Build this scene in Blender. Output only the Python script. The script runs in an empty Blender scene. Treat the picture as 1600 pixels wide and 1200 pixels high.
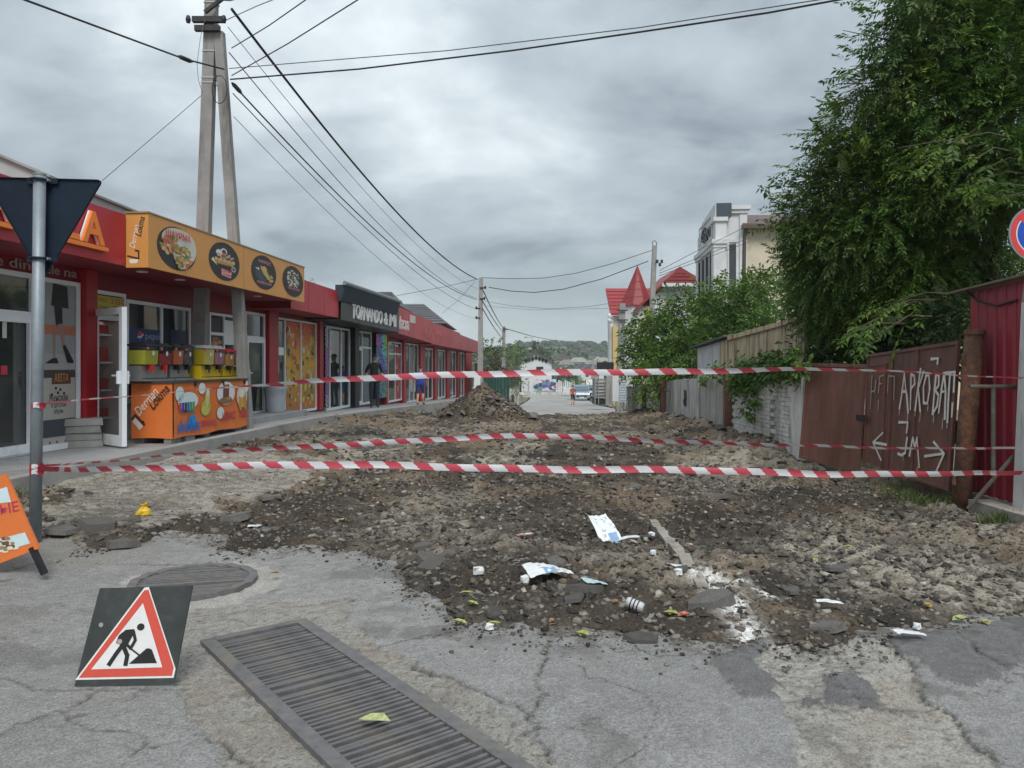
import bpy, math, random
import numpy as np
from mathutils import Matrix, Vector
random.seed(7); np.random.seed(7)
R = math.radians
scene = bpy.context.scene
COL = scene.collection
# ------------------------------------------------------------------ camera
F, CX, CY0, H = 1200.0, 800.0, 570.0, 1.65      # focal length and horizon measured on the photograph, eye height in metres
cd = bpy.data.cameras.new('camera'); cam = bpy.data.objects.new('camera', cd); COL.objects.link(cam)
cam.location = (0, 0, H); cam.rotation_euler = (R(90), 0, 0)
cd.sensor_width = 36; cd.lens = 27; cd.shift_y = -30/1600; cd.clip_start = 0.05; cd.clip_end = 6000
scene.camera = cam
# ------------------------------------------------------------------ world: overcast sky
SUN_AZ, SUN_EL = R(170), R(50)
w = bpy.data.worlds.new('World'); scene.world = w; w.use_nodes = True
nt = w.node_tree; nt.nodes.clear(); N = nt.nodes.new; L = nt.links.new
def math_n(op, a, b=None, c=None):
    m = N('ShaderNodeMath'); m.operation = op
    for i, q in enumerate((a, b, c)):
        if q is None: continue
        if hasattr(q, 'links') or hasattr(q, 'is_linked'): L(q, m.inputs[i])
        else: m.inputs[i].default_value = q
    return m.outputs[0]
tc = N('ShaderNodeTexCoord'); nv_ = N('ShaderNodeVectorMath'); nv_.operation = 'NORMALIZE'; L(tc.outputs['Generated'], nv_.inputs[0])
sp = N('ShaderNodeSeparateXYZ'); L(nv_.outputs[0], sp.inputs[0])
zc = math_n('MAXIMUM', sp.outputs[2], 0.0)
den = math_n('ADD', zc, 0.26)
cx_ = math_n('DIVIDE', sp.outputs[0], den); cy_ = math_n('DIVIDE', sp.outputs[1], den)
cb = N('ShaderNodeCombineXYZ'); L(cx_, cb.inputs[0]); L(cy_, cb.inputs[1]); cb.inputs[2].default_value = 3.1
def noise_w(scale, detail, rough, dist):
    n = N('ShaderNodeTexNoise'); n.inputs['Scale'].default_value = scale; n.inputs['Detail'].default_value = detail
    n.inputs['Roughness'].default_value = rough; n.inputs['Distortion'].default_value = dist
    L(cb.outputs[0], n.inputs['Vector']); return n.outputs['Fac']
n1 = noise_w(0.95, 9, 0.52, 0.2); n2 = noise_w(2.6, 8, 0.55, 0.3)
nn = math_n('ADD', math_n('MULTIPLY', n1, 0.68), math_n('MULTIPLY', n2, 0.32))
rp = N('ShaderNodeValToRGB'); L(nn, rp.inputs[0])
e = rp.color_ramp.elements
e[0].position = 0.41; e[0].color = (.155, .182, .206, 1)
e[1].position = 0.65; e[1].color = (.53, .57, .585, 1)
q = e.new(0.47); q.color = (.240, .276, .300, 1)
q = e.new(0.54); q.color = (.325, .365, .388, 1)
hz = N('ShaderNodeMix'); hz.data_type = 'RGBA'        # the far cloud deck evens out towards the horizon
mr = N('ShaderNodeMapRange'); L(zc, mr.inputs[0]); mr.inputs[1].default_value = 0.0; mr.inputs[2].default_value = 0.16
mr.inputs[3].default_value = 0.75; mr.inputs[4].default_value = 0.0; L(mr.outputs[0], hz.inputs[0])
L(rp.outputs[0], hz.inputs[6]); hz.inputs[7].default_value = (.45, .52, .53, 1)
grad = math_n('MULTIPLY', math_n('ADD', math_n('MULTIPLY', zc, 1.15), 1.0), 0.83)   # overcast luminance rises to the zenith
vm = N('ShaderNodeVectorMath'); vm.operation = 'SCALE'; L(hz.outputs[2], vm.inputs[0]); L(math_n('MULTIPLY', grad, 10.0), vm.inputs[3])
sky = N('ShaderNodeTexSky'); sky.sky_type = 'NISHITA'; sky.sun_disc = False; sky.sun_elevation = SUN_EL; sky.sun_rotation = SUN_AZ
mx = N('ShaderNodeMix'); mx.data_type = 'RGBA'; mx.inputs[0].default_value = 0.92
L(sky.outputs[0], mx.inputs[6]); L(vm.outputs[0], mx.inputs[7])
bg = N('ShaderNodeBackground'); bg.inputs[1].default_value = 0.1; L(mx.outputs[2], bg.inputs[0])
wo = N('ShaderNodeOutputWorld'); L(bg.outputs[0], wo.inputs[0])
# ------------------------------------------------------------------ sun behind cloud
sl = bpy.data.lights.new('sun', 'SUN'); sl.energy = 1.5; sl.angle = R(25); sl.color = (1.0, .965, .91)
so = bpy.data.objects.new('sun', sl); COL.objects.link(so)
sd = Vector((math.sin(SUN_AZ)*math.cos(SUN_EL), math.cos(SUN_AZ)*math.cos(SUN_EL), math.sin(SUN_EL)))
so.rotation_euler = (-sd).to_track_quat('-Z', 'Y').to_euler(); so.location = (0, 0, 60)
vs = scene.view_settings; vs.view_transform = 'Standard'; vs.look = 'None'; vs.gamma = 1; vs.exposure = 0.75; vs.use_curve_mapping = False
scene.render.engine = 'CYCLES'

# ------------------------------------------------------------------ helpers: places
def P(x, y, Y): return np.array(((x-CX)/F*Y, Y, H-(y-CY0)/F*Y))
def GP(x, y, z=0.0):
    Y = (H-z)*F/(y-CY0); return np.array(((x-CX)/F*Y, Y, z))
U = np.array((.0886, .9961)); NV = np.array((.9961, -.0886)); B0 = np.array((-7.6, 0.0))   # shop row: direction, outward normal, origin
FS = np.eye(4); FS[:2, 0] = U; FS[:2, 1] = -NV; FS[:2, 3] = B0
def S(px, n=0.0):
    t = (px-CX)/F; return (-7.6+.9961*n+t*.0886*n)/(.9961*t-.0886)
def SW(s, n, z): p = B0+U*s+NV*n; return np.array((p[0], p[1], z))
def ZF(px, py, n=0.0):
    s = S(px, n); Y = .9961*s-.0886*n; return H-(py-CY0)/F*Y
def sstep(a, b, x):
    t = np.clip((np.asarray(x, float)-a)/(b-a), 0, 1); return t*t*(3-2*t)
def zlong(Y): return np.interp(Y, [0, 20, 28, 66, 85, 110, 200], [0, 0, -.2, -1.8, -2.3, -2.5, -2.6])
def zbase(X, Y): return zlong(Y)+.2*sstep(2.4, 4.6, -np.asarray(X, float))*(1-.6*sstep(24, 36, Y))
def zter(s): return .42-.026*max(0, s-18)
_tab = np.random.RandomState(3).rand(257, 257)
def vnoise(x, y):
    x = np.asarray(x, float); y = np.asarray(y, float)
    xi = np.floor(x).astype(int); yi = np.floor(y).astype(int); fx = x-xi; fy = y-yi
    fx = fx*fx*(3-2*fx); fy = fy*fy*(3-2*fy); xi &= 255; yi &= 255
    a = _tab[xi, yi]; b = _tab[xi+1, yi]; c = _tab[xi, yi+1]; d = _tab[xi+1, yi+1]
    return (a*(1-fx)+b*fx)*(1-fy)+(c*(1-fx)+d*fx)*fy
def fbm(x, y, o=4, g=.5):
    r = 0; a = 1; t = 0
    for i in range(o):
        r = r+a*vnoise(x*2**i+17.3*i, y*2**i+5.1*i); t += a; a *= g
    return r/t
# ------------------------------------------------------------------ helpers: materials
MATS = {}
def mat(name, col, rough=.7, var=.18, scale=6.0, bump=0.0, bscale=60.0, metal=0.0, spec=.5, dirt=None, damt=0.5, dscale=1.5, attr=False, trans=0.0, obrand=0.0, alpha=1.0, emit=0.0, world=False, coat=0.0, streak=False):
    if name in MATS: return MATS[name]
    m = bpy.data.materials.new(name); m.use_nodes = True; t = m.node_tree; n = t.nodes; l = t.links.new
    b = n['Principled BSDF']; b.inputs['Roughness'].default_value = rough; b.inputs['Metallic'].default_value = metal
    b.inputs['Specular IOR Level'].default_value = spec; b.inputs['Coat Weight'].default_value = coat
    if world: co = n.new('ShaderNodeNewGeometry').outputs['Position']
    else: co = n.new('ShaderNodeTexCoord').outputs['Object']
    if attr:
        at = n.new('ShaderNodeAttribute'); at.attribute_name = 'Col'; src = at.outputs['Color']
    else:
        rgb = n.new('ShaderNodeRGB'); rgb.outputs[0].default_value = (*col, 1); src = rgb.outputs[0]
    def nz(sc, det=5, ro=.6, st=False):
        k = n.new('ShaderNodeTexNoise'); k.inputs['Scale'].default_value = sc; k.inputs['Detail'].default_value = det; k.inputs['Roughness'].default_value = ro
        if st:
            mp = n.new('ShaderNodeMapping'); mp.inputs['Scale'].default_value = (2.2, 2.2, .28); l(co, mp.inputs[0]); l(mp.outputs[0], k.inputs['Vector'])
        else: l(co, k.inputs['Vector'])
        return k.outputs['Fac']
    if var > 0:
        mrr = n.new('ShaderNodeMapRange'); l(nz(scale), mrr.inputs[0]); mrr.inputs[1].default_value = .3; mrr.inputs[2].default_value = .7
        mrr.inputs[3].default_value = 1-var; mrr.inputs[4].default_value = 1+var
        sc_ = n.new('ShaderNodeVectorMath'); sc_.operation = 'SCALE'; l(src, sc_.inputs[0]); l(mrr.outputs[0], sc_.inputs[3]); src = sc_.outputs[0]
    if obrand > 0:
        oi = n.new('ShaderNodeObjectInfo'); mrr = n.new('ShaderNodeMapRange'); l(oi.outputs['Random'], mrr.inputs[0])
        mrr.inputs[3].default_value = 1-obrand; mrr.inputs[4].default_value = 1+obrand
        sc_ = n.new('ShaderNodeVectorMath'); sc_.operation = 'SCALE'; l(src, sc_.inputs[0]); l(mrr.outputs[0], sc_.inputs[3]); src = sc_.outputs[0]
    if dirt is not None:
        mrr = n.new('ShaderNodeMapRange'); l(nz(dscale, 8, .68, streak), mrr.inputs[0]); mrr.inputs[1].default_value = .62-.25*damt; mrr.inputs[2].default_value = .78-.2*damt
        mi = n.new('ShaderNodeMix'); mi.data_type = 'RGBA'; l(mrr.outputs[0], mi.inputs[0]); l(src, mi.inputs[6]); mi.inputs[7].default_value = (*dirt, 1); src = mi.outputs[2]
    l(src, b.inputs['Base Color'])
    if emit > 0: l(src, b.inputs['Emission Color']); b.inputs['Emission Strength'].default_value = emit
    if bump > 0:
        bp = n.new('ShaderNodeBump'); bp.inputs['Strength'].default_value = bump; bp.inputs['Distance'].default_value = .02; l(nz(bscale, 6, .65), bp.inputs['Height']); l(bp.outputs[0], b.inputs['Normal'])
    if trans > 0:
        tr = n.new('ShaderNodeBsdfTranslucent'); l(src, tr.inputs[0]); ms = n.new('ShaderNodeMixShader'); ms.inputs[0].default_value = trans
        l(b.outputs[0], ms.inputs[1]); l(tr.outputs[0], ms.inputs[2]); l(ms.outputs[0], n['Material Output'].inputs[0])
    if alpha < 1:
        tr = n.new('ShaderNodeBsdfTransparent'); ms = n.new('ShaderNodeMixShader'); ms.inputs[0].default_value = alpha
        l(tr.outputs[0], ms.inputs[1]); l(b.outputs[0], ms.inputs[2]); l(ms.outputs[0], n['Material Output'].inputs[0])
    MATS[name] = m; return m
M = {}
M['white_upvc'] = mat('white_upvc', (.78, .82, .86), .35, .05, 3, dirt=(.45, .45, .43), damt=.15)
M['glass'] = mat('shop_glass', (.035, .042, .045), .04, .3, .8, spec=.8)
M['clear_glass'] = mat('clear_glass', (.05, .07, .08), .03, .0, alpha=.16, spec=.8)
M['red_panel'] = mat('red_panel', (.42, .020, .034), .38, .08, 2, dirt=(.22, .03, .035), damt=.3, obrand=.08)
M['red_frame'] = mat('red_paint', (.36, .014, .024), .45, .1, 3)
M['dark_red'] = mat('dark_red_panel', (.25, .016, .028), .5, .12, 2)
M['black_panel'] = mat('black_panel', (.022, .025, .03), .4, .15, 3)
M['awning'] = mat('awning_fabric', (.03, .045, .06), .8, .15, 8)
M['orange_panel'] = mat('orange_panel', (.62, .29, .075), .45, .05, 2, dirt=(.50, .24, .07), damt=.2)
M['banner'] = mat('orange_banner', (.68, .17, .035), .5, .08, 3, bump=.35, bscale=5, dirt=(.5, .15, .05), damt=.25)
M['print'] = mat('print', (1, 1, 1), .5, .06, 25, attr=True)
M['white_letter'] = mat('white_letter', (.78, .79, .80), .4, .05)
M['orange_letter'] = mat('orange_letter', (.85, .22, .03), .4, .05)
M['concrete'] = mat('concrete', (.33, .325, .31), .85, .18, 3, .5, 50, dirt=(.22, .21, .19), damt=.45)
M['concrete_pole'] = mat('concrete_pole', (.30, .295, .285), .85, .14, 4, .5, 40, dirt=(.16, .15, .14), damt=.5, dscale=2.2, streak=True)
M['terrace'] = mat('terrace_concrete', (.30, .305, .31), .8, .12, 2.5, .35, 60, dirt=(.20, .195, .18), damt=.5, dscale=1.1, world=True)
M['paving_slab'] = mat('paving_slab', (.25, .25, .24), .9, .2, 6, .6, 70, obrand=.15)
M['galvanised'] = mat('galvanised_steel', (.24, .28, .31), .5, .12, 10, metal=.25, dirt=(.17, .20, .22), damt=.4)
M['sign_back'] = mat('sign_back', (.008, .018, .034), .6, .2, 3, spec=.25)
M['dark_metal'] = mat('dark_metal', (.05, .05, .052), .5, .2, 8, metal=.5)
M['cable'] = mat('cable', (.018, .018, .02), .6, .1)
M['thin_wire'] = mat('thin_wire', (.10, .11, .12), .5, .1)
M['iron'] = mat('cast_iron', (.165, .163, .165), .6, .25, 14, .3, 120, metal=.3, dirt=(.22, .19, .155), damt=.55, dscale=5)
M['pit'] = mat('pit_dark', (.03, .028, .025), .95, .3, 10)
M['rust'] = mat('rusty_steel', (.17, .075, .04), .88, .45, 14, .9, 60, dirt=(.075, .045, .035), damt=.75, dscale=9, obrand=.05)
M['gate_brown'] = mat('brown_gate_paint', (.185, .085, .064), .45, .14, 3, .2, 12, dirt=(.115, .052, .038), damt=.6, dscale=1.6, streak=True)
M['corrugated_red'] = mat('corrugated_red', (.30, .026, .042), .42, .1, 2, dirt=(.20, .035, .045), damt=.4, streak=True)
M['graffiti'] = mat('graffiti_paint', (.72, .68, .62), .7, .12, 20)
M['limewash'] = mat('limewash', (.66, .66, .63), .9, .12, 4, .5, 40, dirt=(.27, .26, .22), damt=.5, dscale=2.0, obrand=.08, world=True, streak=True)
M['mortar'] = mat('mortar', (.46, .45, .42), .95, .25, 10, .6, 60, world=True)
M['old_brick'] = mat('old_brick', (.36, .20, .12), .95, .25, 10, .5, 60, obrand=.25)
M['fence_slab'] = mat('fence_slab', (.48, .47, .44), .9, .15, 3, .45, 40, dirt=(.17, .165, .14), damt=.6, dscale=2.0, obrand=.18, streak=True)
M['post_brown'] = mat('post_brown', (.11, .045, .035), .7, .2, 5)
M['bark'] = mat('bark', (.10, .08, .06), .95, .3, 12, .8, 40)
M['leaf'] = mat('leaf', (1, 1, 1), .5, .0, attr=True, trans=.3, spec=.35)
M['asphalt'] = mat('asphalt', (1, 1, 1), .85, .42, 95, .8, 160, attr=True, world=True, spec=.35)
M['dirt'] = mat('dirt', (1, 1, 1), .95, .5, 45, 1.0, 90, attr=True, world=True, spec=.2)
M['stone'] = mat('rubble_stone', (1, 1, 1), .92, .22, 40, .6, 90, attr=True, world=True, spec=.25)
M['asphalt_chunk'] = mat('asphalt_chunk', (.14, .135, .128), .92, .3, 30, .8, 80, dirt=(.15, .125, .10), damt=.55, dscale=6, obrand=.4)
M['paper'] = mat('paper', (.72, .74, .74), .8, .06, 20, attr=False)
M['road_far'] = mat('old_concrete_road', (.33, .325, .31), .9, .16, .5, .2, 10, dirt=(.22, .21, .2), damt=.5, dscale=.35, world=True)
M['soil'] = mat('soil_verge', (.16, .14, .10), .95, .4, 3, .5, 20, dirt=(.08, .12, .04), damt=.6, dscale=.8, world=True)
M['hill'] = mat('hill_grass', (.13, .17, .085), .95, .3, .02, dirt=(.20, .20, .12), damt=.6, dscale=.012, world=True)
M['white_wall'] = mat('white_wall', (.62, .635, .65), .8, .05, 1, dirt=(.5, .5, .5), damt=.3)
M['cream_wall'] = mat('cream_wall', (.58, .52, .40), .85, .06, 1, dirt=(.46, .42, .33), damt=.3)
M['yellow_wall'] = mat('yellow_wall', (.58, .44, .20), .85, .08, 1)
M['red_roof'] = mat('red_roof_tile', (.27, .035, .038), .55, .12, 1.5, obrand=.1)
M['grey_roof'] = mat('grey_roof', (.11, .115, .125), .7, .15, 1.5)
M['brown_roof'] = mat('brown_roof_tile', (.13, .09, .085), .7, .2, 2)
M['plate_blue'] = mat('parapet_cladding', (.045, .065, .09), .45, .1, 1)
M['black_plain'] = mat('black_plain', (.014, .014, .016), .5, .1)
# ------------------------------------------------------------------ helpers: meshes and objects
class MB:
    def __init__(s, T=None): s.v = []; s.f = []; s.c = []; s.T = T
    def add(s, vs, fs, col=None, T=None):
        vs = np.asarray(vs, float).reshape(-1, 3); T = s.T if T is None else T
        if T is not None: vs = vs@T[:3, :3].T+T[:3, 3]
        o = len(s.v); s.v.extend(vs.tolist())
        for f in fs: s.f.append(tuple(i+o for i in f)); s.c.append(col)
        return s
    def box(s, x0, x1, y0, y1, z0, z1, col=None):
        return s.add([(x0,y0,z0),(x1,y0,z0),(x1,y1,z0),(x0,y1,z0),(x0,y0,z1),(x1,y0,z1),(x1,y1,z1),(x0,y1,z1)],
                     [(0,3,2,1),(4,5,6,7),(0,1,5,4),(1,2,6,5),(2,3,7,6),(3,0,4,7)], col)
    def hexa(s, b4, t4, col=None):
        return s.add(list(b4)+list(t4), [(0,3,2,1),(4,5,6,7),(0,1,5,4),(1,2,6,5),(2,3,7,6),(3,0,4,7)], col)
    def bar(s, a, b, wx, wy=None, wx2=None, wy2=None, up=(0,0,1), col=None):
        a = np.array(a, float); b = np.array(b, float); d = b-a; d /= np.linalg.norm(d); up = np.array(up, float)
        if abs(d@up) > .98: up = np.array((0., 1., 0.))
        x = np.cross(d, up); x /= np.linalg.norm(x); y = np.cross(x, d); wy = wy or wx; wx2 = wx2 or wx; wy2 = wy2 or wy
        q = lambda p, u, v: [p-x*u-y*v, p+x*u-y*v, p+x*u+y*v, p-x*u+y*v]
        return s.hexa(q(a, wx/2, wy/2), q(b, wx2/2, wy2/2), col)
    def tube(s, pts, r, n=8, cap=True, col=None):
        pts = [np.array(p, float) for p in pts]; k = len(pts); rr = r if hasattr(r, '__len__') else [r]*k
        vs = []; up = np.array((.13, .21, .97))
        for i, p in enumerate(pts):
            d = pts[min(i+1, k-1)]-pts[max(i-1, 0)]; d /= (np.linalg.norm(d)+1e-9)
            x = np.cross(d, up); ln = np.linalg.norm(x)
            if ln < .1: x = np.cross(d, (1., 0, 0)); ln = np.linalg.norm(x)
            x /= ln; y = np.cross(d, x)
            for j in range(n):
                a = 2*math.pi*j/n; vs.append(p+(x*math.cos(a)+y*math.sin(a))*rr[i])
        fs = [(i*n+j, i*n+(j+1) % n, (i+1)*n+(j+1) % n, (i+1)*n+j) for i in range(k-1) for j in range(n)]
        if cap: fs += [tuple(range(n-1, -1, -1)), tuple((k-1)*n+j for j in range(n))]
        return s.add(vs, fs, col)
    def prism(s, poly, y0, y1, col=None):           # polygon in x,z (counter-clockwise seen from -y) pushed along y
        n = len(poly); vs = [(p[0], y0, p[1]) for p in poly]+[(p[0], y1, p[1]) for p in poly]
        return s.add(vs, [tuple(range(n)), tuple(range(2*n-1, n-1, -1))]+[(i, n+i, n+(i+1) % n, (i+1) % n) for i in range(n)], col)
    def slab(s, poly, z0, z1, col=None):            # polygon in x,y pushed along z
        n = len(poly); vs = [(p[0], p[1], z0) for p in poly]+[(p[0], p[1], z1) for p in poly]
        return s.add(vs, [tuple(range(n-1, -1, -1)), tuple(range(n, 2*n))]+[(i, (i+1) % n, n+(i+1) % n, n+i) for i in range(n)], col)
    def ell(s, cx, cz, rx, rz, y, col, n=20, rot=0, wob=0.0):
        pts = []
        for j in range(n):
            a = 2*math.pi*j/n; k = 1+wob*(random.random()-.5); u = rx*math.cos(a)*k; v = rz*math.sin(a)*k
            pts.append((cx+u*math.cos(rot)-v*math.sin(rot), y, cz+u*math.sin(rot)+v*math.cos(rot)))
        return s.add(pts, [tuple(range(n))], col)
    def poly(s, pts, y, col): return s.add([(p[0], y, p[1]) for p in pts], [tuple(range(len(pts)))], col)
    def stroke(s, pts, wd, y, col=None, depth=.003):  # a painted stroke in x,z
        for a, b in zip(pts[:-1], pts[1:]):
            a = np.array(a, float); b = np.array(b, float); d = b-a; ln = np.linalg.norm(d)+1e-9; d /= ln; q = np.array((-d[1], d[0]))*wd/2
            a = a-d*wd*.3; b = b+d*wd*.3
            s.add([(a[0]+q[0], y, a[1]+q[1]), (a[0]-q[0], y, a[1]-q[1]), (b[0]-q[0], y-.0004, b[1]-q[1]), (b[0]+q[0], y-.0004, b[1]+q[1])], [(0, 1, 2, 3)], col)
            y -= .0005
        return s
    def text(s, st, x, z, size, y=0.0, ext=.004, col=None, align='LEFT', shear=0.0, sx=1.0, rot=0.0, bold=0.0, width=None):
        vs, fs = text_geo(st, ext, shear, bold, align); vs = vs.copy()
        if width is not None: sx = width/((vs[:, 0].max()-vs[:, 0].min())*size)
        vx = vs[:, 0]*size*sx; vz = vs[:, 1]*size; vy = -vs[:, 2]
        c, k = math.cos(rot), math.sin(rot)
        return s.add(np.stack([x+vx*c-vz*k, y+vy, z+vx*k+vz*c], 1), fs, col)
_tg = {}
def text_geo(st, ext, shear, bold, align):
    key = (st, ext, shear, bold, align)
    if key in _tg: return _tg[key]
    cu = bpy.data.curves.new('t', 'FONT'); cu.body = st; cu.size = 1; cu.extrude = ext; cu.shear = shear; cu.offset = bold; cu.align_x = align; cu.resolution_u = 3
    ob = bpy.data.objects.new('t', cu); COL.objects.link(ob)
    dg = bpy.context.evaluated_depsgraph_get(); me = bpy.data.meshes.new_from_object(ob.evaluated_get(dg))
    vs = np.array([v.co[:] for v in me.vertices]).reshape(-1, 3); fs = [tuple(p.vertices) for p in me.polygons]
    bpy.data.objects.remove(ob); bpy.data.curves.remove(cu); bpy.data.meshes.remove(me)
    _tg[key] = (vs, fs); return _tg[key]
ORG = {}
def props(o, label=None, cat=None, group=None, kind=None):
    if label: o['label'] = label
    if cat: o['category'] = cat
    if group: o['group'] = group
    if kind: o['kind'] = kind
    return o
def thing(name, label, cat, loc, group=None):
    o = bpy.data.objects.new(name, None); COL.objects.link(o); o.empty_display_size = .2
    o.location = [float(q) for q in loc]; ORG[o.name] = np.array(loc, float)
    return props(o, label, cat, group)
def finish(me, name, m, parent, smooth, origin):
    if m is not None:
        for k in (m if isinstance(m, (list, tuple)) else [m]): me.materials.append(k)
    if smooth: me.polygons.foreach_set('use_smooth', [True]*len(me.polygons))
    o = bpy.data.objects.new(name, me); COL.objects.link(o)
    if parent is not None: o.parent = parent; ORG[o.name] = ORG[parent.name]+origin
    else: ORG[o.name] = np.array(origin, float)
    o.location = [float(q) for q in origin]
    return o
def build(mb, name, m, parent=None, smooth=False, label=None, cat=None, group=None, kind=None):
    v = np.array(mb.v, float)
    if parent is not None: v = v-ORG[parent.name]; org = np.zeros(3)
    else: org = np.array([(v[:, 0].min()+v[:, 0].max())/2, (v[:, 1].min()+v[:, 1].max())/2, v[:, 2].min()]); v = v-org
    me = bpy.data.meshes.new(name); me.from_pydata(v.tolist(), [], mb.f)
    if any(c is not None for c in mb.c):
        ca = me.color_attributes.new('Col', 'FLOAT_COLOR', 'CORNER'); arr = []
        for p, c in zip(me.polygons, mb.c): arr.extend([*(c or (1, 1, 1)), 1.0]*p.loop_total)
        ca.data.foreach_set('color', arr)
    return props(finish(me, name, m, parent, smooth, org), label, cat, group, kind)
def npmesh(name, V, Q, m, cols=None, parent=None, smooth=False, label=None, cat=None, group=None, kind=None):
    V = np.asarray(V, float); Q = np.asarray(Q, np.int32); k = Q.shape[1]
    org = np.zeros(3) if parent is not None else np.array([V[:, 0].mean(), V[:, 1].mean(), V[:, 2].min()])
    V = V-(ORG[parent.name] if parent is not None else org)
    me = bpy.data.meshes.new(name); me.vertices.add(len(V)); me.vertices.foreach_set('co', V.astype(np.float32).ravel())
    me.loops.add(Q.size); me.loops.foreach_set('vertex_index', Q.ravel()); me.polygons.add(len(Q)); me.polygons.foreach_set('loop_start', np.arange(0, Q.size, k, dtype=np.int32))
    me.update(calc_edges=True)
    if cols is not None:
        ca = me.color_attributes.new('Col', 'FLOAT_COLOR', 'POINT'); c4 = np.ones((len(V), 4), np.float32); c4[:, :3] = cols; ca.data.foreach_set('color', c4.ravel())
    return props(finish(me, name, m, parent, smooth, org), label, cat, group, kind)
def inst(me, name, parent, loc, rot=(0, 0, 0), scale=(1, 1, 1), **kw):
    o = bpy.data.objects.new(name, me); COL.objects.link(o); loc = np.array(loc, float)
    if parent is not None: o.parent = parent; ORG[o.name] = loc; loc = loc-ORG[parent.name]
    else: ORG[o.name] = loc
    o.location = [float(q) for q in loc]; o.rotation_euler = rot; o.scale = scale
    return props(o, **kw)
def mesh_of(mb, name, m):
    me = bpy.data.meshes.new(name); me.from_pydata(np.array(mb.v).tolist(), [], mb.f); me.materials.append(m); return me
def frame_T(origin, xdir, up=(0, 0, 1)):            # local x along xdir, z up, y = z cross x
    x = np.array(xdir, float); x /= np.linalg.norm(x); z = np.array(up, float); y = np.cross(z, x); y /= np.linalg.norm(y); z = np.cross(x, y)
    T = np.eye(4); T[:3, 0] = x; T[:3, 1] = y; T[:3, 2] = z; T[:3, 3] = origin; return T
# ================================================================== the setting: ground, road, dug-up dirt, hills
def grid(x0, x1, y0, y1, res):
    nx = int(round((x1-x0)/res))+1; ny = int(round((y1-y0)/res))+1
    X, Y = np.meshgrid(np.linspace(x0, x1, nx), np.linspace(y0, y1, ny)); i = np.arange(nx*ny).reshape(ny, nx)
    Q = np.stack([i[:-1, :-1], i[:-1, 1:], i[1:, 1:], i[1:, :-1]], -1).reshape(-1, 4)
    return X.ravel(), Y.ravel(), Q
def inpoly(X, Y, poly):
    r = np.zeros(X.shape, bool); n = len(poly)
    for i in range(n):
        x0, y0 = poly[i][:2]; x1, y1 = poly[(i+1) % n][:2]
        c = ((y0 > Y) != (y1 > Y)) & (X < (x1-x0)*(Y-y0)/(y1-y0+1e-12)+x0); r ^= c
    return r
def pdist(X, Y, pl):
    d = np.full(X.shape, 9.)
    for (x0, y0), (x1, y1) in zip(pl[:-1], pl[1:]):
        dx, dy = x1-x0, y1-y0; t = np.clip(((X-x0)*dx+(Y-y0)*dy)/(dx*dx+dy*dy+1e-12), 0, 1)
        d = np.minimum(d, np.hypot(X-x0-t*dx, Y-y0-t*dy))
    return d
G2 = lambda pts, z=0.0: [tuple(GP(x, y, z)[:2]) for x, y in pts]
lerp = lambda a, b, t: a*(1-t[:, None])+np.array(b)*t[:, None]
# trench grate rectangle and manhole circle (openings in the asphalt)
GO = np.array((-1.82, 4.57)); GW = np.array((.79, .613)); GL = np.array((.613, -.79)); GWID, GLEN = .60, 3.4
MH = np.array((-2.42, 5.85)); MR = .44
AGG = G2([(285, 945), (440, 935), (560, 938), (540, 975), (620, 1025), (760, 1095), (905, 1205), (1000, 1300), (330, 1300), (335, 1150), (270, 1060)])
CONC = G2([(1185, 1010), (1230, 1000), (1375, 1000), (1470, 1100), (1570, 1205), (1620, 1260), (1250, 1260), (1255, 1150), (1215, 1080)])
DARKP = [G2([(1268, 1052), (1335, 1046), (1388, 1092), (1380, 1108), (1305, 1095)]), G2([(1105, 1035), (1200, 995), (1182, 1030), (1222, 1088), (1165, 1092)]),
         G2([(1365, 1000), (1480, 985), (1640, 955), (1640, 1020), (1530, 1075), (1470, 1062)]), G2([(1250, 1085), (1285, 1083), (1285, 1095), (1255, 1096)])]
CR = [G2(c) for c in ([(-60, 1062), (0, 1066), (60, 1075), (125, 1078), (290, 1074)], [(150, 1080), (100, 1108), (30, 1130), (-10, 1165)], [(862, 1005), (850, 1075), (828, 1120), (868, 1185)],
      [(1380, 1000), (1478, 1108), (1560, 1190), (1640, 1215)], [(1215, 1050), (1300, 1053), (1340, 1044)], [(1250, 1095), (1330, 1105), (1470, 1105)], [(95, 950), (200, 978), (330, 955)], [(420, 945), (560, 935), (665, 930)],
      [(0, 925), (60, 905), (140, 895), (330, 880)], [(640, 1040), (700, 1060), (840, 1120)], [(1500, 985), (1560, 1040), (1640, 1050)], [(560, 1010), (640, 1000), (720, 985)], [(330, 1150), (400, 1200), (450, 1260)])]
BP = [GP(x, y) for x, y in ((-250, 880), (-40, 872), (60, 868), (160, 876), (235, 852), (280, 838), (340, 838), (372, 862), (480, 852), (560, 856), (615, 880), (640, 915), (688, 938), (700, 968), (760, 976), (850, 982), (1000, 990), (1130, 996), (1200, 1004), (1290, 997), (1400, 986), (1450, 988), (1520, 966), (1600, 950), (1750, 930))]
BPx = np.array([p[0] for p in BP]); BPy = np.array([p[1] for p in BP]); _o = np.argsort(BPx); BPx = BPx[_o]; BPy = BPy[_o]
def dirt_sd(X, Y):
    wx = (fbm(X*2.2+40, Y*2.2, 4)-.5)*.34; wy = (fbm(X*2.6, Y*2.6+31, 4)-.5)*.42
    return Y+wy-np.interp(X+wx, BPx, BPy)
def ztarmac(X, Y): return zbase(X, Y)+(fbm(X*.7+3, Y*.7, 3)-.5)*.03
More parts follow.
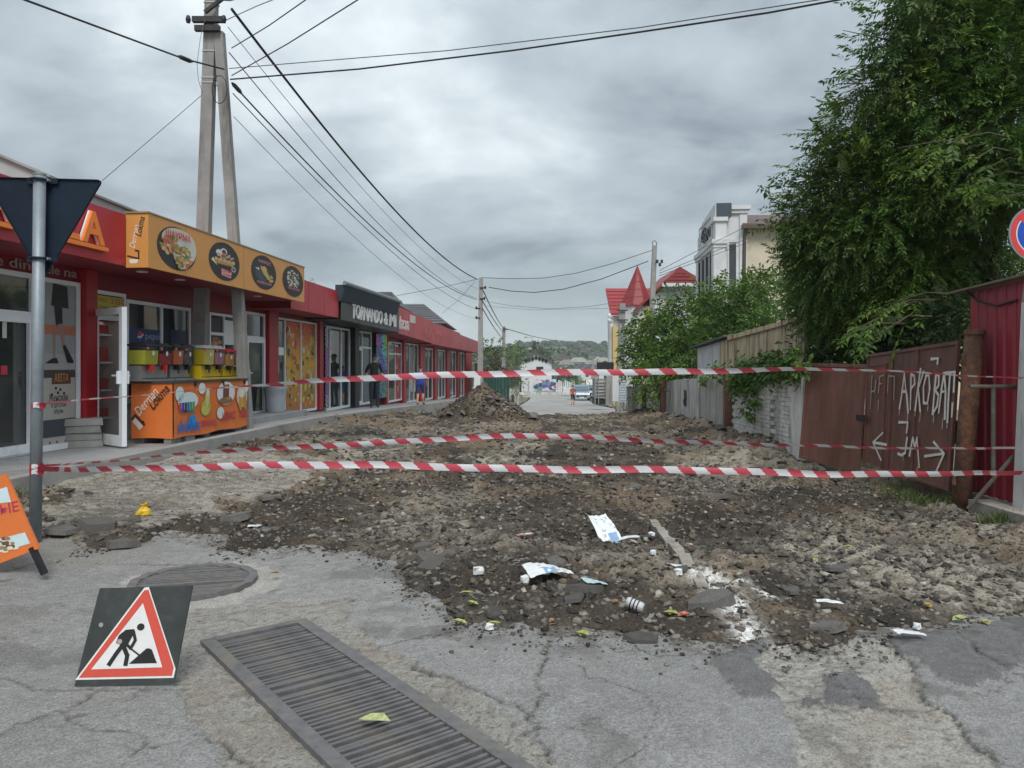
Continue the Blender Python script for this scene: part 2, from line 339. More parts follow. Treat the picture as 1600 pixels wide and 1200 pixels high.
def asphalt(x0, x1, y0, y1, res, name):
    X, Y, Q = grid(x0, x1, y0, y1, res)
    wx = X+(fbm(X*5, Y*5+9, 6, .6)-.5)*.2; wy = Y+(fbm(X*5+50, Y*5, 6, .6)-.5)*.2
    Z = ztarmac(X, Y)
    c = np.tile(np.array((.315, .311, .303)), (len(X), 1)); c *= ((.84+.32*fbm(X*1.3, Y*1.3+7, 4))*(.86+.28*fbm(X*9+4, Y*9, 3))*(.80+.40*vnoise(X*70, Y*70+5)))[:, None]
    f = fbm(X*28, Y*28, 2); spk = fbm(X*60+9, Y*60, 2)
    a = inpoly(wx, wy, AGG) | inpoly(wx, wy, CONC) | ((np.hypot(wx-MH[0]-.09, wy-MH[1]+.03) < .60))
    ag = np.array((.305, .292, .265))*(.78+.46*f)[:, None]; ag = lerp(ag, (.15, .13, .11), sstep(.64, .74, spk)*.8)
    br = sstep(.52, .66, fbm(X*2+11, Y*2, 3)); ag = lerp(ag, (.26, .22, .17), br*.35)
    c[a] = ag[a]*1.12; cc_ = inpoly(wx, wy, CONC); c[cc_] = (ag*1.36)[cc_]; Z = Z+np.where(a, (f-.5)*.016-.014, (fbm(X*16, Y*16, 3)-.5)*.006)
    for p in DARKP:
        k = inpoly(wx, wy, p); c[k] = (np.array((.185, .184, .185))*(.8+.4*f)[:, None])[k]; Z = Z+np.where(k, .012+(f-.5)*.012, 0)
    ring = np.hypot(wx-MH[0]-.09, wy-MH[1]+.03) < .60; c[ring] = (np.array((.43, .415, .38))*(.75+.5*f)[:, None])[ring]
    for k, (fr_, th) in enumerate(((.8, .0035), (1.7, .004))):      # web of fine cracks
        cr = np.abs(fbm(X*fr_+13*k, Y*fr_+40+7*k, 6, .55)-.5); g = np.exp(-(cr/th)**2)*sstep(.48, .56, fbm(X*.6+31*k, Y*.6+2, 2)); c = lerp(c, (.07, .063, .055), g*.75); Z = Z-.008*g
    st = sstep(.62, .72, fbm(X*2.3+80, Y*2.3, 5, .6)); c = lerp(c, (.13, .125, .118), st*.45)
    for p in CR:
        d = pdist(wx, wy, p); wd = .003+.008*fbm(X*3, Y*3+70, 3); g = np.exp(-(d/wd)**2); c = lerp(c, (.055, .05, .043), g*.85); Z = Z-.02*g
        c = lerp(c, (.17, .155, .13), np.exp(-(d/(wd*3))**2)*.2)
    sd = dirt_sd(X, Y); dust = sstep(-.5, .05, sd)*sstep(.45, .62, fbm(X*7, Y*7+3, 4)); c = lerp(c, (.10, .088, .072), dust*.75)
    left = sstep(-2.6, -3.6, X)*sstep(.42, .6, fbm(X*1.7, Y*1.7+90, 4)); c = lerp(c, (.30, .285, .25), left*.6)
    q = Q.mean(1).astype(int); mx_, my_ = X[Q].mean(1), Y[Q].mean(1)
    r = np.stack([mx_, my_], 1)-GO; u = r@GW; v = r@GL
    keep = ~((u > .03) & (u < GWID-.03) & (v > .03) & (v < GLEN)) & (np.hypot(mx_-MH[0], my_-MH[1]) > MR-.03)
    return npmesh(name, np.stack([X, Y, Z], 1), Q[keep], M['asphalt'], c, smooth=True, kind='structure')
asphalt(-3.6, 3.6, 2.2, 5.0, .014, 'asphalt_road')
asphalt(-7.5, 6.5, 5.0, 8.2, .03, 'asphalt_road')
asphalt(-7.5, -3.6, 1.5, 5.0, .05, 'asphalt_road'); asphalt(3.6, 7.5, 1.5, 5.0, .05, 'asphalt_road')
b = MB(); b.box(-1.9, .6, 2.0, 5.1, -.5, -.42); b.box(-3.0, -1.9, 5.1, 6.6, -.5, -.42); build(b, 'drain_floor', M['pit'], kind='structure')
# dug-up dirt
HEAP = np.array((-.80, 22.6)); LIME = G2([(1090, 908), (1130, 935), (1165, 975), (1195, 1003)], .05); LIME2 = G2([(1110, 915), (1160, 925), (1200, 935)], .05)
LG = [G2([(75, 842), (60, 770), (250, 725), (420, 716), (520, 728), (470, 760), (330, 800), (250, 822), (150, 835)], .1), G2([(720, 712), (790, 690), (870, 692), (840, 716), (760, 725)], .1),
      G2([(1250, 800), (1420, 790), (1590, 850), (1590, 930), (1400, 940), (1250, 880)], .1), G2([(1010, 690), (1150, 700), (1230, 740), (1200, 760), (1050, 720)], .1), G2([(480, 700), (640, 680), (700, 690), (560, 715)], .1),
      G2([(640, 770), (760, 745), (800, 790), (700, 830), (600, 830)], .1)]
DK = [G2(q_, .06) for q_ in ([(640, 880), (760, 850), (900, 880), (1010, 905), (1120, 960), (1130, 1010), (680, 985)], [(700, 800), (900, 770), (1010, 800), (1000, 850), (800, 840)], [(1040, 800), (1200, 790), (1240, 850), (1120, 880)], [(90, 870), (260, 830), (420, 830), (560, 845), (560, 870), (120, 890)], [(860, 690), (1000, 690), (1090, 740), (900, 750)], [(420, 770), (560, 760), (600, 790), (450, 810)])]
def dirt_fields(X, Y):
    sd = dirt_sd(X, Y); ins = sstep(.0, .9, sd)
    Z = ztarmac(X, Y)+np.where(sd > 0, .055, .09)*np.tanh(sd/.13)
    wx = X+(fbm(X*1.5, Y*1.5+9, 4)-.5)*1.1; wy = Y+(fbm(X*1.5+50, Y*1.5, 4)-.5)*1.6
    lg = np.zeros(X.shape)
    for p in LG: lg = np.maximum(lg, inpoly(wx, wy, p)*1.0)
    lg0 = inpoly(wx, wy, LG[0])*1.0
    rough = 1-.72*lg0-.15*lg
    n1 = fbm(X*1.1+3, Y*1.1, 3); n2 = fbm(X*4.2, Y*4.2+8, 4); n3 = fbm(X*13+5, Y*13, 3); rid = 1-np.abs(2*fbm(X*2.7+60, Y*2.7, 3)-1)
    Z = Z+ins*((n1-.5)*.16+rough*((n2-.5)*.15+(rid-.75)*.13+(n3-.5)*.07))
    h = np.hypot((X-HEAP[0])/1.55, (Y-HEAP[1])/1.7)+(n2-.5)*.25
    Z = Z+1.05*np.clip(1-h, 0, None)**.95+.16*np.exp(-(np.hypot(X-HEAP[0]+.9, Y-HEAP[1]+1.0)/.9)**2)
    Z = Z+.20*sstep(3.2, 4.3, X)*sstep(11, 14, Y)*(1-sstep(24, 28, Y))*(.5+n2)
    Z = np.minimum(Z, np.where(Y > 27.5, zbase(X, Y)-.06+(n2-.45)*.3*(1-sstep(27.5, 29, Y)), 9))
    return sd, Z, lg, lg0, n1, n2, n3, h
def dirt(x0, x1, y0, y1, res):
    X, Y, Q = grid(x0, x1, y0, y1, res); sd, Z, lg, lg0, n1, n2, n3, h = dirt_fields(X, Y)
    c = np.tile(np.array((.066, .053, .041)), (len(X), 1))
    c = lerp(c, (.165, .125, .087), sstep(.38, .62, fbm(X*.9+20, Y*.9, 4))*.9)
    c = lerp(c, (.035, .032, .029), sstep(.55, .7, fbm(X*1.3+70, Y*1.3+4, 4))*.9)
    gr = np.clip(lg*.5+sstep(.5, .62, fbm(X*.8+5, Y*.8+33, 4))*.5, 0, 1); sp = sstep(.40, .56, n3+.25*(n2-.5))
    c = lerp(c, (.29, .262, .218), gr*(.30+.62*sp))
    c = lerp(c, (.33, .315, .28), lg0*(.32+.32*sp))
    dk = np.zeros(X.shape); wx2 = X+(n2-.5)*.7; wy2 = Y+(n1-.5)*.9
    for p in DK: dk = np.maximum(dk, inpoly(wx2, wy2, p)*1.0)
    c = lerp(c, (.040, .034, .029), dk*(.40+.35*sstep(.4, .55, n2)))
    c = lerp(c, (.20, .155, .115), np.exp(-(np.hypot(X-HEAP[0]+.05, (Y-HEAP[1]+.5))/.45)**2)*.9)
    wl = X+(n2-.5)*.12
    for p, k in ((LIME, .10), (LIME2, .07)): c = lerp(c, (.66, .66, .64), np.exp(-(pdist(wl, Y, p)/k)**2)*sstep(.25, .5, n3))
    c *= (.95+.55*n3)[:, None]
    npmesh('dirt', np.stack([X, Y, Z], 1), Q, M['dirt'], c, smooth=True, kind='structure')
dirt(-6.2, 5.8, 4.4, 10.5, .028); dirt(-6.2, 6.4, 10.5, 30, .065)
def zdirt(x, y):
    a, z = dirt_fields(np.atleast_1d(float(x)), np.atleast_1d(float(y)))[:2]; return float(max(z[0], ztarmac(np.atleast_1d(float(x)), np.atleast_1d(float(y)))[0]))
# loose stones too many to count
def stones(n, sampler, smin, smax, name, label, pw=2.2, tint=(1, 1, 1)):
    X, Y = sampler(n); sd, Z, lg, lg0, n1, n2, n3, h = dirt_fields(X, Y); k = sd > -.12*np.random.rand(len(sd)); X, Y, Z, lg, lg0, sd = [q[k] for q in (X, Y, Z, lg, lg0, sd)]; n = len(X)
    Z = np.maximum(Z, ztarmac(X, Y))
    s = smin+(smax-smin)*np.random.rand(n)**pw; s *= np.where(lg0 > .5, .5, 1)
    base = np.array([(-1,-1,-1),(1,-1,-1),(1,1,-1),(-1,1,-1),(-1,-1,1),(1,-1,1),(1,1,1),(-1,1,1)], float)*.5
    v = base[None]*(.25+1.15*np.random.rand(n, 8, 3)); v[:, 4:, :2] *= (.35+.6*np.random.rand(n, 1, 1)); v *= np.stack([np.ones(n)*1.15, .45+.5*np.random.rand(n), .22+.38*np.random.rand(n)], 1)[:, None]*s[:, None, None]
    a = np.random.rand(n)*6.28; b_ = (np.random.rand(n)-.5)*1.5; ca, sa, cb2, sb = np.cos(a), np.sin(a), np.cos(b_), np.sin(b_)
    y2 = v[:, :, 1]*cb2[:, None]-v[:, :, 2]*sb[:, None]; z2 = v[:, :, 1]*sb[:, None]+v[:, :, 2]*cb2[:, None]; x2 = v[:, :, 0]
    v = np.stack([x2*ca[:, None]-y2*sa[:, None], x2*sa[:, None]+y2*ca[:, None], z2], -1)+np.stack([X, Y, Z+s*.02], 1)[:, None]
    pal = (np.array([(.225, .208, .182), (.165, .15, .128), (.10, .09, .078), (.055, .05, .045), (.135, .108, .078), (.34, .32, .285)])*np.array(tint))
    pr = np.array([.18, .23, .22, .20, .13, .04]); pi = np.random.choice(6, n, p=pr); pi = np.where((lg0 > .5) & (np.random.rand(n) < .8), 0, pi)
    c = pal[pi]*(.75+.55*np.random.rand(n, 1)); q = np.array([(0,3,2,1),(4,5,6,7),(0,1,5,4),(1,2,6,5),(2,3,7,6),(3,0,4,7)])
    npmesh(name, v.reshape(-1, 3), (np.arange(n)[:, None, None]*8+q[None]).reshape(-1, 4), M['stone'], np.repeat(c, 8, 0), kind='stuff', label=label, cat='gravel')
def samp(y0, y1, x0, x1, p=1.0):
    def f(n): return np.random.uniform(x0, x1, n), y0+(y1-y0)*np.random.rand(n)**p
    return f
stones(42000, samp(4.5, 10.5, -5.4, 4.9, 1.0), .010, .075, 'gravel', 'loose stones and crushed gravel strewn over the near dirt', 3.2)
stones(20000, samp(10, 28, -5.2, 4.7, 1.3), .018, .12, 'gravel', 'loose stones and clods strewn over the far dirt', 3.2)
def heapf(n):
    a = np.random.rand(n)*6.28; r = np.sqrt(np.random.rand(n))*1.6; return HEAP[0]+np.cos(a)*r*1.1, HEAP[1]+np.sin(a)*r
stones(4500, heapf, .02, .10, 'spoil', 'earth clods and small rubble covering the spoil heap', 2.0, (.6, .56, .52))
def grit(n):
    x = np.random.uniform(-3.6, 3.8, n*3); y = np.interp(x, BPx, BPy)-np.abs(np.random.normal(0, .2, n*3)); return x[:n], y[:n]
X, Y = grit(2400); n = len(X); s = .005+.018*np.random.rand(n)**3; base = np.array([(-1,-1,-1),(1,-1,-1),(1,1,-1),(-1,1,-1),(-1,-1,1),(1,-1,1),(1,1,1),(-1,1,1)], float)*.5
v = base[None]*(.5+.8*np.random.rand(n, 8, 3))*s[:, None, None]*np.array((1.2, 1, .6)); v = v+np.stack([X, Y, ztarmac(X, Y)+s*.2], 1)[:, None]; c = np.array([(.05, .046, .042), (.12, .105, .09), (.24, .22, .19)])[np.random.randint(3, size=n)]; q = np.array([(0,3,2,1),(4,5,6,7),(0,1,5,4),(1,2,6,5),(2,3,7,6),(3,0,4,7)])
npmesh('grit', v.reshape(-1, 3), (np.arange(n)[:, None, None]*8+q[None]).reshape(-1, 4), M['stone'], np.repeat(c, 8, 0), kind='stuff', label='grit spilled on the asphalt along the dirt edge', cat='gravel')
# far road, verges, hills
Yr = np.concatenate([np.arange(25, 70, 2.0), np.arange(70, 136, 6.0)]); rows = []
def strip(name, fx0, fx1, Ys, dz, m, nx=8, kind='structure', amp=.03):
    V = []; 
    for y in Ys:
        for i in range(nx+1):
            x = fx0(y)+(fx1(y)-fx0(y))*i/nx; V.append((x, y, float(zlong(y))+dz+amp*(vnoise(x*.7, y*.7)-.5)))
    n = nx+1; Q = [(j*n+i, j*n+i+1, (j+1)*n+i+1, (j+1)*n+i) for j in range(len(Ys)-1) for i in range(nx)]
    return npmesh(name, V, Q, m, smooth=True, kind=kind)
strip('far_road', lambda y: -2.9+.055*y-(0 if y < 95 else (y-95)*.8), lambda y: 3.4+.06*y+(0 if y < 95 else (y-95)*.8), Yr, -.02, M['road_far'])
strip('verge', lambda y: 3.55+.06*y, lambda y: 60, np.arange(24, 136, 4.0), -.01, M['soil'], 30, amp=.12)
strip('verge', lambda y: -60, lambda y: -3.05+.055*y, np.arange(24, 136, 4.0), -.01, M['soil'], 30, amp=.12)
strip('ground', lambda y: -320, lambda y: 320, np.concatenate([np.arange(-40, 2, 6), np.arange(2, 130, 4), [134]]), -.75, M['soil'], 24, amp=.2)
X, Y = np.meshgrid(np.linspace(-1, 1, 130), np.concatenate([np.linspace(128, 420, 26), np.linspace(436, 1180, 72)])); X = X*(150+Y*.95)
Z = np.interp(Y, [128, 170, 300, 420, 620, 880, 1000, 1180], [-3.4, -6, -9, -3, 9, 25.5, 28, 24])+(fbm(X*.006+9, Y*.006, 4)-.5)*16*sstep(380, 700, Y)*(1-.5*sstep(900, 1100, Y))
HX, HY, HZ = X, Y, Z
i = np.arange(X.size).reshape(X.shape); Q = np.stack([i[:-1, :-1], i[:-1, 1:], i[1:, 1:], i[1:, :-1]], -1).reshape(-1, 4)
npmesh('hills', np.stack([X.ravel(), Y.ravel(), Z.ravel()], 1), Q, M['hill'], smooth=True, kind='structure')
def zhill(x, y):
    j = int(np.argmin(abs(HY[:, 0]-y))); return float(np.interp(x, HX[j], HZ[j]))
# terrace in front of the shops
def terrace(s0, s1, n0, n1, z0f, thick, name, label, cat='pavement', kind='structure', step=2.4, m=None):
    mb = MB(FS); ss = list(np.arange(s0, s1, step))+[s1]
    for a, b2 in zip(ss[:-1], ss[1:]):
        za, zb = z0f(a), z0f(b2); g = .006
        mb.hexa([(a+g, -n1, za-thick), (b2-g, -n1, zb-thick), (b2-g, -n0, zb-thick), (a+g, -n0, za-thick)], [(a+g, -n1, za), (b2-g, -n1, zb), (b2-g, -n0, zb), (a+g, -n0, za)])
    return build(mb, name, m or M['terrace'], kind=kind)
terrace(6.6, 55, -.3, 1.34, zter, .8, 'terrace', '')
terrace(6.6, 55, 1.34, 1.5, lambda s: zter(s)+.004, .8, 'terrace_edge', '', step=1.6, m=M['concrete'])
# ================================================================== the shop row on the left
M['led'] = mat('led_panel', (1, 1, 1), .5, .0, attr=True, emit=.35)
M['led_lamp'] = mat('soffit_lamp', (.9, .9, .85), .4, .0)
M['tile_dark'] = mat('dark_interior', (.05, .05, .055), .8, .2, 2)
def bay(root, px0, px1, ztop, zbot, cols=(), transom=None, door=None, pane=None, fw=.055, y=-.03, frame='window', s0=None, s1=None, handle=True):
    s0 = S(px0) if s0 is None else s0; s1 = S(px1) if s1 is None else s1
    fr = MB(FS); d0, d1 = y-.05, y+.02
    fr.box(s0, s0+fw, d0, d1, zbot, ztop); fr.box(s1-fw, s1, d0, d1, zbot, ztop); fr.box(s0+fw, s1-fw, d0, d1, ztop-fw, ztop); fr.box(s0+fw, s1-fw, d0, d1, zbot, zbot+fw*1.4)
    edges = [s0]+[s0+(s1-s0)*c for c in cols]+[s1]
    for c in edges[1:-1]: fr.box(c-fw/2, c+fw/2, d0+.004, d1, zbot+fw*1.4, ztop-fw)
    zt = None
    if transom is not None:
        zt = zbot+(ztop-zbot)*transom
        for a, b2 in zip(edges[:-1], edges[1:]): fr.box(a+fw*.5, b2-fw*.5, d0+.002, d1, zt-fw*.6, zt+fw*.6)
    fo = build(fr, frame, M['white_upvc'], root)
    for k, (a, b2) in enumerate(zip(edges[:-1], edges[1:])):
        segs = [(zbot+.02, ztop-.02)] if zt is None else [(zbot+.02, zt), (zt, ztop-.02)]
        for (z0, z1) in segs:
            pm = MB(FS).box(a+.01, b2-.01, y-.012, y-.002, z0, z1); m = M['glass']
            if pane and k in pane: m = pane[k]
            build(pm, 'pane', m, fo)
        if door is not None and k in door:
            dl = MB(FS); zt2 = zt if zt else ztop-.05; q = .085; i0, i1 = a+fw*.6, b2-fw*.6
            dl.box(i0, i0+q, d0-.02, d0+.03, zbot+.03, zt2-.03); dl.box(i1-q, i1, d0-.02, d0+.03, zbot+.03, zt2-.03); dl.box(i0+q, i1-q, d0-.02, d0+.03, zt2-.03-q, zt2-.03); dl.box(i0+q, i1-q, d0-.02, d0+.03, zbot+.03, zbot+.03+q*1.4)
            do = build(dl, 'door', M['white_upvc'], root)
            if handle: build(MB(FS).box(i0+.03, i0+.055, d0-.07, d0-.02, zbot+.95, zbot+1.1).box(i0+.03, i0+.15, d0-.085, d0-.066, zbot+1.03, zbot+1.055), 'handle', M['white_upvc'], do)
    return fo
def fascia(root, s0, s1, n, z0, z1, z0b=None, z1b=None, pw=1.25, m=None, soffit=True, y_in=0.0):
    z0b = z0 if z0b is None else z0b; z1b = z1 if z1b is None else z1b; m = m or M['red_panel']
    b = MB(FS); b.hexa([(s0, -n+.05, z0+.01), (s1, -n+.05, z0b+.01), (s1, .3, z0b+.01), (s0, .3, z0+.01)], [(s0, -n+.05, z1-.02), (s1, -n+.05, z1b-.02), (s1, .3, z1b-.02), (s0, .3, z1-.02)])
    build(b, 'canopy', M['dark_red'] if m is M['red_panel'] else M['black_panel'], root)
    k = max(1, round((s1-s0)/pw)); ss = np.linspace(s0, s1, k+1)
    for a, c in zip(ss[:-1], ss[1:]):
        ta, tc_ = (a-s0)/(s1-s0), (c-s0)/(s1-s0); g = .012
        f = lambda t, u, v: u+(v-u)*t
        b = MB(FS); b.hexa([(a+g, -n-.012, f(ta, z0, z0b)), (c-g, -n-.012, f(tc_, z0, z0b)), (c-g, -n+.015, f(tc_, z0, z0b)), (a+g, -n+.015, f(ta, z0, z0b))], [(a+g, -n-.012, f(ta, z1, z1b)), (c-g, -n-.012, f(tc_, z1, z1b)), (c-g, -n+.015, f(tc_, z1, z1b)), (a+g, -n+.015, f(ta, z1, z1b))])
        build(b, 'fascia_panel', m, root)
def column(root, px0, px1, z0, z1, m=None, depth=.16):
    build(MB(FS).box(S(px0), S(px1), -depth, .05, z0, z1), 'column', m or M['red_frame'], root)
def wall(root, s0, s1, z0, z1, m=None, back=6.0):
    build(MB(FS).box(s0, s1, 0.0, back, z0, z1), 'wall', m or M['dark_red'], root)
def shop(label, s): return thing('shop', label, 'shop', SW(s, 0, zter(s)), 'shops in the red row')
ZT = .42
# --- shop A, shoe shop
A = shop('red shoe shop with orange block letters on its fascia, nearest in the row', 10.5)
sA0, sA1 = 5.0, S(128)
wall(A, sA0, sA1-.01, ZT-.3, 3.7); fascia(A, sA0, 11.34, .95, 3.09, 3.84, pw=2.2)
bay(A, -70, 46, 2.90, ZT+.005, cols=(), transom=.77, door=(0,), fw=.07); bay(A, 49, 118, 2.88, ZT+.005, cols=(), fw=.06); bay(A, -320, -74, 2.9, ZT+.005, cols=(.5,), fw=.07)
column(A, 119.5, 137, ZT+.003, 3.095)
sA = S(143, .97)
for ch, px in (('A', 141), ('L', 107), ('L', 78), ('A', -6), ('E', -40)):
    lt = build(MB(FS).text(ch, S(px, .97), 3.30, .60, -1.01, .02, align='CENTER', bold=.02, sx=1.1 if ch == 'A' else .95), 'letter', M['orange_letter'], A)
    build(MB(FS).text(ch, S(px-1.5, .97), 3.305, .60, -.985, .012, align='CENTER', bold=.02, sx=1.1 if ch == 'A' else .95), 'letter_backing', M['white_letter'], lt)
for a, c in ((95, 163), (-140, 23)): build(MB(FS).box(S(a, .97), S(c, .97), -1.035, -.97, 3.22, 3.275), 'underline', M['orange_letter'], A)
for wd_, a, c in (('e', -3, 4.5), ('din', 14, 47), ('piele', 56, 93), ('natı', 100, 131)):
    build(MB(FS).text(wd_, S(a, .02), 2.955, .19, -.012, .004, bold=.006, width=S(c, .02)-S(a, .02)), 'lintel_word', mat('grey_letter', (.45, .40, .40), .5, .05), A)
s0, s1 = S(55)+.05, S(118)-.08; w = s1-s0; b = MB(FS); y = -.047; Z = lambda f: ZT+.1+f*2.3
b.poly([(s0, Z(.46)), (s1, Z(.46)), (s1, Z(1)), (s0, Z(1))], y, (.30, .31, .32)); b.poly([(s0, Z(.68)), (s1, Z(.68)), (s1, Z(.74)), (s0, Z(.74))], y-.001, (.45, .16, .10))
b.poly([(s0, Z(.46)), (s1, Z(.46)), (s1, Z(.56)), (s0, Z(.56))], y-.001, (.36, .36, .37))
b.poly([(s0+w*.28, Z(.86)), (s0+w*.8, Z(.85)), (s0+w*.76, Z(.99)), (s0+w*.34, Z(1))], y-.002, (.012, .012, .014))
b.poly([(s0+w*.42, Z(.74)), (s0+w*.62, Z(.74)), (s0+w*.6, Z(.88)), (s0+w*.36, Z(.88))], y-.003, (.02, .02, .024))
b.poly([(s0+w*.66, Z(.57)), (s0+w*.72, Z(.57)), (s0+w*.62, Z(.75)), (s0+w*.48, Z(.75))], y-.004, (.34, .20, .17)); b.poly([(s0+w*.34, Z(.52)), (s0+w*.4, Z(.52)), (s0+w*.42, Z(.74)), (s0+w*.34, Z(.74))], y-.004, (.34, .20, .17))
b.poly([(s0+w*.62, Z(.61)), (s0+w*.69, Z(.62)), (s0+w*.95, Z(.515)), (s0+w*.93, Z(.5)), (s0+w*.75, Z(.505))], y-.005, (.015, .015, .02)); b.poly([(s0+w*.1, Z(.5)), (s0+w*.5, Z(.5)), (s0+w*.44, Z(.535)), (s0+w*.3, Z(.53))], y-.005, (.015, .015, .02))
b.poly([(s0, Z(.41)), (s1, Z(.41)), (s1, Z(.46)), (s0, Z(.46))], y, (.06, .06, .065)); b.poly([(s0+w*.3, Z(.37)), (s0+w*.86, Z(.37)), (s0+w*.86, Z(.445)), (s0+w*.3, Z(.445))], y-.004, (.12, .055, .03))
b.text('АВІТА', s0+w*.58, Z(.385), .16, y-.006, .0005, (.50, .26, .12), 'CENTER', sx=.62)
b.poly([(s0, Z(.15)), (s1, Z(.15)), (s1, Z(.41)), (s0, Z(.41))], y-.001, (.42, .42, .39))
b.text('Женская', s0+w*.5, Z(.265), .135, y-.003, .0005, (.02, .02, .02), 'CENTER', sx=.7, bold=.01); b.text('и детская', s0+w*.5, Z(.225), .10, y-.003, .0005, (.02, .02, .02), 'CENTER', sx=.7); b.text('обувь', s0+w*.5, Z(.185), .10, y-.003, .0005, (.02, .02, .02), 'CENTER', sx=.75)
for f, zz in ((.42, .345), (.55, .335), (.48, .315), (.3, .305), (.66, .31)): b.ell(s0+w*f, Z(zz), .025, .025, y-.003, (.03, .03, .03), 7)
b.poly([(s0, Z(.04)), (s1, Z(.04)), (s1, Z(.15)), (s0, Z(.15))], y-.001, (.05, .065, .08)); b.text('K', s0+w*.7, Z(.085), .16, y-.003, .0005, (.5, .5, .5))
b.poly([(s0, Z(-.03)), (s1, Z(-.03)), (s1, Z(.04)), (s0, Z(.04))], y-.001, (.40, .40, .37))
for f in (.25, .45, .7, .85): b.ell(s0+w*f, Z(.008), .022, .02, y-.003, (.07, .07, .07), 6)
build(b, 'poster', M['print'], A)
b = MB(FS); b.poly([(S(0)-.05, 1.52), (S(6), 1.52), (S(6), 1.64), (S(0)-.05, 1.64)], -.05, (.55, .04, .08)); b.poly([(S(-2), 2.0), (S(5), 2.0), (S(5), 2.35), (S(-2), 2.35)], -.05, (.55, .58, .55)); build(b, 'sticker', M['print'], A)
# --- shop B, kiosk with the orange sign
Bs = shop('snack shop under the long orange sign with round food pictures', 14)
sB0, sB1 = S(128), S(424)
oa, ob = S(139)+.05, S(190)-.05                                    # the doorway is open: a lit shop room behind it
wall(Bs, sB0+.01, oa, ZT-.3, 3.66); wall(Bs, ob, sB1-.01, ZT-.3, 3.66); build(MB(FS).box(oa+.001, ob-.001, .0, .3, 2.36, 3.66), 'lintel', M['dark_red'], Bs)
rmw = mat('room_wall', (.62, .60, .55), .8, .08, 2)
build(MB(FS).box(oa+.001, ob+1.2, 2.4, 2.45, ZT-.1, 2.8), 'room_back', rmw, Bs); build(MB(FS).box(oa+.001, ob-.001, .301, 2.4, 2.75, 2.8), 'room_ceiling', rmw, Bs); build(MB(FS).box(oa+.001, ob-.001, .0, 2.4, ZT-.1, ZT-.003), 'room_floor', M['paving_slab'], Bs)
rs = np.random.RandomState(5); build(MB(FS).box(ob-.012, ob-.002, .005, 2.4, ZT, 2.36), 'room_side', rmw, Bs)
for k in range(4):
    z = ZT+.35+k*.45; sh_ = build(MB(FS).box(ob-.30, ob-.012, .12, 2.3, z, z+.03), 'shelf', M['white_upvc'], Bs)
    for j in range(7):
        x = .16+j*.3; build(MB(FS).box(ob-.26, ob-.06, x, x+.2, z+.031, z+.14+.14*rs.rand()), 'packet', mat('packet_%d' % (j % 5), [(.5, .06, .05), (.05, .3, .35), (.6, .5, .1), (.5, .5, .5), (.1, .25, .1)][j % 5], .5, .1), sh_)
for y_ in (.6, 1.4): build(MB(FS).box(oa+.1, ob-.35, y_, y_+.06, 2.66, 2.72), 'tube_lamp', mat('tube_lamp', (1, .98, .92), .5, .0, emit=8.0), Bs)
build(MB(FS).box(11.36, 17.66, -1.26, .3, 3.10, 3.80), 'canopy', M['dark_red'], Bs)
sg = build(MB(FS).box(11.35, 17.70, -1.30, -1.262, 3.07, 3.86).box(11.35, 11.39, -1.262, -.955, 3.07, 3.86), 'sign_board', M['orange_panel'], Bs)
build(MB(FS).box(11.33, 17.72, -1.31, -.95, 3.862, 3.885), 'sign_trim', mat('brass_trim', (.30, .20, .09), .5, .1), sg)
for k in range(1, 6):
    s = 11.35+6.35*k/6; build(MB(FS).box(s-.004, s+.004, -1.3025, -1.299, 3.075, 3.855), 'joint', mat('joint_brown', (.35, .16, .04), .6, .1), sg)  # thin brown strip marking each panel joint of the sign
def food(cx, cz, r, seed):
    rs = np.random.RandomState(seed); Ts = np.eye(4); Ts[0, 0] = asp[seed-1]; Ts[0, 3] = cx*(1-asp[seed-1]); b = MB(FS@Ts); y = -1.304; b.ell(cx, cz, r, r, y, (.02, .018, .018), 36); return b, y, rs
def blobs(b, y, rs, cx, cz, rx, rz, n, cols, s0, s1, clip):
    for i in range(n):
        a = rs.rand()*6.28; q = math.sqrt(rs.rand()); x = cx+rx*q*math.cos(a); z = cz+rz*q*math.sin(a); c = cols[rs.randint(len(cols))]; r0 = s0+(s1-s0)*rs.rand()
        if math.hypot(x-clip[0], z-clip[1]) > clip[2]-r0*.8: continue
        b.ell(x, z, r0, r0*(.35+.4*rs.rand()), y-.001-.00008*i, c, 8, rs.rand()*3, .4)
spots = [(277, 389, .335), (351, 409, .335), (412.5, 426, .335), (458, 440, .335)]
pos = [(S(x, 1.3), ZF(x, y, 1.3), r) for x, y, r in spots]
asp = [(S(x+w_/2, 1.3)-S(x-w_/2, 1.3))/2/p_[2] for (x, _, _), w_, p_ in zip(spots, (61, 48, 39, 32.5), pos)]      # the round prints are stretched along the sign
cx, cz, r = pos[0]; b, y, rs = food(cx, cz, r, 1)
b.ell(cx+.03, cz+.13, .29, .19, y-.0006, (.55, .52, .44), 24); b.ell(cx+.13, cz+.0, .2, .27, y-.0007, (.60, .58, .50), 24, -.3)
blobs(b, y-.001, rs, cx-.12, cz+.03, .17, .14, 60, [(.55, .22, .08), (.42, .12, .05), (.16, .30, .05), (.62, .38, .18), (.5, .09, .04)], .02, .05, pos[0])
blobs(b, y-.007, rs, cx+.09, cz-.12, .15, .18, 90, [(.58, .25, .10), (.20, .36, .06), (.65, .45, .25), (.5, .12, .06), (.7, .66, .55), (.12, .22, .04)], .02, .05, pos[0])
b.text('ШАУРМА', cx+.0, cz+.155, .135, y-.02, .0005, (.55, .03, .04), 'CENTER', sx=.72, bold=.012); build(b, 'food_picture', M['print'], sg)
cx, cz, r = pos[1]; b, y, rs = food(cx, cz, r, 2)
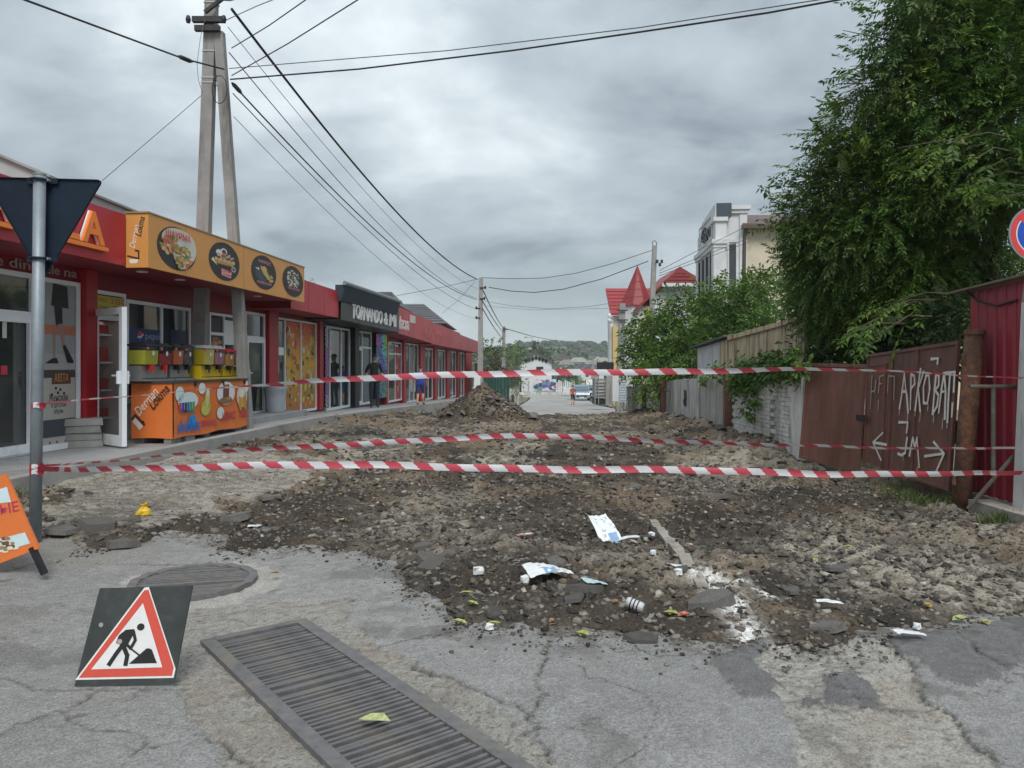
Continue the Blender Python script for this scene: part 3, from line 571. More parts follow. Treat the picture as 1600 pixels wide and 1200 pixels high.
b.ell(cx-.12, cz+.13, .07, .06, y-.001, (.7, .7, .68)); b.ell(cx-.02, cz+.17, .07, .06, y-.0012, (.7, .7, .68)); b.ell(cx-.02, cz+.165, .045, .04, y-.0014, (.03, .03, .03))
blobs(b, y-.001, rs, cx, cz+.10, .2, .05, 40, [(.55, .12, .05), (.3, .25, .2), (.12, .1, .1), (.6, .5, .4)], .012, .03, pos[1])
for k in range(9): b.ell(cx-.19+.047*k, cz+.015-.012*(k % 2), .032, .034, y-.005-.0002*k, (.50, .31, .10) if k % 2 else (.62, .42, .17), 10)
for k in range(8): b.ell(cx-.17+.047*k, cz-.04, .03, .026, y-.008-.0002*k, (.42, .25, .08), 10)
b.poly([(cx-.29, cz-.02), (cx-.16, cz-.10), (cx-.25, cz+.03)], y-.004, (.7, .66, .55))
b.poly([(cx-.07, cz-.13), (cx+.15, cz-.16), (cx+.13, cz-.27), (cx-.08, cz-.25)], y-.004, (.62, .45, .42)); b.text('LOKMA', cx+.03, cz-.185, .075, y-.006, .0005, (.6, .03, .05), 'CENTER', bold=.01); b.text('LOKMA', cx+.03, cz-.25, .065, y-.006, .0005, (.6, .03, .05), 'CENTER', bold=.01)
b.ell(cx+.19, cz-.1, .05, .05, y-.004, (.5, .5, .48)); b.ell(cx+.19, cz-.1, .03, .03, y-.005, (.08, .03, .03)); build(b, 'food_picture', M['print'], sg)
cx, cz, r = pos[2]; b, y, rs = food(cx, cz, r, 3)
b.ell(cx-.04, cz-.03, .19, .15, y-.0005, (.04, .06, .08))
for k in range(4): b.ell(cx-.03+.045*k, cz+.03-.03*k, .11, .03, y-.002-.0004*k, (.55, .36, .09) if k % 2 else (.62, .45, .16), 14, -1.0)
blobs(b, y-.004, rs, cx+.15, cz-.09, .09, .08, 30, [(.62, .46, .14), (.5, .34, .08)], .01, .03, pos[2]); b.ell(cx+.0, cz+.05, .065, .075, y-.006, (.62, .40, .10))
b.poly([(cx-.24, cz+.05), (cx-.13, cz+.02), (cx-.15, cz+.07)], y-.004, (.7, .7, .66)); b.text('ЧУРРОС', cx, cz+.17, .085, y-.006, .0005, (.6, .25, .3), 'CENTER', bold=.014); b.text('КОЛБАСКИ', cx, cz-.235, .07, y-.006, .0005, (.6, .25, .3), 'CENTER', bold=.014); build(b, 'food_picture', M['print'], sg)
cx, cz, r = pos[3]; b, y, rs = food(cx, cz, r, 4)
blobs(b, y-.001, rs, cx, cz+.05, .2, .2, 110, [(.7, .68, .6), (.55, .5, .38), (.05, .045, .05), (.12, .1, .09), (.62, .58, .45)], .012, .04, pos[3]); b.text('ПОПКОРН', cx, cz-.19, .075, y-.014, .0005, (.6, .2, .25), 'CENTER', bold=.016); build(b, 'food_picture', M['print'], sg)
# the return of the sign that faces the camera: script lettering running up it
TR = frame_T(SW(11.35, .955, 3.07), (NV[0], NV[1], 0)); b = MB(TR)
b.text('Derman', .135, .27, .13, -.003, .0008, (.78, .70, .60), shear=.3, rot=1.35, bold=.004, sx=.8); b.text('Lokma', .23, .44, .135, -.004, .0008, (.03, .02, .02), shear=.3, rot=1.35, bold=.006, sx=.8)
b.poly([(.05, .12), (.20, .12), (.17, .06), (.07, .06)], -.003, (.75, .72, .66)); b.stroke([(.03, .17), (.2, .13), (.2, .24), (.15, .25)], .022, -.004, (.03, .02, .02)); build(b, 'sign_lettering', M['print'], sg)
for px in (222, 281, 402): s = S(px, .8); build(MB(FS).tube([(s, -.8, 3.099), (s, -.8, 3.085)], .085, 14), 'soffit_lamp', M['led_lamp'], Bs)
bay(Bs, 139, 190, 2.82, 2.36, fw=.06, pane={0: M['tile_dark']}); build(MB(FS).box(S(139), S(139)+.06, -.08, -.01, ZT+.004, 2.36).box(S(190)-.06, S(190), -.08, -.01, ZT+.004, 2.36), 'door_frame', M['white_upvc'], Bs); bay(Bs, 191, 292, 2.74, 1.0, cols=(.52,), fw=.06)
bay(Bs, 322, 363, 2.72, 1.0, cols=(.55,), transom=.75, fw=.05); bay(Bs, 378.5, 409.5, 2.86, ZT+.005, transom=.76, door=(0,), fw=.06)
build(MB(FS).box(S(192), S(376), -.04, .01, ZT+.004, .99), 'apron', M['white_upvc'], Bs)
b = MB(FS); s0, s1 = S(139)+.06, S(187)-.04; z0 = 2.36; b.poly([(s0, z0), (s1, z0), (s1, z0+.38), (s0, z0+.38)], -.075, (.52, .46, .05)); b.text('ТАКСИ', s0+.05, z0+.29, .07, -.077, .0005, (.5, .03, .03)); b.text('2-23-23', s0+.38, z0+.27, .12, -.077, .0005, (.5, .03, .03), bold=.01, width=.42)
b.text('Служба', s0+.05, z0+.17, .08, -.077, .0005, (.05, .04, .02)); b.text('доставки', s0+.05, z0+.08, .08, -.077, .0005, (.05, .04, .02)); b.ell(s1-.22, z0+.12, .17, .07, -.077, (.35, .03, .02)); b.ell(s1-.2, z0+.19, .09, .05, -.0775, (.35, .05, .03)); build(b, 'poster', M['print'], Bs)
b = MB(FS); s0, s1 = S(206), S(289); b.poly([(S(193), 2.02), (S(246), 2.02), (S(246), 2.27), (S(193), 2.27)], -.05, (.015, .04, .13)); sc_ = S(215); b.ell(sc_, 2.145, .085, .085, -.052, (.55, .05, .04)); b.poly([(sc_-.085, 2.13), (sc_+.085, 2.16), (sc_+.07, 2.10), (sc_, 2.06), (sc_-.07, 2.09)], -.053, (.02, .06, .3)); b.stroke([(sc_-.08, 2.13), (sc_, 2.12), (sc_+.08, 2.175)], .03, -.0535, (.7, .7, .7))
b.text('pepsi', S(222), 2.10, .16, -.052, .0005, (.30, .36, .45), bold=.004, width=S(245)-S(222)); b.poly([(S(262), 1.5), (S(290), 1.5), (S(290), 2.3), (S(262), 2.3)], -.05, (.01, .025, .075)); build(b, 'drinks_sticker', M['print'], Bs)
b = MB(FS); s0, s1 = S(323)+.03, S(342); b.poly([(s0, 1.35), (s1, 1.35), (s1, 2.62), (s0, 2.62)], -.05, (.035, .035, .05)); rs = np.random.RandomState(9)
for k in range(26): b.ell(s0+(s1-s0)*(.15+.7*rs.rand()), 1.95+.45*(rs.rand()-.4), .05+.06*rs.rand(), .05, -.051-.0002*k, [(.45, .18, .05), (.25, .08, .04), (.5, .28, .1)][k % 3], 8, 0, .5)
for z in (1.45, 1.6, 1.75): b.ell((s0+s1)/2, z, .06, .035, -.052, (.55, .55, .55), 8)
build(b, 'poster', M['print'], Bs); build(MB(FS).box(S(345), S(361), -.06, -.035, 2.08, 2.6), 'vent_panel', M['white_upvc'], Bs)
column(Bs, 411, 425.5, ZT+.003, 3.07, M['red_frame'])
# open door leaf of shop B
hp = SW(S(141), .06, ZT); dl = np.array((.78, -.626, 0)); TD = frame_T(hp, dl)
dr = MB(TD); LW, LH, q = 1.02, 2.08, .10
dr.box(0, q, -.035, .035, .03, LH); dr.box(LW-q, LW, -.035, .035, .03, LH); dr.box(q, LW-q, -.035, .035, LH-q, LH); dr.box(q, LW-q, -.035, .035, .03, .03+q*1.5)
do = build(dr, 'door', M['white_upvc'], Bs); do['label'] = 'white glazed door standing open'
build(MB(TD).box(q-.01, LW-q+.01, -.012, .012, .16, LH-q+.01), 'pane', M['clear_glass'], do); build(MB(TD).box(LW-.07, LW-.045, -.09, -.035, .95, 1.14).box(LW-.19, LW-.045, -.1, -.08, 1.06, 1.085).box(LW-.07, LW-.045, .035, .09, .95, 1.14).box(LW-.19, LW-.045, .08, .1, 1.06, 1.085), 'handle', M['white_upvc'], do)
for z in (.25, 1.05, 1.85): build(MB(TD).tube([(0, -.045, z), (0, -.045, z+.1)], .014, 8), 'hinge', M['white_upvc'], do)
# --- shop C, orange fruit posters
Cs = shop('narrow red shop whose windows carry orange fruit posters', 20)
sC0, sC1 = S(424), S(494.5); zC = zter(20.5)
wall(Cs, sC0+.01, sC1-.01, zC-.4, 3.5); fascia(Cs, 17.75, 21.25, .95, 2.94, 3.70, 2.94, 3.67, pw=1.2)
zt = ZF(440, 497); bay(Cs, 427, 491, zt, zC+.01, cols=(.20, .585), fw=.05, pane={0: M['glass']}); build(MB(FS).box(S(428.5), S(439), -.075, -.06, zt-.95, zt-.75), 'transom_bar', M['white_upvc'], Cs)
rs = np.random.RandomState(12)
for f0, f1 in ((.205, .58), (.59, .985)):
    a, c = S(427)+(S(491)-S(427))*f0+.03, S(427)+(S(491)-S(427))*f1-.02; b = MB(FS); zb, zn = zC+.1, zt-.07
    for k in range(16):
        t = k/16; t2 = (k+1)/16; col = np.array((.60, .05, .04))*max(0, (t-.45)*2)+np.array((.62, .36, .02))*(1-abs(t-.5)*2)+np.array((.45, .17, .05))*max(0, (.5-t)*2); b.poly([(a, zb+(zn-zb)*t), (c, zb+(zn-zb)*t), (c, zb+(zn-zb)*t2), (a, zb+(zn-zb)*t2)], -.047, tuple(col))
    for k in range(70):
        cc = [(.62, .5, .08), (.05, .07, .02), (.55, .45, .25), (.45, .08, .03), (.18, .25, .04), (.66, .6, .45)][rs.randint(6)]; rr = .03+.10*rs.rand()**2; x = a+rr+(c-a-2*rr)*rs.rand(); z = zb+rr+(zn-zb-2*rr)*rs.rand()**1.3
        b.ell(x, z, rr, rr*(.5+.5*rs.rand()), -.048-.0002*k, cc, 9, rs.rand()*3, .3)
    build(b, 'poster', M['print'], Cs)
build(MB(FS).poly([(S(429.5), 1.45), (S(433), 1.45), (S(433), 1.75), (S(429.5), 1.75)], -.05, (.6, .6, .6)), 'notice', M['print'], Cs)
column(Cs, 491.6, 497, zC, 2.95, M['red_frame'])
# --- shop D, black fascia with letters and awning cassette
D = shop('black shop with tall white letters and a rolled awning', 25)
sD0, sD1 = S(496), S(597.5); zD = zter(24)
wall(D, sD0+.01, sD1-.01, zD-.5, 3.45, M['black_panel'])
fascia(D, 21.3, 28.1, 1.0, 2.90, 3.66, 2.82, 3.66, pw=1.7, m=M['black_panel'])
b = MB(FS); s0, s1 = S(535, 1.1), S(628, 1.25); b.hexa([(s0, -1.06, 3.40), (s1, -1.06, 3.42), (s1, -.9, 3.42), (s0, -.9, 3.40)], [(s0, -1.20, 3.84), (s1, -1.20, 3.86), (s1, -.9, 3.86), (s0, -.9, 3.84)]); aw = build(b, 'awning', M['awning'], D)
build(MB(FS).tube([(s0-.06, -1.18, 3.88), (s1+.05, -1.18, 3.90)], .06, 10), 'awning_roller', M['galvanised'], aw)
for wd_, p0_, p1_ in (('TORNANDO', 549.5, 596.5), ('&', 599.5, 605), ('MI', 607.5, 617.5)): build(MB(FS).text(wd_, S(p0_, 1.02), 3.0, .62, -1.03, .02, bold=.006, width=S(p1_, 1.02)-S(p0_, 1.02)), 'lettering', M['white_letter'], D)
zt = ZF(520, 510); bay(D, 505.5, 543.5, ZF(520, 511), zD+.01, cols=(.16, .62), fw=.055, pane={}); bay(D, 553, 577.5, ZF(560, 517), zD, cols=(.38,), transom=.78, door=(0,), fw=.055)
column(D, 545, 551.5, zD, 2.95, M['black_plain'], .22)
def leds(root, px0, px1, z0, z1, nx, nz, hue):
    b = MB(FS); a, c = S(px0), S(px1)
    for i in range(nx):
        for j in range(nz):
            t = (j+.5)/nz; col = hue((i+.5)/nx, t)
            if col is None: continue
            w_, h_ = (c-a)/nx, (z1-z0)/nz; b.poly([(a+w_*i+w_*.12, z0+h_*j+h_*.25), (a+w_*(i+1)-w_*.12, z0+h_*j+h_*.25), (a+w_*(i+1)-w_*.12, z0+h_*(j+1)-h_*.2), (a+w_*i+w_*.12, z0+h_*(j+1)-h_*.2)], -.185, col)
    pan = build(MB(FS).box(a-.01, c+.01, -.18, -.01, z0, z1), 'display_panel', M['black_plain'], root); build(b, 'lights', M['led'], pan)
import colorsys
leds(D, 499, 503.5, zD+.15, 2.75, 3, 52, lambda u, t: colorsys.hsv_to_rgb(.66+.1*math.sin(t*3)+.08*u, .7 if .15 < t < .75 else .2, .38) if (int(t*52)+int(u*3)) % 3 else None)
leds(D, 580.5, 597, zD+.15, 2.78, 8, 52, lambda u, t: colorsys.hsv_to_rgb((.95-.75*u if t > .8 else .55+.12*math.sin(u*5+t*9)) % 1, .8, .42 if t > .45 else .25) if random.random() < .8 else None)
# --- shops E and F, the far end of the row
E = shop('red shop with pale signs between the black shop and the lower end', 31)
sE0, sE1 = S(597.5), S(655.5); zE = zter(31)
wall(E, sE0+.01, sE1-.01, zE-.7, 3.4); fascia(E, 28.12, 34.5, .95, 2.80, 3.78, 2.62, 3.60, pw=.95)
column(E, 597.6, 600.5, zE-.1, 2.8); column(E, 625.2, 629, zE-.2, 2.75); column(E, 651.8, 656, zE-.2, 2.7)
bay(E, 601, 625, ZF(610, 534), zE+.08, cols=(.12, .56), transom=.80, fw=.05); bay(E, 630, 651, ZF(640, 537), zE-.1, cols=(.35, .68), fw=.05)
b = MB(FS); rs = np.random.RandomState(4); a, c = S(614), S(624)
b.poly([(a, zE+.15), (c, zE+.15), (c, 2.4), (a, 2.4)], -.047, (.30, .05, .05))
for k in range(30): b.ell(a+.1+(c-a-.2)*rs.rand(), zE+.3+1.9*rs.rand(), .05+.12*rs.rand(), .08, -.048-.0002*k, [(.5, .1, .08), (.55, .3, .25), (.2, .03, .03)][k % 3], 9, rs.rand()*3, .4)
build(b, 'poster', M['print'], E)
build(MB(FS).text('Масла', S(621.5, .98), 2.98, .62, -.97, .01, bold=.02, width=S(639, .98)-S(621.5, .98)), 'lettering', mat('pale_letter', (.62, .55, .54), .5, .05), E); build(MB(FS).box(S(641, .98), S(649, .98), -.985, -.966, 3.3, 3.6), 'small_sign', mat('pale_letter', (.62, .55, .54), .5, .05), E)
build(MB(FS).text('мелочь', S(664, .98), 2.80, .2, -.97, .008, width=S(674, .98)-S(664, .98)), 'lettering', mat('red_letter', (.45, .12, .12), .5, .05), E)
b = MB(FS); b.text('1001', S(658, .98), 2.95, .6, -.97, .008, bold=.01, width=S(673, .98)-S(658, .98)); build(b, 'lettering', mat('red_letter', (.45, .12, .12), .5, .05), E)
Fs = shop('last red shop of the row with plain fascia beside the utility pole', 42)
sF0, sF1 = S(656), S(735); zF_ = zter(42)
wall(Fs, sF0+.01, sF1-.01, zF_-.9, 2.9); fascia(Fs, 34.52, 42.6, .95, 2.58, 3.56, 2.50, 3.40, pw=.95); fascia(Fs, 42.62, 50.2, .95, 2.50, 3.32, 2.42, 3.16, pw=.95)
b = MB(FS); b.text('Парикмахерская', S(677, .98), 3.0, .4, -.97, .008, width=S(700, .98)-S(677, .98)); build(b, 'lettering', mat('red_letter', (.45, .12, .12), .5, .05), Fs)
for (p0, p1), cols in (((660, 674), (.5,)), ((679.5, 693.5), (.3, .65)), ((700, 710.5), (.5,)), ((714.5, 723.5), (.5,))):
    zz = zter(S((p0+p1)/2)); bay(Fs, p0, p1, ZF((p0+p1)/2, 547-(690-(p0+p1)/2)*.13), zz+.02, cols=cols, fw=.06)
for p0, p1 in ((656.3, 659.5), (674.6, 679), (694.2, 699.5), (711, 714), (724, 734)): column(Fs, p0, p1, zter(S(p0))-.2, 2.6)
# parapet caps, roofs of the row
for rt, s0, s1, z in ((A, 5, 11.3, 3.72), (Cs, 17.75, 21.2, 3.52), (E, 28.2, 34.4, 3.42)):
    build(MB(FS).box(s0, s1, .31, 6, z-.2, z), 'roof', M['grey_roof'], rt)
# ------------------------------------------------------------------ counter and what stands on it
cs0, cs1 = 12.08, 14.72; n0, n1 = .60, 1.27
cn = thing('counter', 'drinks counter wrapped in an orange banner with drink pictures', 'counter', SW(13, .9, ZT))
build(MB(FS).box(cs0+.02, cs1-.02, -n1+.02, -n0, .56, 1.36), 'body', M['tile_dark'], cn)
build(MB(FS).box(cs0-.03, cs1+.03, -n1-.03, -n0+.03, 1.362, 1.395), 'counter_top', mat('dark_counter', (.05, .05, .05), .5, .1), cn)
def wavy(T, w_, h_, nx, nz, amp):
    V = []; 
    for j in range(nz+1):
        for i in range(nx+1):
            u, v = i/nx, j/nz; V.append((u*w_, -amp*(.5+.5*math.sin(u*w_*7+v*3))*(1-v*.6)-amp*.7*vnoise(u*w_*6, v*5)-.004, v*h_+(.012*math.sin(u*w_*5) if j == 0 else 0)))
    return V, [(j*(nx+1)+i, j*(nx+1)+i+1, (j+1)*(nx+1)+i+1, (j+1)*(nx+1)+i) for j in range(nz) for i in range(nx)]
TF = FS@np.array([[1, 0, 0, cs0], [0, 1, 0, -n1], [0, 0, 1, .50], [0, 0, 0, 1.]]); V, Fq = wavy(TF, cs1-cs0, .86, 40, 14, .012); bn = build(MB(TF).add(V, Fq), 'banner', M['banner'], cn, True)
TL_ = frame_T(SW(cs0, n0, .50), (NV[0], NV[1], 0)); V, Fq = wavy(TL_, n1-n0, .86, 14, 14, .008); bl = build(MB(TL_).add(V, Fq), 'banner', M['banner'], cn, True)
b = MB(TL_); b.text('Derman', .13, .34, .20, -.022, .0006, (.75, .68, .6), shear=.3, rot=.85, sx=.75, bold=.006); b.text('Lokma', .36, .44, .21, -.024, .0006, (.03, .02, .02), shear=.3, rot=.85, sx=.75, bold=.008)
b.poly([(.02, .27), (.14, .13), (.20, .19), (.07, .33)], -.022, (.7, .66, .6)); b.stroke([(.02, .30), (.07, .37), (.22, .22), (.2, .27)], .03, -.023, (.03, .02, .02)); build(b, 'print', M['print'], bl)
b = MB(TF); W_ = cs1-cs0; y = -.028; E_ = lambda u, v, ru, rv, c, k=1, rot=0, n=18: b.ell(u*W_, v*.86, ru*W_, rv*.86, y-.0006*k, c, n, rot)
E_(.06, .80, .05, .14, (.60, .72, .74)); E_(.16, .66, .12, .17, (.60, .72, .74))
for k, c in enumerate([(.5, .05, .12), (.02, .06, .35), (.03, .03, .04), (.03, .12, .45), (.03, .3, .1), (.1, .3, .1)]): b.poly([((.05+.032*k)*W_, .46*.86), ((.076+.032*k)*W_, .46*.86), ((.078+.032*k)*W_, .64*.86), ((.05+.032*k)*W_, .64*.86)], y-.003, c)
E_(.33, .88, .045, .11, (.66, .70, .70)); E_(.38, .50, .065, .16, (.40, .42, .06), 2, .1); E_(.40, .70, .03, .17, (.55, .55, .20), 3, -.1); E_(.37, .45, .05, .10, (.52, .50, .12), 4); E_(.405, .79, .022, .07, (.66, .66, .6), 5)
E_(.66, .75, .13, .24, (.66, .70, .72)); b.poly([(.61*W_, .60*.86), (.70*W_, .60*.86), (.705*W_, .93*.86), (.62*W_, .93*.86)], y-.002, (.16, .05, .03)); E_(.655, .60, .10, .07, (.26, .13, .06), 5); E_(.70, .64, .04, .03, (.40, .24, .08), 6); E_(.66, .88, .03, .05, (.35, .12, .06), 6)
E_(.58, .36, .05, .12, (.66, .72, .74)); E_(.905, .66, .085, .24, (.62, .56, .46)); E_(.88, .55, .03, .2, (.55, .30, .05), 2); E_(.945, .56, .03, .19, (.50, .26, .05), 2); E_(.9, .72, .045, .09, (.70, .68, .62), 3); E_(.975, .86, .03, .12, (.70, .72, .74), 4)
b.text('shishca', .03*W_, .10*.86, .27, y-.006, .0006, (.02, .16, .55), bold=.02, shear=.15, width=.27*W_); E_(.21, .27, .05, .14, (.03, .25, .60), 2); E_(.20, .36, .02, .05, (.03, .25, .6), 3)
b.text('ЛИМОНАД', .31*W_, .13*.86, .15, y-.004, .0006, (.45, .04, .10), bold=.01, width=.22*W_); b.text('КВАС', .60*W_, .20*.86, .19, y-.004, .0006, (.42, .04, .10), bold=.012, width=.20*W_); b.text('ПИВО', .86*W_, .20*.86, .17, y-.004, .0006, (.42, .04, .10), bold=.012, width=.135*W_)
build(b, 'print', M['print'], bn)
for s, n, l in ((12.24, 1.18, .3), (12.64, 1.2, .3), (13.3, 1.15, .2), (14.5, 1.15, .25), (12.3, .7, .3), (14.5, .7, .3)):
    build(MB(FS).box(s-l/2, s+l/2, -n-.06, -n+.06, ZT+.002, .56), 'support_block', M['paving_slab'], cn)
for u in (.25, .62, .95): build(MB(TF).box(u*W_-.03, u*W_+.03, -.035, .0, .80, .895), 'clip', M['black_plain'], cn)
CT = 1.396
def tankmat(nm, c): return mat('juice_'+nm, c, .12, .04, 4, spec=.6)
def dispenser(label, px0, px1, n, tanks, basecol, lid, taps, th=.28, bh=.24, depth=.28):
    s0, s1 = S(px0, n), S(px1, n); r = thing('drink_dispenser', label, 'drink dispenser', SW((s0+s1)/2, n-depth/2, CT), 'drink dispensers on the counter'); g = .012
    build(MB(FS).box(s0+.02, s1-.02, -n+.06, -n+depth, CT+.03, CT+bh).box(s0, s1, -n-.05, -n+depth, CT, CT+.03), 'base', basecol, r)
    k = len(tanks)
    for i, (c, f) in enumerate(tanks):
        a, e2 = s0+(s1-s0)*i/k+g, s0+(s1-s0)*(i+1)/k-g; z0 = CT+bh+.02
        tk = build(MB(FS).hexa([(a+.01, -n, z0), (e2-.01, -n, z0), (e2-.01, -n+depth-.02, z0), (a+.01, -n+depth-.02, z0)], [(a, -n-.01, z0+th*f), (e2, -n-.01, z0+th*f), (e2, -n+depth-.01, z0+th*f), (a, -n+depth-.01, z0+th*f)]), 'juice', c, r)
        build(MB(FS).box(a-.004, e2+.004, -n-.018, -n-.012, z0, z0+th).box(a-.008, a-.004, -n-.012, -n+depth, z0, z0+th).box(e2+.004, e2+.008, -n-.012, -n+depth, z0, z0+th), 'tank', M['clear_glass'], r)
        build(MB(FS).box(a-.01, e2+.01, -n-.025, -n+depth, z0+th+.002, z0+th+.035).box(a+.03, e2-.03, -n+.02, -n+depth-.04, z0+th+.036, z0+th+.06), 'lid', lid, r); build(MB(FS).ell((a+e2)/2+.03, z0+th*.62, .035, .04, -n-.0195, (.62, .62, .62), 12).poly([(a+.03, z0+th*.84), (a+.1, z0+th*.84), (a+.1, z0+th*.97), (a+.03, z0+th*.97)], -n-.0195, (.5, .1, .1)), 'sticker', M['print'], r)
        m_ = (a+e2)/2; build(MB(FS).box(m_-.025, m_+.025, -n-.03, -n+.05, CT+bh-.07, CT+bh+.015).tube([(m_, -n+.0, CT+bh-.06), (m_, -n-.01, CT+bh-.13)], .014, 8), 'tap', taps, r)
    build(MB(FS).box(s0+.05, s1-.05, -n-.04, -n+.055, CT+.032, CT+.045), 'drip_tray', M['dark_metal'], r)
    return r
steel = mat('brushed_steel', (.35, .35, .36), .35, .1, 4, metal=.6); redp = mat('red_plastic', (.5, .02, .02), .4, .05); yel = mat('yellow_plastic', (.66, .45, .01), .4, .06)
dispenser('steel dispenser with lime green and red juice tanks beside the open door', 225, 268, .90, [(tankmat('lime', (.60, .58, .03)), .78), (tankmat('red', (.40, .015, .03)), .62)], steel, M['black_plain'], redp)
dispenser('steel dispenser with orange and dark juice tanks, left of the concrete pole', 270, 302, .90, [(tankmat('orange', (.68, .12, .02)), .82), (tankmat('cola', (.03, .02, .03)), .7)], steel, M['black_plain'], M['black_plain'])
dispenser('yellow dispenser with a yellow tank and coloured straws print', 318, 350, 1.02, [(tankmat('yellow', (.72, .56, .01)), .95), (tankmat('slush', (.40, .06, .10)), .75)], yel, mat('clear_lid', (.4, .42, .43), .2, .05), M['black_plain'])
dispenser('yellow dispenser with an orange tank and red lid at the counter end', 352, 379, 1.02, [(tankmat('mango', (.70, .30, .01)), .85), (tankmat('cherry', (.36, .02, .04)), .85)], yel, redp, M['black_plain'], th=.25, bh=.22)
# bin, step, slabs
st = build(MB(FS).box(S(392, .75), S(462, .55), -.85, -.02, zter(19)-.05, zter(19)+.14), 'step', M['terrace'], None, label='low concrete step under the grey bin', cat='step')
bp = SW(S(427, .35), .4, zter(19)+.142); pr_ = [(0, .20), (.02, .21), (.3, .235), (.52, .255), (.55, .275), (.58, .27)]; b = MB(); n = 22
bo = thing('bin', 'light grey plastic bin on the shop step', 'bin', bp)
V = [(bp[0]+r*math.cos(6.2832*j/n), bp[1]+r*math.sin(6.2832*j/n), bp[2]+z) for z, r in pr_ for j in range(n)]; Fq = [(i*n+j, i*n+(j+1) % n, (i+1)*n+(j+1) % n, (i+1)*n+j) for i in range(len(pr_)-1) for j in range(n)]+[tuple(range(n-1, -1, -1))]
build(b.add(V, Fq), 'tub', mat('grey_plastic', (.42, .46, .50), .45, .06), bo, True); build(MB().tube([(bp[0], bp[1], bp[2]+.575), (bp[0], bp[1], bp[2]+.60)], .275, 22), 'lid', mat('grey_plastic', (.42, .46, .50), .45, .06), bo)
sp_ = GP(117, 700, ZT); ord_ = ('bottom slab', 'second slab from the bottom', 'third slab from the bottom', 'topmost slab')
for k in range(4):
    rz = R(28+random.uniform(-4, 4)); T = np.eye(4); c, s_ = math.cos(rz), math.sin(rz); T[:2, :2] = ((c, -s_), (s_, c)); T[:3, 3] = (sp_[0]+random.uniform(-.012, .012), sp_[1]+.18+random.uniform(-.012, .012), ZT+.004+k*.108)
    m2 = MB(T); h2, w2, z1 = .21, .27, .102; m2.hexa([(-w2, -h2, 0), (w2, -h2, 0), (w2, h2, 0), (-w2, h2, 0)], [(-w2+.012, -h2+.012, z1), (w2-.012, -h2+.012, z1), (w2-.012, h2-.012, z1), (-w2+.012, h2-.012, z1)])
    build(m2, 'paving_slab', M['paving_slab'], None, label='grey concrete paving slab, '+ord_[k]+' in the stack by the open door', cat='slab', group='stacked paving slabs')
# ================================================================== utility poles and cables
def pole(label, base, top, w0, w1, d0=None, d1=None, name='utility_pole', cat='pole', group='concrete utility poles'):
    r = thing(name, label, cat, base, group); b = MB(); b.bar(base, top, w0, d0 or w0, w1, d1 or w1, up=(0, 1, 0)); build(b, 'shaft', M['concrete_pole'], r); return r
pb = SW(14.75, .28, ZT-.05); ptop = np.array((-5.58, 14.35, 9.3)); ctr = lambda t: pb+(ptop-pb)*t
p1 = pole('tall concrete pole with a leaning strut, rising through the orange sign', pb, ptop, .25, .20, .20, .16)
sb = SW(14.98, 1.17, ZT-.02); stp = ctr(.84)+np.array((.17, -.02, 0))
build(MB().bar(sb, stp, .20, .19, .165, .155, up=(0, 1, 0)), 'strut', M['concrete_pole'], p1)
b = MB(); q = ctr(.12); b.bar(q+np.array((0, 0, -.75)), q+np.array((.03, 0, .12)), .265, .22, .26, .215, up=(0, 1, 0)); build(b, 'painted_base', mat('pale_blue_paint', (.42, .50, .56), .8, .15, 8, dirt=(.3, .3, .3), damt=.6, dscale=5), p1)
T = frame_T(ctr(.235)+np.array((0, -.118, 0)), (1, .02, 0)); build(MB(T).text('L i vrari', 0, 0, .09, 0, .001, None, 'CENTER', width=.25), 'stencil', mat('red_letter', (.45, .12, .12), .5, .05), p1)
for t, w_ in ((.86, .56), (.842, .46)):
    q = ctr(t); build(MB().box(q[0]-w_/2, q[0]+w_/2, q[1]-.20, q[1]-.11, q[2]-.05, q[2]+.05), 'cross_bracket', M['dark_metal'], p1)
q = ctr(.86)
for dx in (-.36, .30): build(MB().tube([q+np.array((dx, -.16, -.06)), q+np.array((dx, -.16, .0)), q+np.array((dx, -.16, .07))], [.035, .05, .03], 10), 'insulator', M['black_plain'], p1)
q = ctr(.90); build(MB().bar(q+np.array((-.05, -.2, -.25)), q+np.array((.55, -.2, .22)), .06, .06), 'arm', M['dark_metal'], p1)
build(MB().box(q[0]+.35, q[0]+.62, q[1]-.3, q[1]-.08, q[2]+.05, q[2]+.3), 'junction_box', M['black_plain'], p1)
def loop(c, rx, rz, r=.012): return [c+np.array((rx*math.cos(a), 0, rz*math.sin(a))) for a in np.linspace(0, 6.28, 18)]
build(MB().tube(loop(ctr(.715)+np.array((.28, -.2, 0)), .14, .26), .008, 5, False), 'cable_loop', M['cable'], p1); build(MB().tube(loop(q+np.array((.42, -.3, .08)), .22, .16), .011, 5, False), 'cable_loop', M['cable'], p1)
for t in (.80, .745, .735, .90): 
    q = ctr(t); build(MB().bar(q+np.array((0, 0, -.01)), q+np.array((0, 0, .01)), .235, .19), 'strap', mat('steel_strap', (.5, .5, .5), .4, .05), p1)
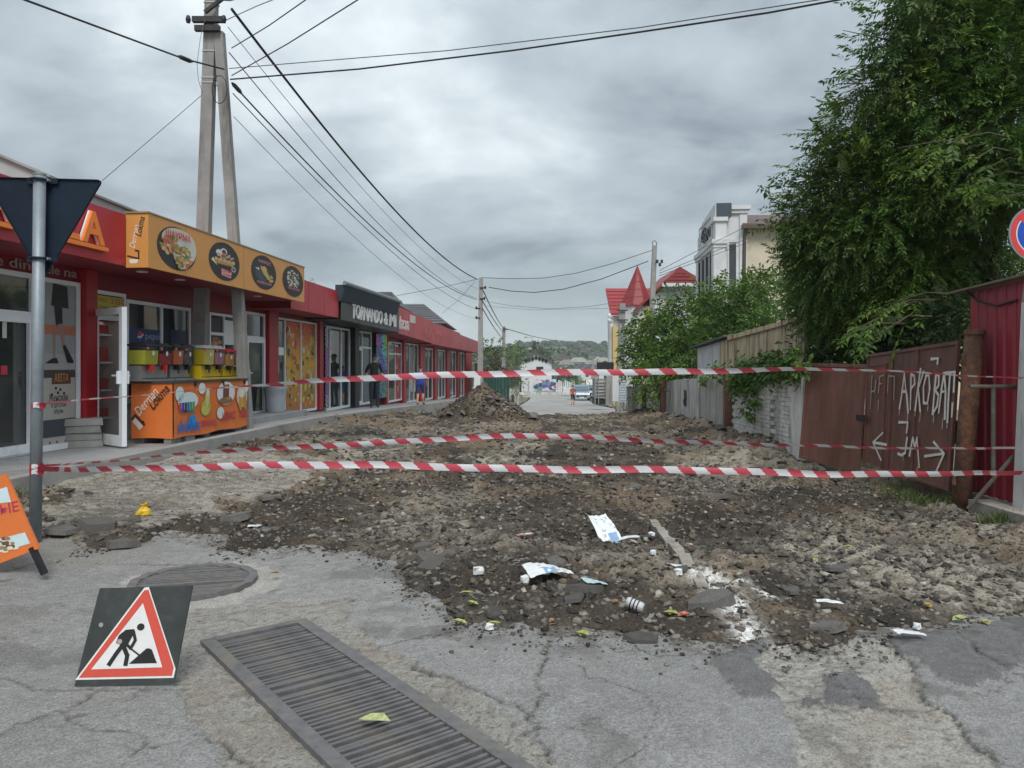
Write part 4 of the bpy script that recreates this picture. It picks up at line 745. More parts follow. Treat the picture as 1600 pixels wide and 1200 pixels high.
# far poles
z2 = float(zlong(43))
P2 = np.array(((750-CX)/F*43, 43, z2)); P2t = P(751.5, 434, 43)
p2 = pole('pale concrete pole at the far end of the shops with paper notices', P2, P2t, .33, .22)
build(MB().bar(P(745, 612, 42.8), P(746, 582, 42.8), .35, .12, up=(0, 1, 0)), 'notice', M['paper'], p2)
for y_, dx in ((450, .3), (467, .25), (482, -.2), (497, -.2)):
    a = P(750, y_, 42.9); build(MB().bar(a, a+np.array((dx, -.1, .0)), .07), 'bracket', M['dark_metal'], p2); build(MB().tube([a+np.array((dx, -.1, -.06)), a+np.array((dx, -.1, .1))], .05, 8), 'insulator', M['black_plain'], p2)
P3 = np.array(((786-CX)/F*96, 96, -3.0)); p3 = pole('small distant concrete pole beside the leafy trees', P3, P(787.5, 510, 96), .5, .4)
build(MB().bar(P(786, 513, 95.6), P(793, 515, 95.6), .15), 'bracket', M['dark_metal'], p3)
P4b = np.array(((1012-CX)/F*40, 40, -.7)); P4t = P(1023, 384, 40); p4 = pole('leaning concrete pole in front of the red roofed house', P4b, P4t, .30, .22)
build(MB().tube([P(1021, 386, 40), P(1019, 378, 40), P(1022.5, 376, 40), P(1026, 379, 40), P(1025.5, 400, 40)], .025, 6), 'cable_hook', M['thin_wire'], p4)
for x, y_ in ((1027, 408), (1031, 413), (1034, 408)): build(MB().tube([P(x, y_-2, 39.8), P(x, y_+3, 39.8)], .07, 8), 'insulator', M['dark_metal'], p4)
P5b = np.array(((967-CX)/F*33, 33, -.5)); p5 = pole('weathered concrete pole behind the white notice boards', P5b, P(972.5, 474, 33), .30, .24)
for y_ in (485, 500, 545): build(MB().bar(P(964, y_, 32.8), P(981, y_, 32.8), .05), 'clamp', M['dark_metal'], p5)
def wire(pts, rad, label, m=None, sag=0.0, n=14, group=None):
    pts = [np.array(p, float) for p in pts]; out = []
    if len(pts) == 2:
        for i in range(n+1):
            t = i/n; p = pts[0]*(1-t)+pts[1]*t; p = p.copy(); p[2] -= sag*4*t*(1-t); out.append(p)
    else: out = pts
    return build(MB().tube(out, rad, 5), 'overhead_cable', m or M['cable'], None, label=label, cat='cable', group='overhead cables')
pt = lambda x, y, Y=14.2: P(x, y, Y)
wire([pt(350, 108), P(288, 92, 13.4), P(40, 0, 9.8), P(-260, -120, 7)], .016, 'black cable running from the near pole up to the top left corner')
build(MB().tube([P(278, 87.5, 13.3), P(283, 89.5, 13.35), P(296, 95, 13.5), P(301, 96.5, 13.55)], [.015, .04, .04, .015], 8), 'cable_splice', M['black_plain'], None, label='thick black splice on the cable left of the near pole', cat='cable splice')
wire([pt(362, 14), P2t+np.array((-.2, -.1, -.1))], .028, 'thickest black cable sweeping from the near pole to the far pole top', sag=.75, n=24)
wire([pt(358, 107), P(700, 79, 12.2), P(1000, 43, 11), P(1290, -2, 9.8), P(1500, -42, 9)], .008, 'thin upper wire crossing the sky from near pole to the right', M['thin_wire'])
wire([pt(360, 124), P(560, 108, 12.8), P(800, 79, 12), P(1000, 50, 11), P(1200, 20, 10.2), P(1330, -4, 9.8), P(1500, -36, 9)], .014, 'black lower cable crossing the sky from near pole to the right')
wire([pt(362, 118), P(450, 68, 12.2), P(560, -1, 10.5), P(700, -90, 9)], .010, 'wire rising steeply right from the near pole, lower one')
wire([pt(362, 75), P(420, 40, 13), P(480, -2, 12), P(560, -60, 11)], .010, 'wire rising steeply right from the near pole, upper one')
wire([pt(352, 32), P(400, 10, 13.2), P(440, -6, 12.6), P(520, -40, 12)], .008, 'short wire leaving the near pole top towards the upper right', M['thin_wire'])
a2 = lambda x, y: P(x, y, 42.8)
wire([pt(366, 134), a2(745, 468)], .016, 'black cable with a splice descending from near pole to far pole', sag=.7, n=24)
build(MB().tube([P(362, 129, 14.2), P(366, 133, 14.25), P(374, 142, 14.5), P(378, 147, 14.6)], [.015, .04, .04, .015], 8), 'cable_splice', M['black_plain'], None, label='thick black splice just right of the near pole', cat='cable splice')
wire([pt(358, 82), a2(745, 466)], .010, 'wire from the near pole bracket descending to the far pole', sag=.8, n=24)
wire([pt(356, 42), a2(748, 452)], .007, 'thin pale wire descending from near pole top to far pole', M['thin_wire'], sag=.75, n=24)
wire([pt(364, 146), a2(744, 483)], .010, 'lower wire descending from near pole to the far pole', sag=.6, n=24)
wire([pt(365, 182), a2(744, 497)], .006, 'lowest thin wire descending from near pole to far pole', M['thin_wire'], sag=.75, n=24)
wire([pt(316, 148), P(250, 205, 13), P(160, 282, 11.8)], .006, 'thin stay wire slanting from near pole down left', M['thin_wire'])
wire([pt(320, 30), P(313, 60, 14), P(308, 100, 14), P(310, 125, 14), pt(317, 146)], .005, 'thin slack wire hanging on the left of the near pole', M['thin_wire'])
wire([a2(753, 434), P(800, 435.5, 42), P(850, 434.5, 41.5), P(900, 427, 41), P(960, 411, 40.4), P(1019, 391, 40)], .016, 'upper cable sagging between far pole and leaning pole')
wire([a2(764, 449), P(800, 455, 42), P(835, 457, 41.5), P(880, 452, 41), P(940, 436, 40.5), P(1013, 408, 40)], .022, 'thick lower cable sagging between far pole and leaning pole')
wire([a2(756, 470), P(800, 478, 42), P(860, 482.5, 40), P(920, 479, 37), P(966, 472, 33)], .010, 'thin wire from the far pole towards the notice board pole', M['thin_wire'])
wire([a2(756, 478), P(830, 484, 42), P(950, 482, 36)], .008, 'faint wire below the others towards the red roofed house', M['thin_wire'])
wire([a2(753, 450), P(786, 512, 95.5)], .035, 'wire from the far pole down to the small distant pole, upper', sag=.2); wire([a2(754, 470), P(787, 519, 95.5)], .03, 'wire from the far pole down to the small distant pole, middle', sag=.2); wire([a2(754, 482), P(787, 530, 95.5)], .03, 'wire from the far pole down to the small distant pole, lower', sag=.2)
wire([P(792, 514, 95.5), P(830, 525, 120), P(860, 531, 150), P(895, 534, 190)], .05, 'distant wire running on from the small pole over the rooftops')
wire([a2(746, 436), P(700, 447, 42), P(620, 462, 40)], .012, 'wire from far pole left to the grey roofs', M['cable']); wire([a2(742, 440), P(715, 470, 44), P(690, 490, 46)], .010, 'wire slanting from far pole down to the grey roof', M['thin_wire'])
for k, (y0, y1) in enumerate(((423, 352), (427, 372), (431, 378))): wire([P(1030, y0, 40), P(1090, (y0+y1)/2+4, 41), P(1170, y1, 42)], .014, 'wire from leaning pole to the cream wall, %s of three' % ('top', 'middle', 'bottom')[k])
wire([P(1365, -2, 14), P(1410, 8, 13), P(1470, 14, 12)], .008, 'short wire entering the tree crown at the top edge', M['thin_wire'])
# ================================================================== signs
pz = float(zbase(-4.0, 6.45)); yp = np.array((GP(55, 850, .15)[0], GP(55, 850, .15)[1], pz-.02)); YD = yp[1]
ys = thing('road_sign', 'dark back of a triangular give way sign on a grey post', 'road sign', yp, 'road signs')
tp = P(62, 274, YD); build(MB().tube([yp, tp], .047, 16), 'post', M['galvanised'], ys, True); build(MB().tube([tp, tp+np.array((0, 0, .015))], .05, 16), 'post_cap', M['galvanised'], ys)
def rounded(poly, r, n=5):
    out = []
    for i in range(len(poly)):
        p0, p, p2_ = [np.array(poly[j % len(poly)], float) for j in (i-1, i, i+1)]; a = (p0-p)/np.linalg.norm(p0-p); c = (p2_-p)/np.linalg.norm(p2_-p); p_a, p_c = p+a*r, p+c*r
        for k in range(n+1):
            t = k/n; out.append(tuple((1-t)**2*p_a+2*t*(1-t)*p+t*t*p_c))
    return out
c3 = [P(-34, 273, YD), P(154, 278, YD), P(60, 436, YD)]; T = np.eye(4); T[:3, 3] = (0, YD+.075, 0)
tri = rounded([(c3[2][0], c3[2][2]), (c3[1][0], c3[1][2]), (c3[0][0], c3[0][2])], .05)
pl = build(MB(T).prism(tri, 0, .004), 'plate', M['sign_back'], ys)
def inset(poly, k):
    c = np.mean(poly, 0); return [tuple(c+(np.array(p)-c)*k) for p in poly]
b = MB(T); n = len(tri); o2 = inset(tri, .985); b.add([(p[0], -.018, p[1]) for p in tri]+[(p[0], -.018, p[1]) for p in o2]+[(p[0], 0.001, p[1]) for p in tri]+[(p[0], 0.001, p[1]) for p in o2], [(i, (i+1) % n, n+(i+1) % n, n+i) for i in range(n)]+[(i, 2*n+i, 2*n+(i+1) % n, (i+1) % n) for i in range(n)]+[(n+i, n+(i+1) % n, 3*n+(i+1) % n, 3*n+i) for i in range(n)]); build(b, 'rim', M['sign_back'], pl)
b = MB(T); t2 = rounded([(c3[2][0], c3[2][2]), (c3[1][0], c3[1][2]), (c3[0][0], c3[0][2])], .05); b.prism(t2, .0045, .006, (.5, .02, .02)); t3 = inset(t2, .62); b.prism(t3, .0065, .008, (.7, .7, .7)); build(b, 'face', M['print'], pl)
for y_ in (281, 404):
    z = P(62, y_, YD)[2]; xx = P(60.5, y_, YD)[0]; br = build(MB().box(xx-.13, xx+.13, YD+.045, YD+.055, z-.022, z+.022).tube([(xx-.06, YD+.05, z), (xx-.055, YD-.04, z), (xx, YD-.062, z), (xx+.055, YD-.04, z), (xx+.06, YD+.05, z)], .012, 6), 'clamp', M['sign_back'], ys)
    for dx in (-.062, .068): build(MB().tube([(xx+dx, YD-.0, z), (xx+dx, YD+.044, z)], .012, 8), 'bolt', M['galvanised'], br)
# road works sign on the asphalt
rb = GP(208, 1068, .012); RY = rb[1]; rw = thing('road_works_sign', 'red bordered road works triangle on a dark square plate leaning low', 'road sign', rb, 'road signs')
T = frame_T((0, RY, 0), (1, .0, 0), up=(0, .26, 1)); sxp = lambda x: (x-CX)/F*RY; szp = lambda y: (H-(y-CY0)/F*RY)*1.035
b = MB(T); b.prism([(sxp(117), szp(1072)), (sxp(272), szp(1068)), (sxp(286), szp(926)), (sxp(137), szp(930))], -.006, .004); pb_ = build(b, 'plate', mat('dark_plate', (.035, .042, .042), .5, .4, 5, dirt=(.08, .075, .065), damt=.5, dscale=6), rw)
tr_ = [(sxp(117.5), szp(1063)), (sxp(271), szp(1060)), (sxp(272.5), szp(1047)), (sxp(216), szp(928)), (sxp(209), szp(929))]
b = MB(T); b.poly(tr_, -.008, (.72, .70, .68)); b.poly(inset(tr_, .945), -.0095, (.58, .075, .05)); cc = np.mean([tr_[0], tr_[1], (sxp(212), szp(928))], 0)
b.poly([(sxp(141), szp(1048)), (sxp(252), szp(1045)), (sxp(210), szp(952))], -.011, (.70, .70, .69)); K = (.012, .012, .014)
pp = lambda pts: [(sxp(x), szp(y)) for x, y in pts]
b.poly(pp([(199, 1040), (243, 1039), (238, 1030), (233, 1020), (229, 1018), (224, 1018), (216, 1025)]), -.0125, K); b.ell(sxp(211), szp(987), .020, .018, -.0125, K, 14)
b.stroke(pp([(168, 1041), (177, 1026), (186, 1013)]), .022, -.0125, K); b.stroke(pp([(194, 1041), (195, 1028), (187, 1014)]), .022, -.013, K); b.poly(pp([(175, 1010), (192, 1017), (203, 993), (201, 990), (188, 991), (178, 999)]), -.0135, K)
b.stroke(pp([(201, 995), (205, 1006), (199, 1018)]), .016, -.0135, K); b.stroke(pp([(186, 1006), (199, 1018)]), .014, -.014, K); b.stroke(pp([(196, 1016), (213, 1027)]), .008, -.0142, K)
build(b, 'pictogram', M['print'], rw)
build(MB(T).ell(sxp(181), szp(1008), .013, .013, -.0165, (.35, .33, .3), 10).ell(sxp(147), szp(984), .012, .012, -.0085, (.3, .29, .27), 10), 'rivet', M['print'], rw)
build(MB(T).bar((sxp(200), .01, szp(960)), (sxp(200), .30, szp(1058)), .03), 'rear_prop', M['dark_metal'], rw)
# orange A-board at the left edge
ab = thing('a_board', 'orange advertising board on black legs at the left edge', 'sign board', GP(20, 880, .05)); AY = 5.55
T = frame_T((0, AY, 0), (1, 0, 0), up=(.0, .10, 1)); sxp = lambda x: (x-CX)/F*AY; szp = lambda y: H-(y-CY0)/F*AY
build(MB(T).prism([(sxp(-130), szp(930)), (sxp(58), szp(858)), (sxp(-2), szp(742)), (sxp(-190), szp(810))], -.012, .012), 'board', M['banner'], ab)
b = MB(T); b.poly([(sxp(-30), szp(790)), (sxp(10), szp(786)), (sxp(2), szp(762)), (sxp(-38), szp(776))], -.014, (.55, .68, .72)); b.poly([(sxp(-30), szp(872)), (sxp(44), szp(850)), (sxp(35), szp(833)), (sxp(-38), szp(852))], -.014, (.55, .68, .72))
b.text('ЫЕ', sxp(-6), szp(806), .10, -.0145, .0005, (.40, .03, .10), rot=.22, bold=.01); rs = np.random.RandomState(3)
for k in range(24): b.ell(sxp(-12+34*rs.rand()), szp(842+22*rs.rand()), .014+.016*rs.rand(), .014, -.0145-.0001*k, [(.12, .07, .04), (.7, .62, .5), (.3, .2, .1)][k % 3], 7)
build(b, 'print', M['print'], ab); build(MB().bar(P(50, 855, AY+.03), P(70, 897, AY+.02), .045, .03), 'leg', M['black_plain'], ab); build(MB().bar(P(-122, 920, AY+.03), P(-110, 955, AY-.2), .04, .03), 'leg', M['black_plain'], ab)
# ================================================================== barrier tapes
M['tape'] = mat('barrier_tape', (1, 1, 1), .35, .04, 10, attr=True, trans=.15)
def tape(label, key, w_=.064, seed=1, period=.27):
    kx = np.array(key, float); d = kx[:, 2]; pts = np.array([P(x, y, Y) for x, y, Y, tw in key]); tw = kx[:, 3]
    dd = np.r_[0, np.cumsum(np.linalg.norm(np.diff(pts, axis=0), axis=1))]; n = int(dd[-1]/.012); s = np.linspace(0, dd[-1], n)
    def smooth(v):
        o = np.interp(s, dd, v); k = np.ones(101)/101
        for _ in range(2): o = np.convolve(np.r_[np.full(50, o[0]), o, np.full(50, o[-1])], k, 'valid')
        return o
    p = np.stack([smooth(pts[:, i]) for i in range(3)], 1); a = smooth(tw); p[0] = pts[0]; p[-1] = pts[-1]
    p[:, 2] += .008*np.sin(s*2.1+seed)+.004*np.sin(s*5.3+seed*2); t = np.gradient(p, axis=0); t /= np.linalg.norm(t, axis=1)[:, None]
    side = np.cross(t, (0, 0, 1.)); side /= np.linalg.norm(side, axis=1)[:, None]; up = np.cross(side, t)
    wv = up*np.cos(a)[:, None]+side*np.sin(a)[:, None]; nrm = np.cross(t, wv); N_ = 8; cur = .006
    V = []; 
    for j in range(N_+1):
        f = j/N_-.5; V.append(p+wv*(f*w_)+nrm*(cur*(1-4*f*f)*np.sin(s*3+seed))[:, None])
    V = np.stack(V, 1).reshape(-1, 3); mb = MB(); Q = []; C = []
    for i in range(n-1):
        for j in range(N_):
            Q.append((i*(N_+1)+j, (i+1)*(N_+1)+j, (i+1)*(N_+1)+j+1, i*(N_+1)+j+1)); ph = (s[i]+(j/N_)*w_*1.1) % period; C.append((.60, .085, .12) if ph < period*.5 else (.74, .75, .78))
    mb.v = V.tolist(); mb.f = Q; mb.c = C
    return build(mb, 'barrier_tape', M['tape'], None, True, label=label, cat='tape', group='red and white barrier tapes')
tape('lowest red and white tape stretched across the whole foreground', [(60, 735, YD-.06, .9), (120, 735.5, 7.0, .75), (200, 732.5, 6.9, .5), (300, 728, 6.9, .2), (420, 725.5, 6.9, .05), (600, 728, 6.9, 0), (800, 731, 7.0, 0), (1000, 734.5, 7.1, 0), (1200, 738, 7.2, .1), (1400, 741, 7.5, .3), (1520, 741.5, 7.6, .6), (1598, 739, 7.7, .8)], seed=1)
tape('middle red and white tape bowing away over the dirt', [(60, 729, YD-.055, 1.2), (160, 722, 7.4, 1.2), (230, 712, 8.0, 1.15), (300, 706, 8.3, 1.0), (420, 703, 8.5, .6), (520, 696, 8.6, .25), (600, 690.5, 8.7, .1), (680, 685, 8.8, .35), (760, 682.5, 8.9, .25), (840, 680.5, 9, .1), (940, 683.5, 9, .5), (1040, 688, 8.8, .7), (1150, 694, 8.5, .8), (1300, 699, 8.2, 1.05), (1450, 700, 7.9, 1.1), (1598, 699, 7.7, 1.1)], seed=2)
tape('topmost red and white tape across the street at head height', [(56, 632, YD-.055, 1.2), (120, 626, 6.7, 1.25), (200, 616, 7.1, 1.4), (300, 609, 7.5, 1.5), (400, 604, 7.8, 1.45), (450, 599.5, 7.9, .9), (520, 594, 7.9, .4), (600, 587.5, 7.9, .1), (700, 583.5, 7.9, .0), (850, 583.5, 7.9, 0), (1000, 582.5, 7.9, 0), (1100, 579, 7.9, .3), (1180, 575.5, 7.9, .8), (1260, 576, 7.9, 1.05), (1380, 580, 7.8, 1.3), (1480, 585, 7.75, 1.4), (1598, 590, 7.7, 1.3)], seed=3)
for k, y_ in enumerate((634, 730, 737)):
    z = P(56, y_, YD)[2]; xx = P(60 if y_ < 700 else 57.5, y_, YD)[0]; mb = MB(); n = 14
    V = [(xx+.054*math.cos(6.2832*j/n), YD+.054*math.sin(6.2832*j/n), z+dz+.01*math.sin(j*1.3)) for dz in (-.02, .025) for j in range(n)]
    for j in range(n): mb.add([V[j], V[(j+1) % n], V[n+(j+1) % n], V[n+j]], [(0, 1, 2, 3)], (.55, .04, .06) if j % 4 < 2 else (.72, .72, .74))
    build(mb, 'tape_knot', M['tape'], None, label='wrap of barrier tape round the sign post, %s one' % ('upper', 'middle', 'lower')[k], cat='tape')
# ================================================================== drain grate and manhole
gz = .012; g3 = lambda u, v, z=gz: np.array((*(GO+GW*u+GL*v), z)); gr = thing('drain_grate', 'long rectangular iron drain grate set in the asphalt', 'drain grate', g3(.3, 1.4, 0))
def gbox(mb, u0, u1, v0, v1, z0, z1):
    q = lambda u, v, z: tuple(g3(u, v, z)); return mb.hexa([q(u0, v1, z0), q(u1, v1, z0), q(u1, v0, z0), q(u0, v0, z0)], [q(u0, v1, z1), q(u1, v1, z1), q(u1, v0, z1), q(u0, v0, z1)])
for u0, u1 in ((-.028, .048), (GWID-.048, GWID+.028)): build(gbox(MB(), u0, u1, -.02, GLEN, -.05, .012), 'frame_rail', M['iron'], gr)
build(gbox(MB(), .049, GWID-.049, -.02, .04, -.05, .014), 'frame_rail', M['iron'], gr)
gm = mesh_of(gbox(MB(), .049, GWID-.049, -.0105, .0105, -.05, .006), 'bar', M['iron']); o0 = 0
nb = int((GLEN-.1)/.043)
for k in range(nb):
    v = .07+k*.043; o = bpy.data.objects.new('bar', gm); COL.objects.link(o); o.parent = gr; d = GL*v; o.location = (float(d[0]-ORG[gr.name][0]), float(d[1]-ORG[gr.name][1]), -ORG[gr.name][2]+random.uniform(-.004, .003)); o.rotation_euler = (0, random.uniform(-.004, .004), 0)
mh = thing('manhole_cover', 'round slotted iron manhole cover in a concrete ring', 'manhole cover', (*MH, .02)); zm = float(zbase(*MH))+.004
b = MB(); n = 48; ring = lambda r, z: [(MH[0]+r*math.cos(6.2832*j/n), MH[1]+r*math.sin(6.2832*j/n), z+.006*math.sin(j*2.1)) for j in range(n)]
V = ring(MR+.02, zm-.05)+ring(MR+.02, zm+.018)+ring(MR-.045, zm+.016)+ring(MR-.045, zm-.05); build(b.add(V, [(i*n+j, i*n+(j+1) % n, (i+1)*n+(j+1) % n, (i+1)*n+j) for i in range(3) for j in range(n)]), 'rim', M['iron'], mh)
ang = R(14); cu, su = math.cos(ang), math.sin(ang)
for k in range(-9, 10):
    q = k*.042; half = math.sqrt(max(0, (MR-.045)**2-q*q))
    if half < .08 or k == -3: continue
    T = np.eye(4); T[:2, :2] = ((cu, -su), (su, cu)); T[:3, 3] = (*MH, zm); build(MB(T).box(-half, half, q-.0145, q+.0145, -.045, .008+random.uniform(-.003, .003)), 'rib', M['iron'], mh)
# ================================================================== rubble chunks, kerbstones, litter
def chunk_mesh(k):
    rs = np.random.RandomState(100+k); n = rs.randint(5, 8); a = np.sort(rs.rand(n)*.6+np.arange(n))*6.2832/n; r = .35+.25*rs.rand(n); h = .10+.14*rs.rand(); b = MB()
    lo = [(r[i]*math.cos(a[i])*1.05, r[i]*math.sin(a[i])*.8, -h/2+.05*(rs.rand()-.5)) for i in range(n)]; hi = [(r[i]*math.cos(a[i])*(.9+.1*rs.rand()), r[i]*math.sin(a[i])*.72, h/2+.06*(rs.rand()-.5)) for i in range(n)]
    c = (0.02, 0, h/2+.03*rs.rand()); b.add(lo+hi+[c], [tuple(range(n-1, -1, -1))]+[(i, (i+1) % n, n+(i+1) % n, n+i) for i in range(n)]+[(n+i, n+(i+1) % n, 2*n) for i in range(n)]); return mesh_of(b, 'asphalt_chunk', M['asphalt_chunk'])
CM = [chunk_mesh(k) for k in range(14)]; rs = np.random.RandomState(21)
def chunk(x, y, size, label, group, tilt=.35, dz=.0): 
    return inst(CM[rs.randint(14)], 'asphalt_chunk', None, (x, y, zdirt(x, y)+size*.05+dz), (rs.uniform(-tilt, tilt), rs.uniform(-tilt, tilt), rs.rand()*6.28), (size, size, size), label=label, cat='rubble', group=group)
for k in range(150):
    y = 4.9+17*rs.rand()**1.5; x = rs.uniform(-.6, .52)*y; x = min(max(x, -4.6), 4.3)
    if dirt_sd(np.array([x]), np.array([y]))[0] < .1: continue
    if x < -1.8 and 7 < y < 12 and rs.rand() < .75: continue
    sz = .11+.20*rs.rand()**2.2; zone = ('left' if x/y < -.2 else 'right' if x/y > .17 else 'middle'); dep = 'in front of the lowest tape' if y < 9 else 'beyond the lowest tape'
    chunk(x, y, sz, ('big' if sz > .2 else 'small')+' broken chunk on the '+zone+' of the dug-up dirt, '+dep, 'broken chunks on the dirt')
for k in range(20):
    a = rs.rand()*6.28; r_ = .75+.8*rs.rand(); chunk(HEAP[0]+r_*math.cos(a)*1.1, HEAP[1]-abs(r_*math.sin(a)), .16+.26*rs.rand(), 'dark broken asphalt slab piled on the spoil heap', 'slabs on the spoil heap', .9, .03)
for x, y, sz, lb in ((97, 855, .34, 'grey kerb fragment at the foot of the sign post'), (155, 845, .42, 'large broken slab at the dirt edge right of the sign post'), (190, 858, .36, 'dark tarry chunk at the dirt edge near the manhole'), (1115, 945, .36, 'grey slab fragment at the end of the buried kerb'), (895, 940, .22, 'flat pale grey stone below the newspaper'), (1297, 977, .26, 'dark flat asphalt piece at the front edge right of the white powder'), (1131, 852, .19, 'flat light grey slab right of the buried kerb'), (1005, 985, .22, 'flat dark stone on the asphalt edge below the can'), (370, 810, .40, 'long broken asphalt slab left of the white cup'), (420, 783, .30, 'dark asphalt lump left of centre behind the slab'), (178, 757, .13, 'black lump lying alone on the pale gravel'), (1305, 910, .2, 'tan stone on the right half of the dirt'), (945, 718, .40, 'pale concrete piece between the lower tapes'), (1115, 778, .36, 'dark boulder right of centre below the lowest tape')):
    p = GP(x, y, .06); chunk(p[0], p[1], sz, lb, None, .2)
M['kerb'] = mat('kerbstone', (.34, .32, .28), .9, .2, 5, .6, 40, dirt=(.17, .14, .11), damt=.6, dscale=4)
for k, (a, c, z0) in enumerate((((1.42, 7.75), (1.37, 6.62), .10), ((1.37, 6.55), (1.33, 5.35), .13))):
    b = MB(); nseg = 10; V = []
    for i in range(nseg+1):
        t = i/nseg; x = a[0]+(c[0]-a[0])*t; y = a[1]+(c[1]-a[1])*t; z = zdirt(x, y)*.3+z0-(.05*t if k else .02*(1-t)); j_ = lambda: random.uniform(-.012, .012); V += [(x-.045+j_(), y, z-.25), (x-.04+j_(), y, z+j_()), (x+.04+j_(), y, z+j_()), (x+.045+j_(), y, z-.25)]
    b.add(V, [(i*4+j, i*4+j+1, i*4+j+5, i*4+j+4) for i in range(nseg) for j in range(3)]+[(0, 1, 2, 3), (nseg*4+3, nseg*4+2, nseg*4+1, nseg*4)])
    build(b, 'kerbstone', M['kerb'], None, label=('far' if k == 0 else 'near')+' length of old concrete kerb sticking out of the dirt', cat='kerb', group='buried kerb stones')
def sheet(x, y, w_, h_, rz, label, cat, m, bend=.05, prn=None, name='newspaper', seed=0, nx=8, ny=6, z=.06, lift=0.0):
    p = GP(x, y, z); rs2 = np.random.RandomState(seed); b = MB(); V = []; c, s_ = math.cos(rz), math.sin(rz); z0 = zdirt(p[0], p[1])
    for j in range(ny+1):
        for i in range(nx+1):
            u, v = (i/nx-.5)*w_, (j/ny-.5)*h_; zz = bend*(math.sin(u*9+seed)+.6*math.cos(v*11+u*7))*.5+bend*.5*rs2.rand()*.4; V.append((p[0]+u*c-v*s_, p[1]+u*s_+v*c, z0+.022+zz+bend*.3+lift*(j/ny)))
    for j in range(ny):
        for i in range(nx):
            if prn is None: col = (.66, .69, .70)
            else: col = prn(i, j, rs2)
            q = [V[j*(nx+1)+i], V[j*(nx+1)+i+1], V[(j+1)*(nx+1)+i+1], V[(j+1)*(nx+1)+i]]
            b.add(q, [(0, 1, 2, 3)], col)
    return build(b, name, M['print'], None, True, label=label, cat=cat)
np_ = lambda i, j, r: (.22, .36, .55) if (i in (5, 6, 7, 8) and j < 4 and r.rand() < .75) else ((.42, .44, .45) if r.rand() < .22 and j % 2 else (.70, .73, .74))
sheet(855, 908, .33, .26, .25, 'crumpled newspaper sheet lying nearest the asphalt', 'newspaper', None, .06, np_, seed=2, nx=14, ny=10); sheet(944, 838, .20, .34, .35, 'torn newspaper page standing up in the dirt behind', 'newspaper', None, .07, np_, seed=5, nx=10, ny=14, lift=.20)
sheet(984, 843, .2, .10, -.2, 'small white paper scrap right of the torn newspaper', 'paper', None, .05, name='paper_scrap', seed=7); sheet(927, 926, .16, .13, .4, 'pale blue plastic scrap near the front of the dirt', 'plastic scrap', None, .05, lambda i, j, r: (.42, .54, .58), 'plastic_scrap', 3)
sheet(1296, 951, .16, .06, -.2, 'white plastic strip on the dirt at right', 'plastic scrap', None, .04, name='plastic_scrap', seed=8); sheet(1420, 986, .19, .07, .15, 'flattened white plastic scrap on the asphalt edge at right', 'plastic scrap', None, .04, name='plastic_scrap', seed=9); sheet(1057, 897, .12, .14, .9, 'white crushed cup standing left of the near kerb', 'cup', None, .07, name='crushed_cup', seed=4)
sheet(812, 842, .26, .09, -.35, 'scrap of red and white tape fallen on the dirt', 'tape', None, .05, lambda i, j, r: (.55, .04, .06) if (i+j) % 4 < 2 else (.7, .7, .7), 'tape_scrap', 6); sheet(398, 817, .13, .07, .1, 'white crumpled paper left of centre near the dirt edge', 'paper', None, .04, name='paper_scrap', seed=11)
for k, (x, y, sz, lb) in enumerate(((748, 893, .055, 'white crumpled cup at left of the newspaper'), (820, 917, .05, 'small white wad under the newspaper corner'), (1018, 843, .045, 'small white carton left of the kerb'), (1020, 880, .035, 'white wad between newspaper and kerb'), (765, 975, .035, 'tiny white wad on the asphalt edge'), (1433, 972, .035, 'tiny white wad above the plastic at right'), (1060, 915, .04, 'grey crushed cup against the near kerb'))):
    p = GP(x, y, .05); r2 = np.random.RandomState(k+40); b = MB(); V = []; n = 9
    for j, zf in enumerate((-.3, .2, .6)): V += [(p[0]+sz*(.55+.3*r2.rand())*math.cos(6.28*i/n), p[1]+sz*(.55+.3*r2.rand())*math.sin(6.28*i/n), zdirt(p[0], p[1])+sz*(zf+.5+.2*r2.rand())) for i in range(n)]
    b.add(V, [(j*n+i, j*n+(i+1) % n, (j+1)*n+(i+1) % n, (j+1)*n+i) for j in range(2) for i in range(n)]+[tuple(2*n+i for i in range(n))]); build(b, 'crumpled_cup', M['paper'], None, label=lb, cat='litter')
p = GP(992, 955, .07); zc_ = zdirt(p[0], p[1])+.04; b = MB(); a = np.array((p[0]-.05, p[1]+.02, zc_+.03)); c = np.array((p[0]+.05, p[1]-.03, zc_)); cn_ = thing('drink_can', 'crushed white and black drink can on the dirt', 'can', (p[0], p[1], zc_)); build(MB().tube([a, a*.9+c*.1, a*.1+c*.9, c], [.026, .033, .033, .026], 14), 'body', mat('can_white', (.6, .6, .6), .3, .05, metal=.4), cn_)
for t in (.25, .45, .65): q = a*(1-t)+c*t; q2 = a*(1-t-.07)+c*(t+.07); build(MB().tube([q, q2], .0337, 14, False), 'band', M['black_plain'], cn_)
# yellow bag
p = GP(225, 815, .1); b = MB(); rs2 = np.random.RandomState(8); n = 12; V = []; z0 = zdirt(p[0], p[1])
for j, (zf, rf) in enumerate(((0, .045), (.02, .065), (.05, .06), (.075, .04), (.09, .025), (.12, .04))): V += [(p[0]+rf*(.75+.5*rs2.rand())*math.cos(6.28*i/n), p[1]+rf*(.75+.5*rs2.rand())*math.sin(6.28*i/n), z0+zf*(.9+.2*rs2.rand())) for i in range(n)]
b.add(V, [(j*n+i, j*n+(i+1) % n, (j+1)*n+(i+1) % n, (j+1)*n+i) for j in range(5) for i in range(n)]); build(b, 'plastic_bag', mat('yellow_bag', (.72, .46, .03), .4, .12, 20), None, label='knotted yellow plastic bag on the gravel left of centre', cat='bag')
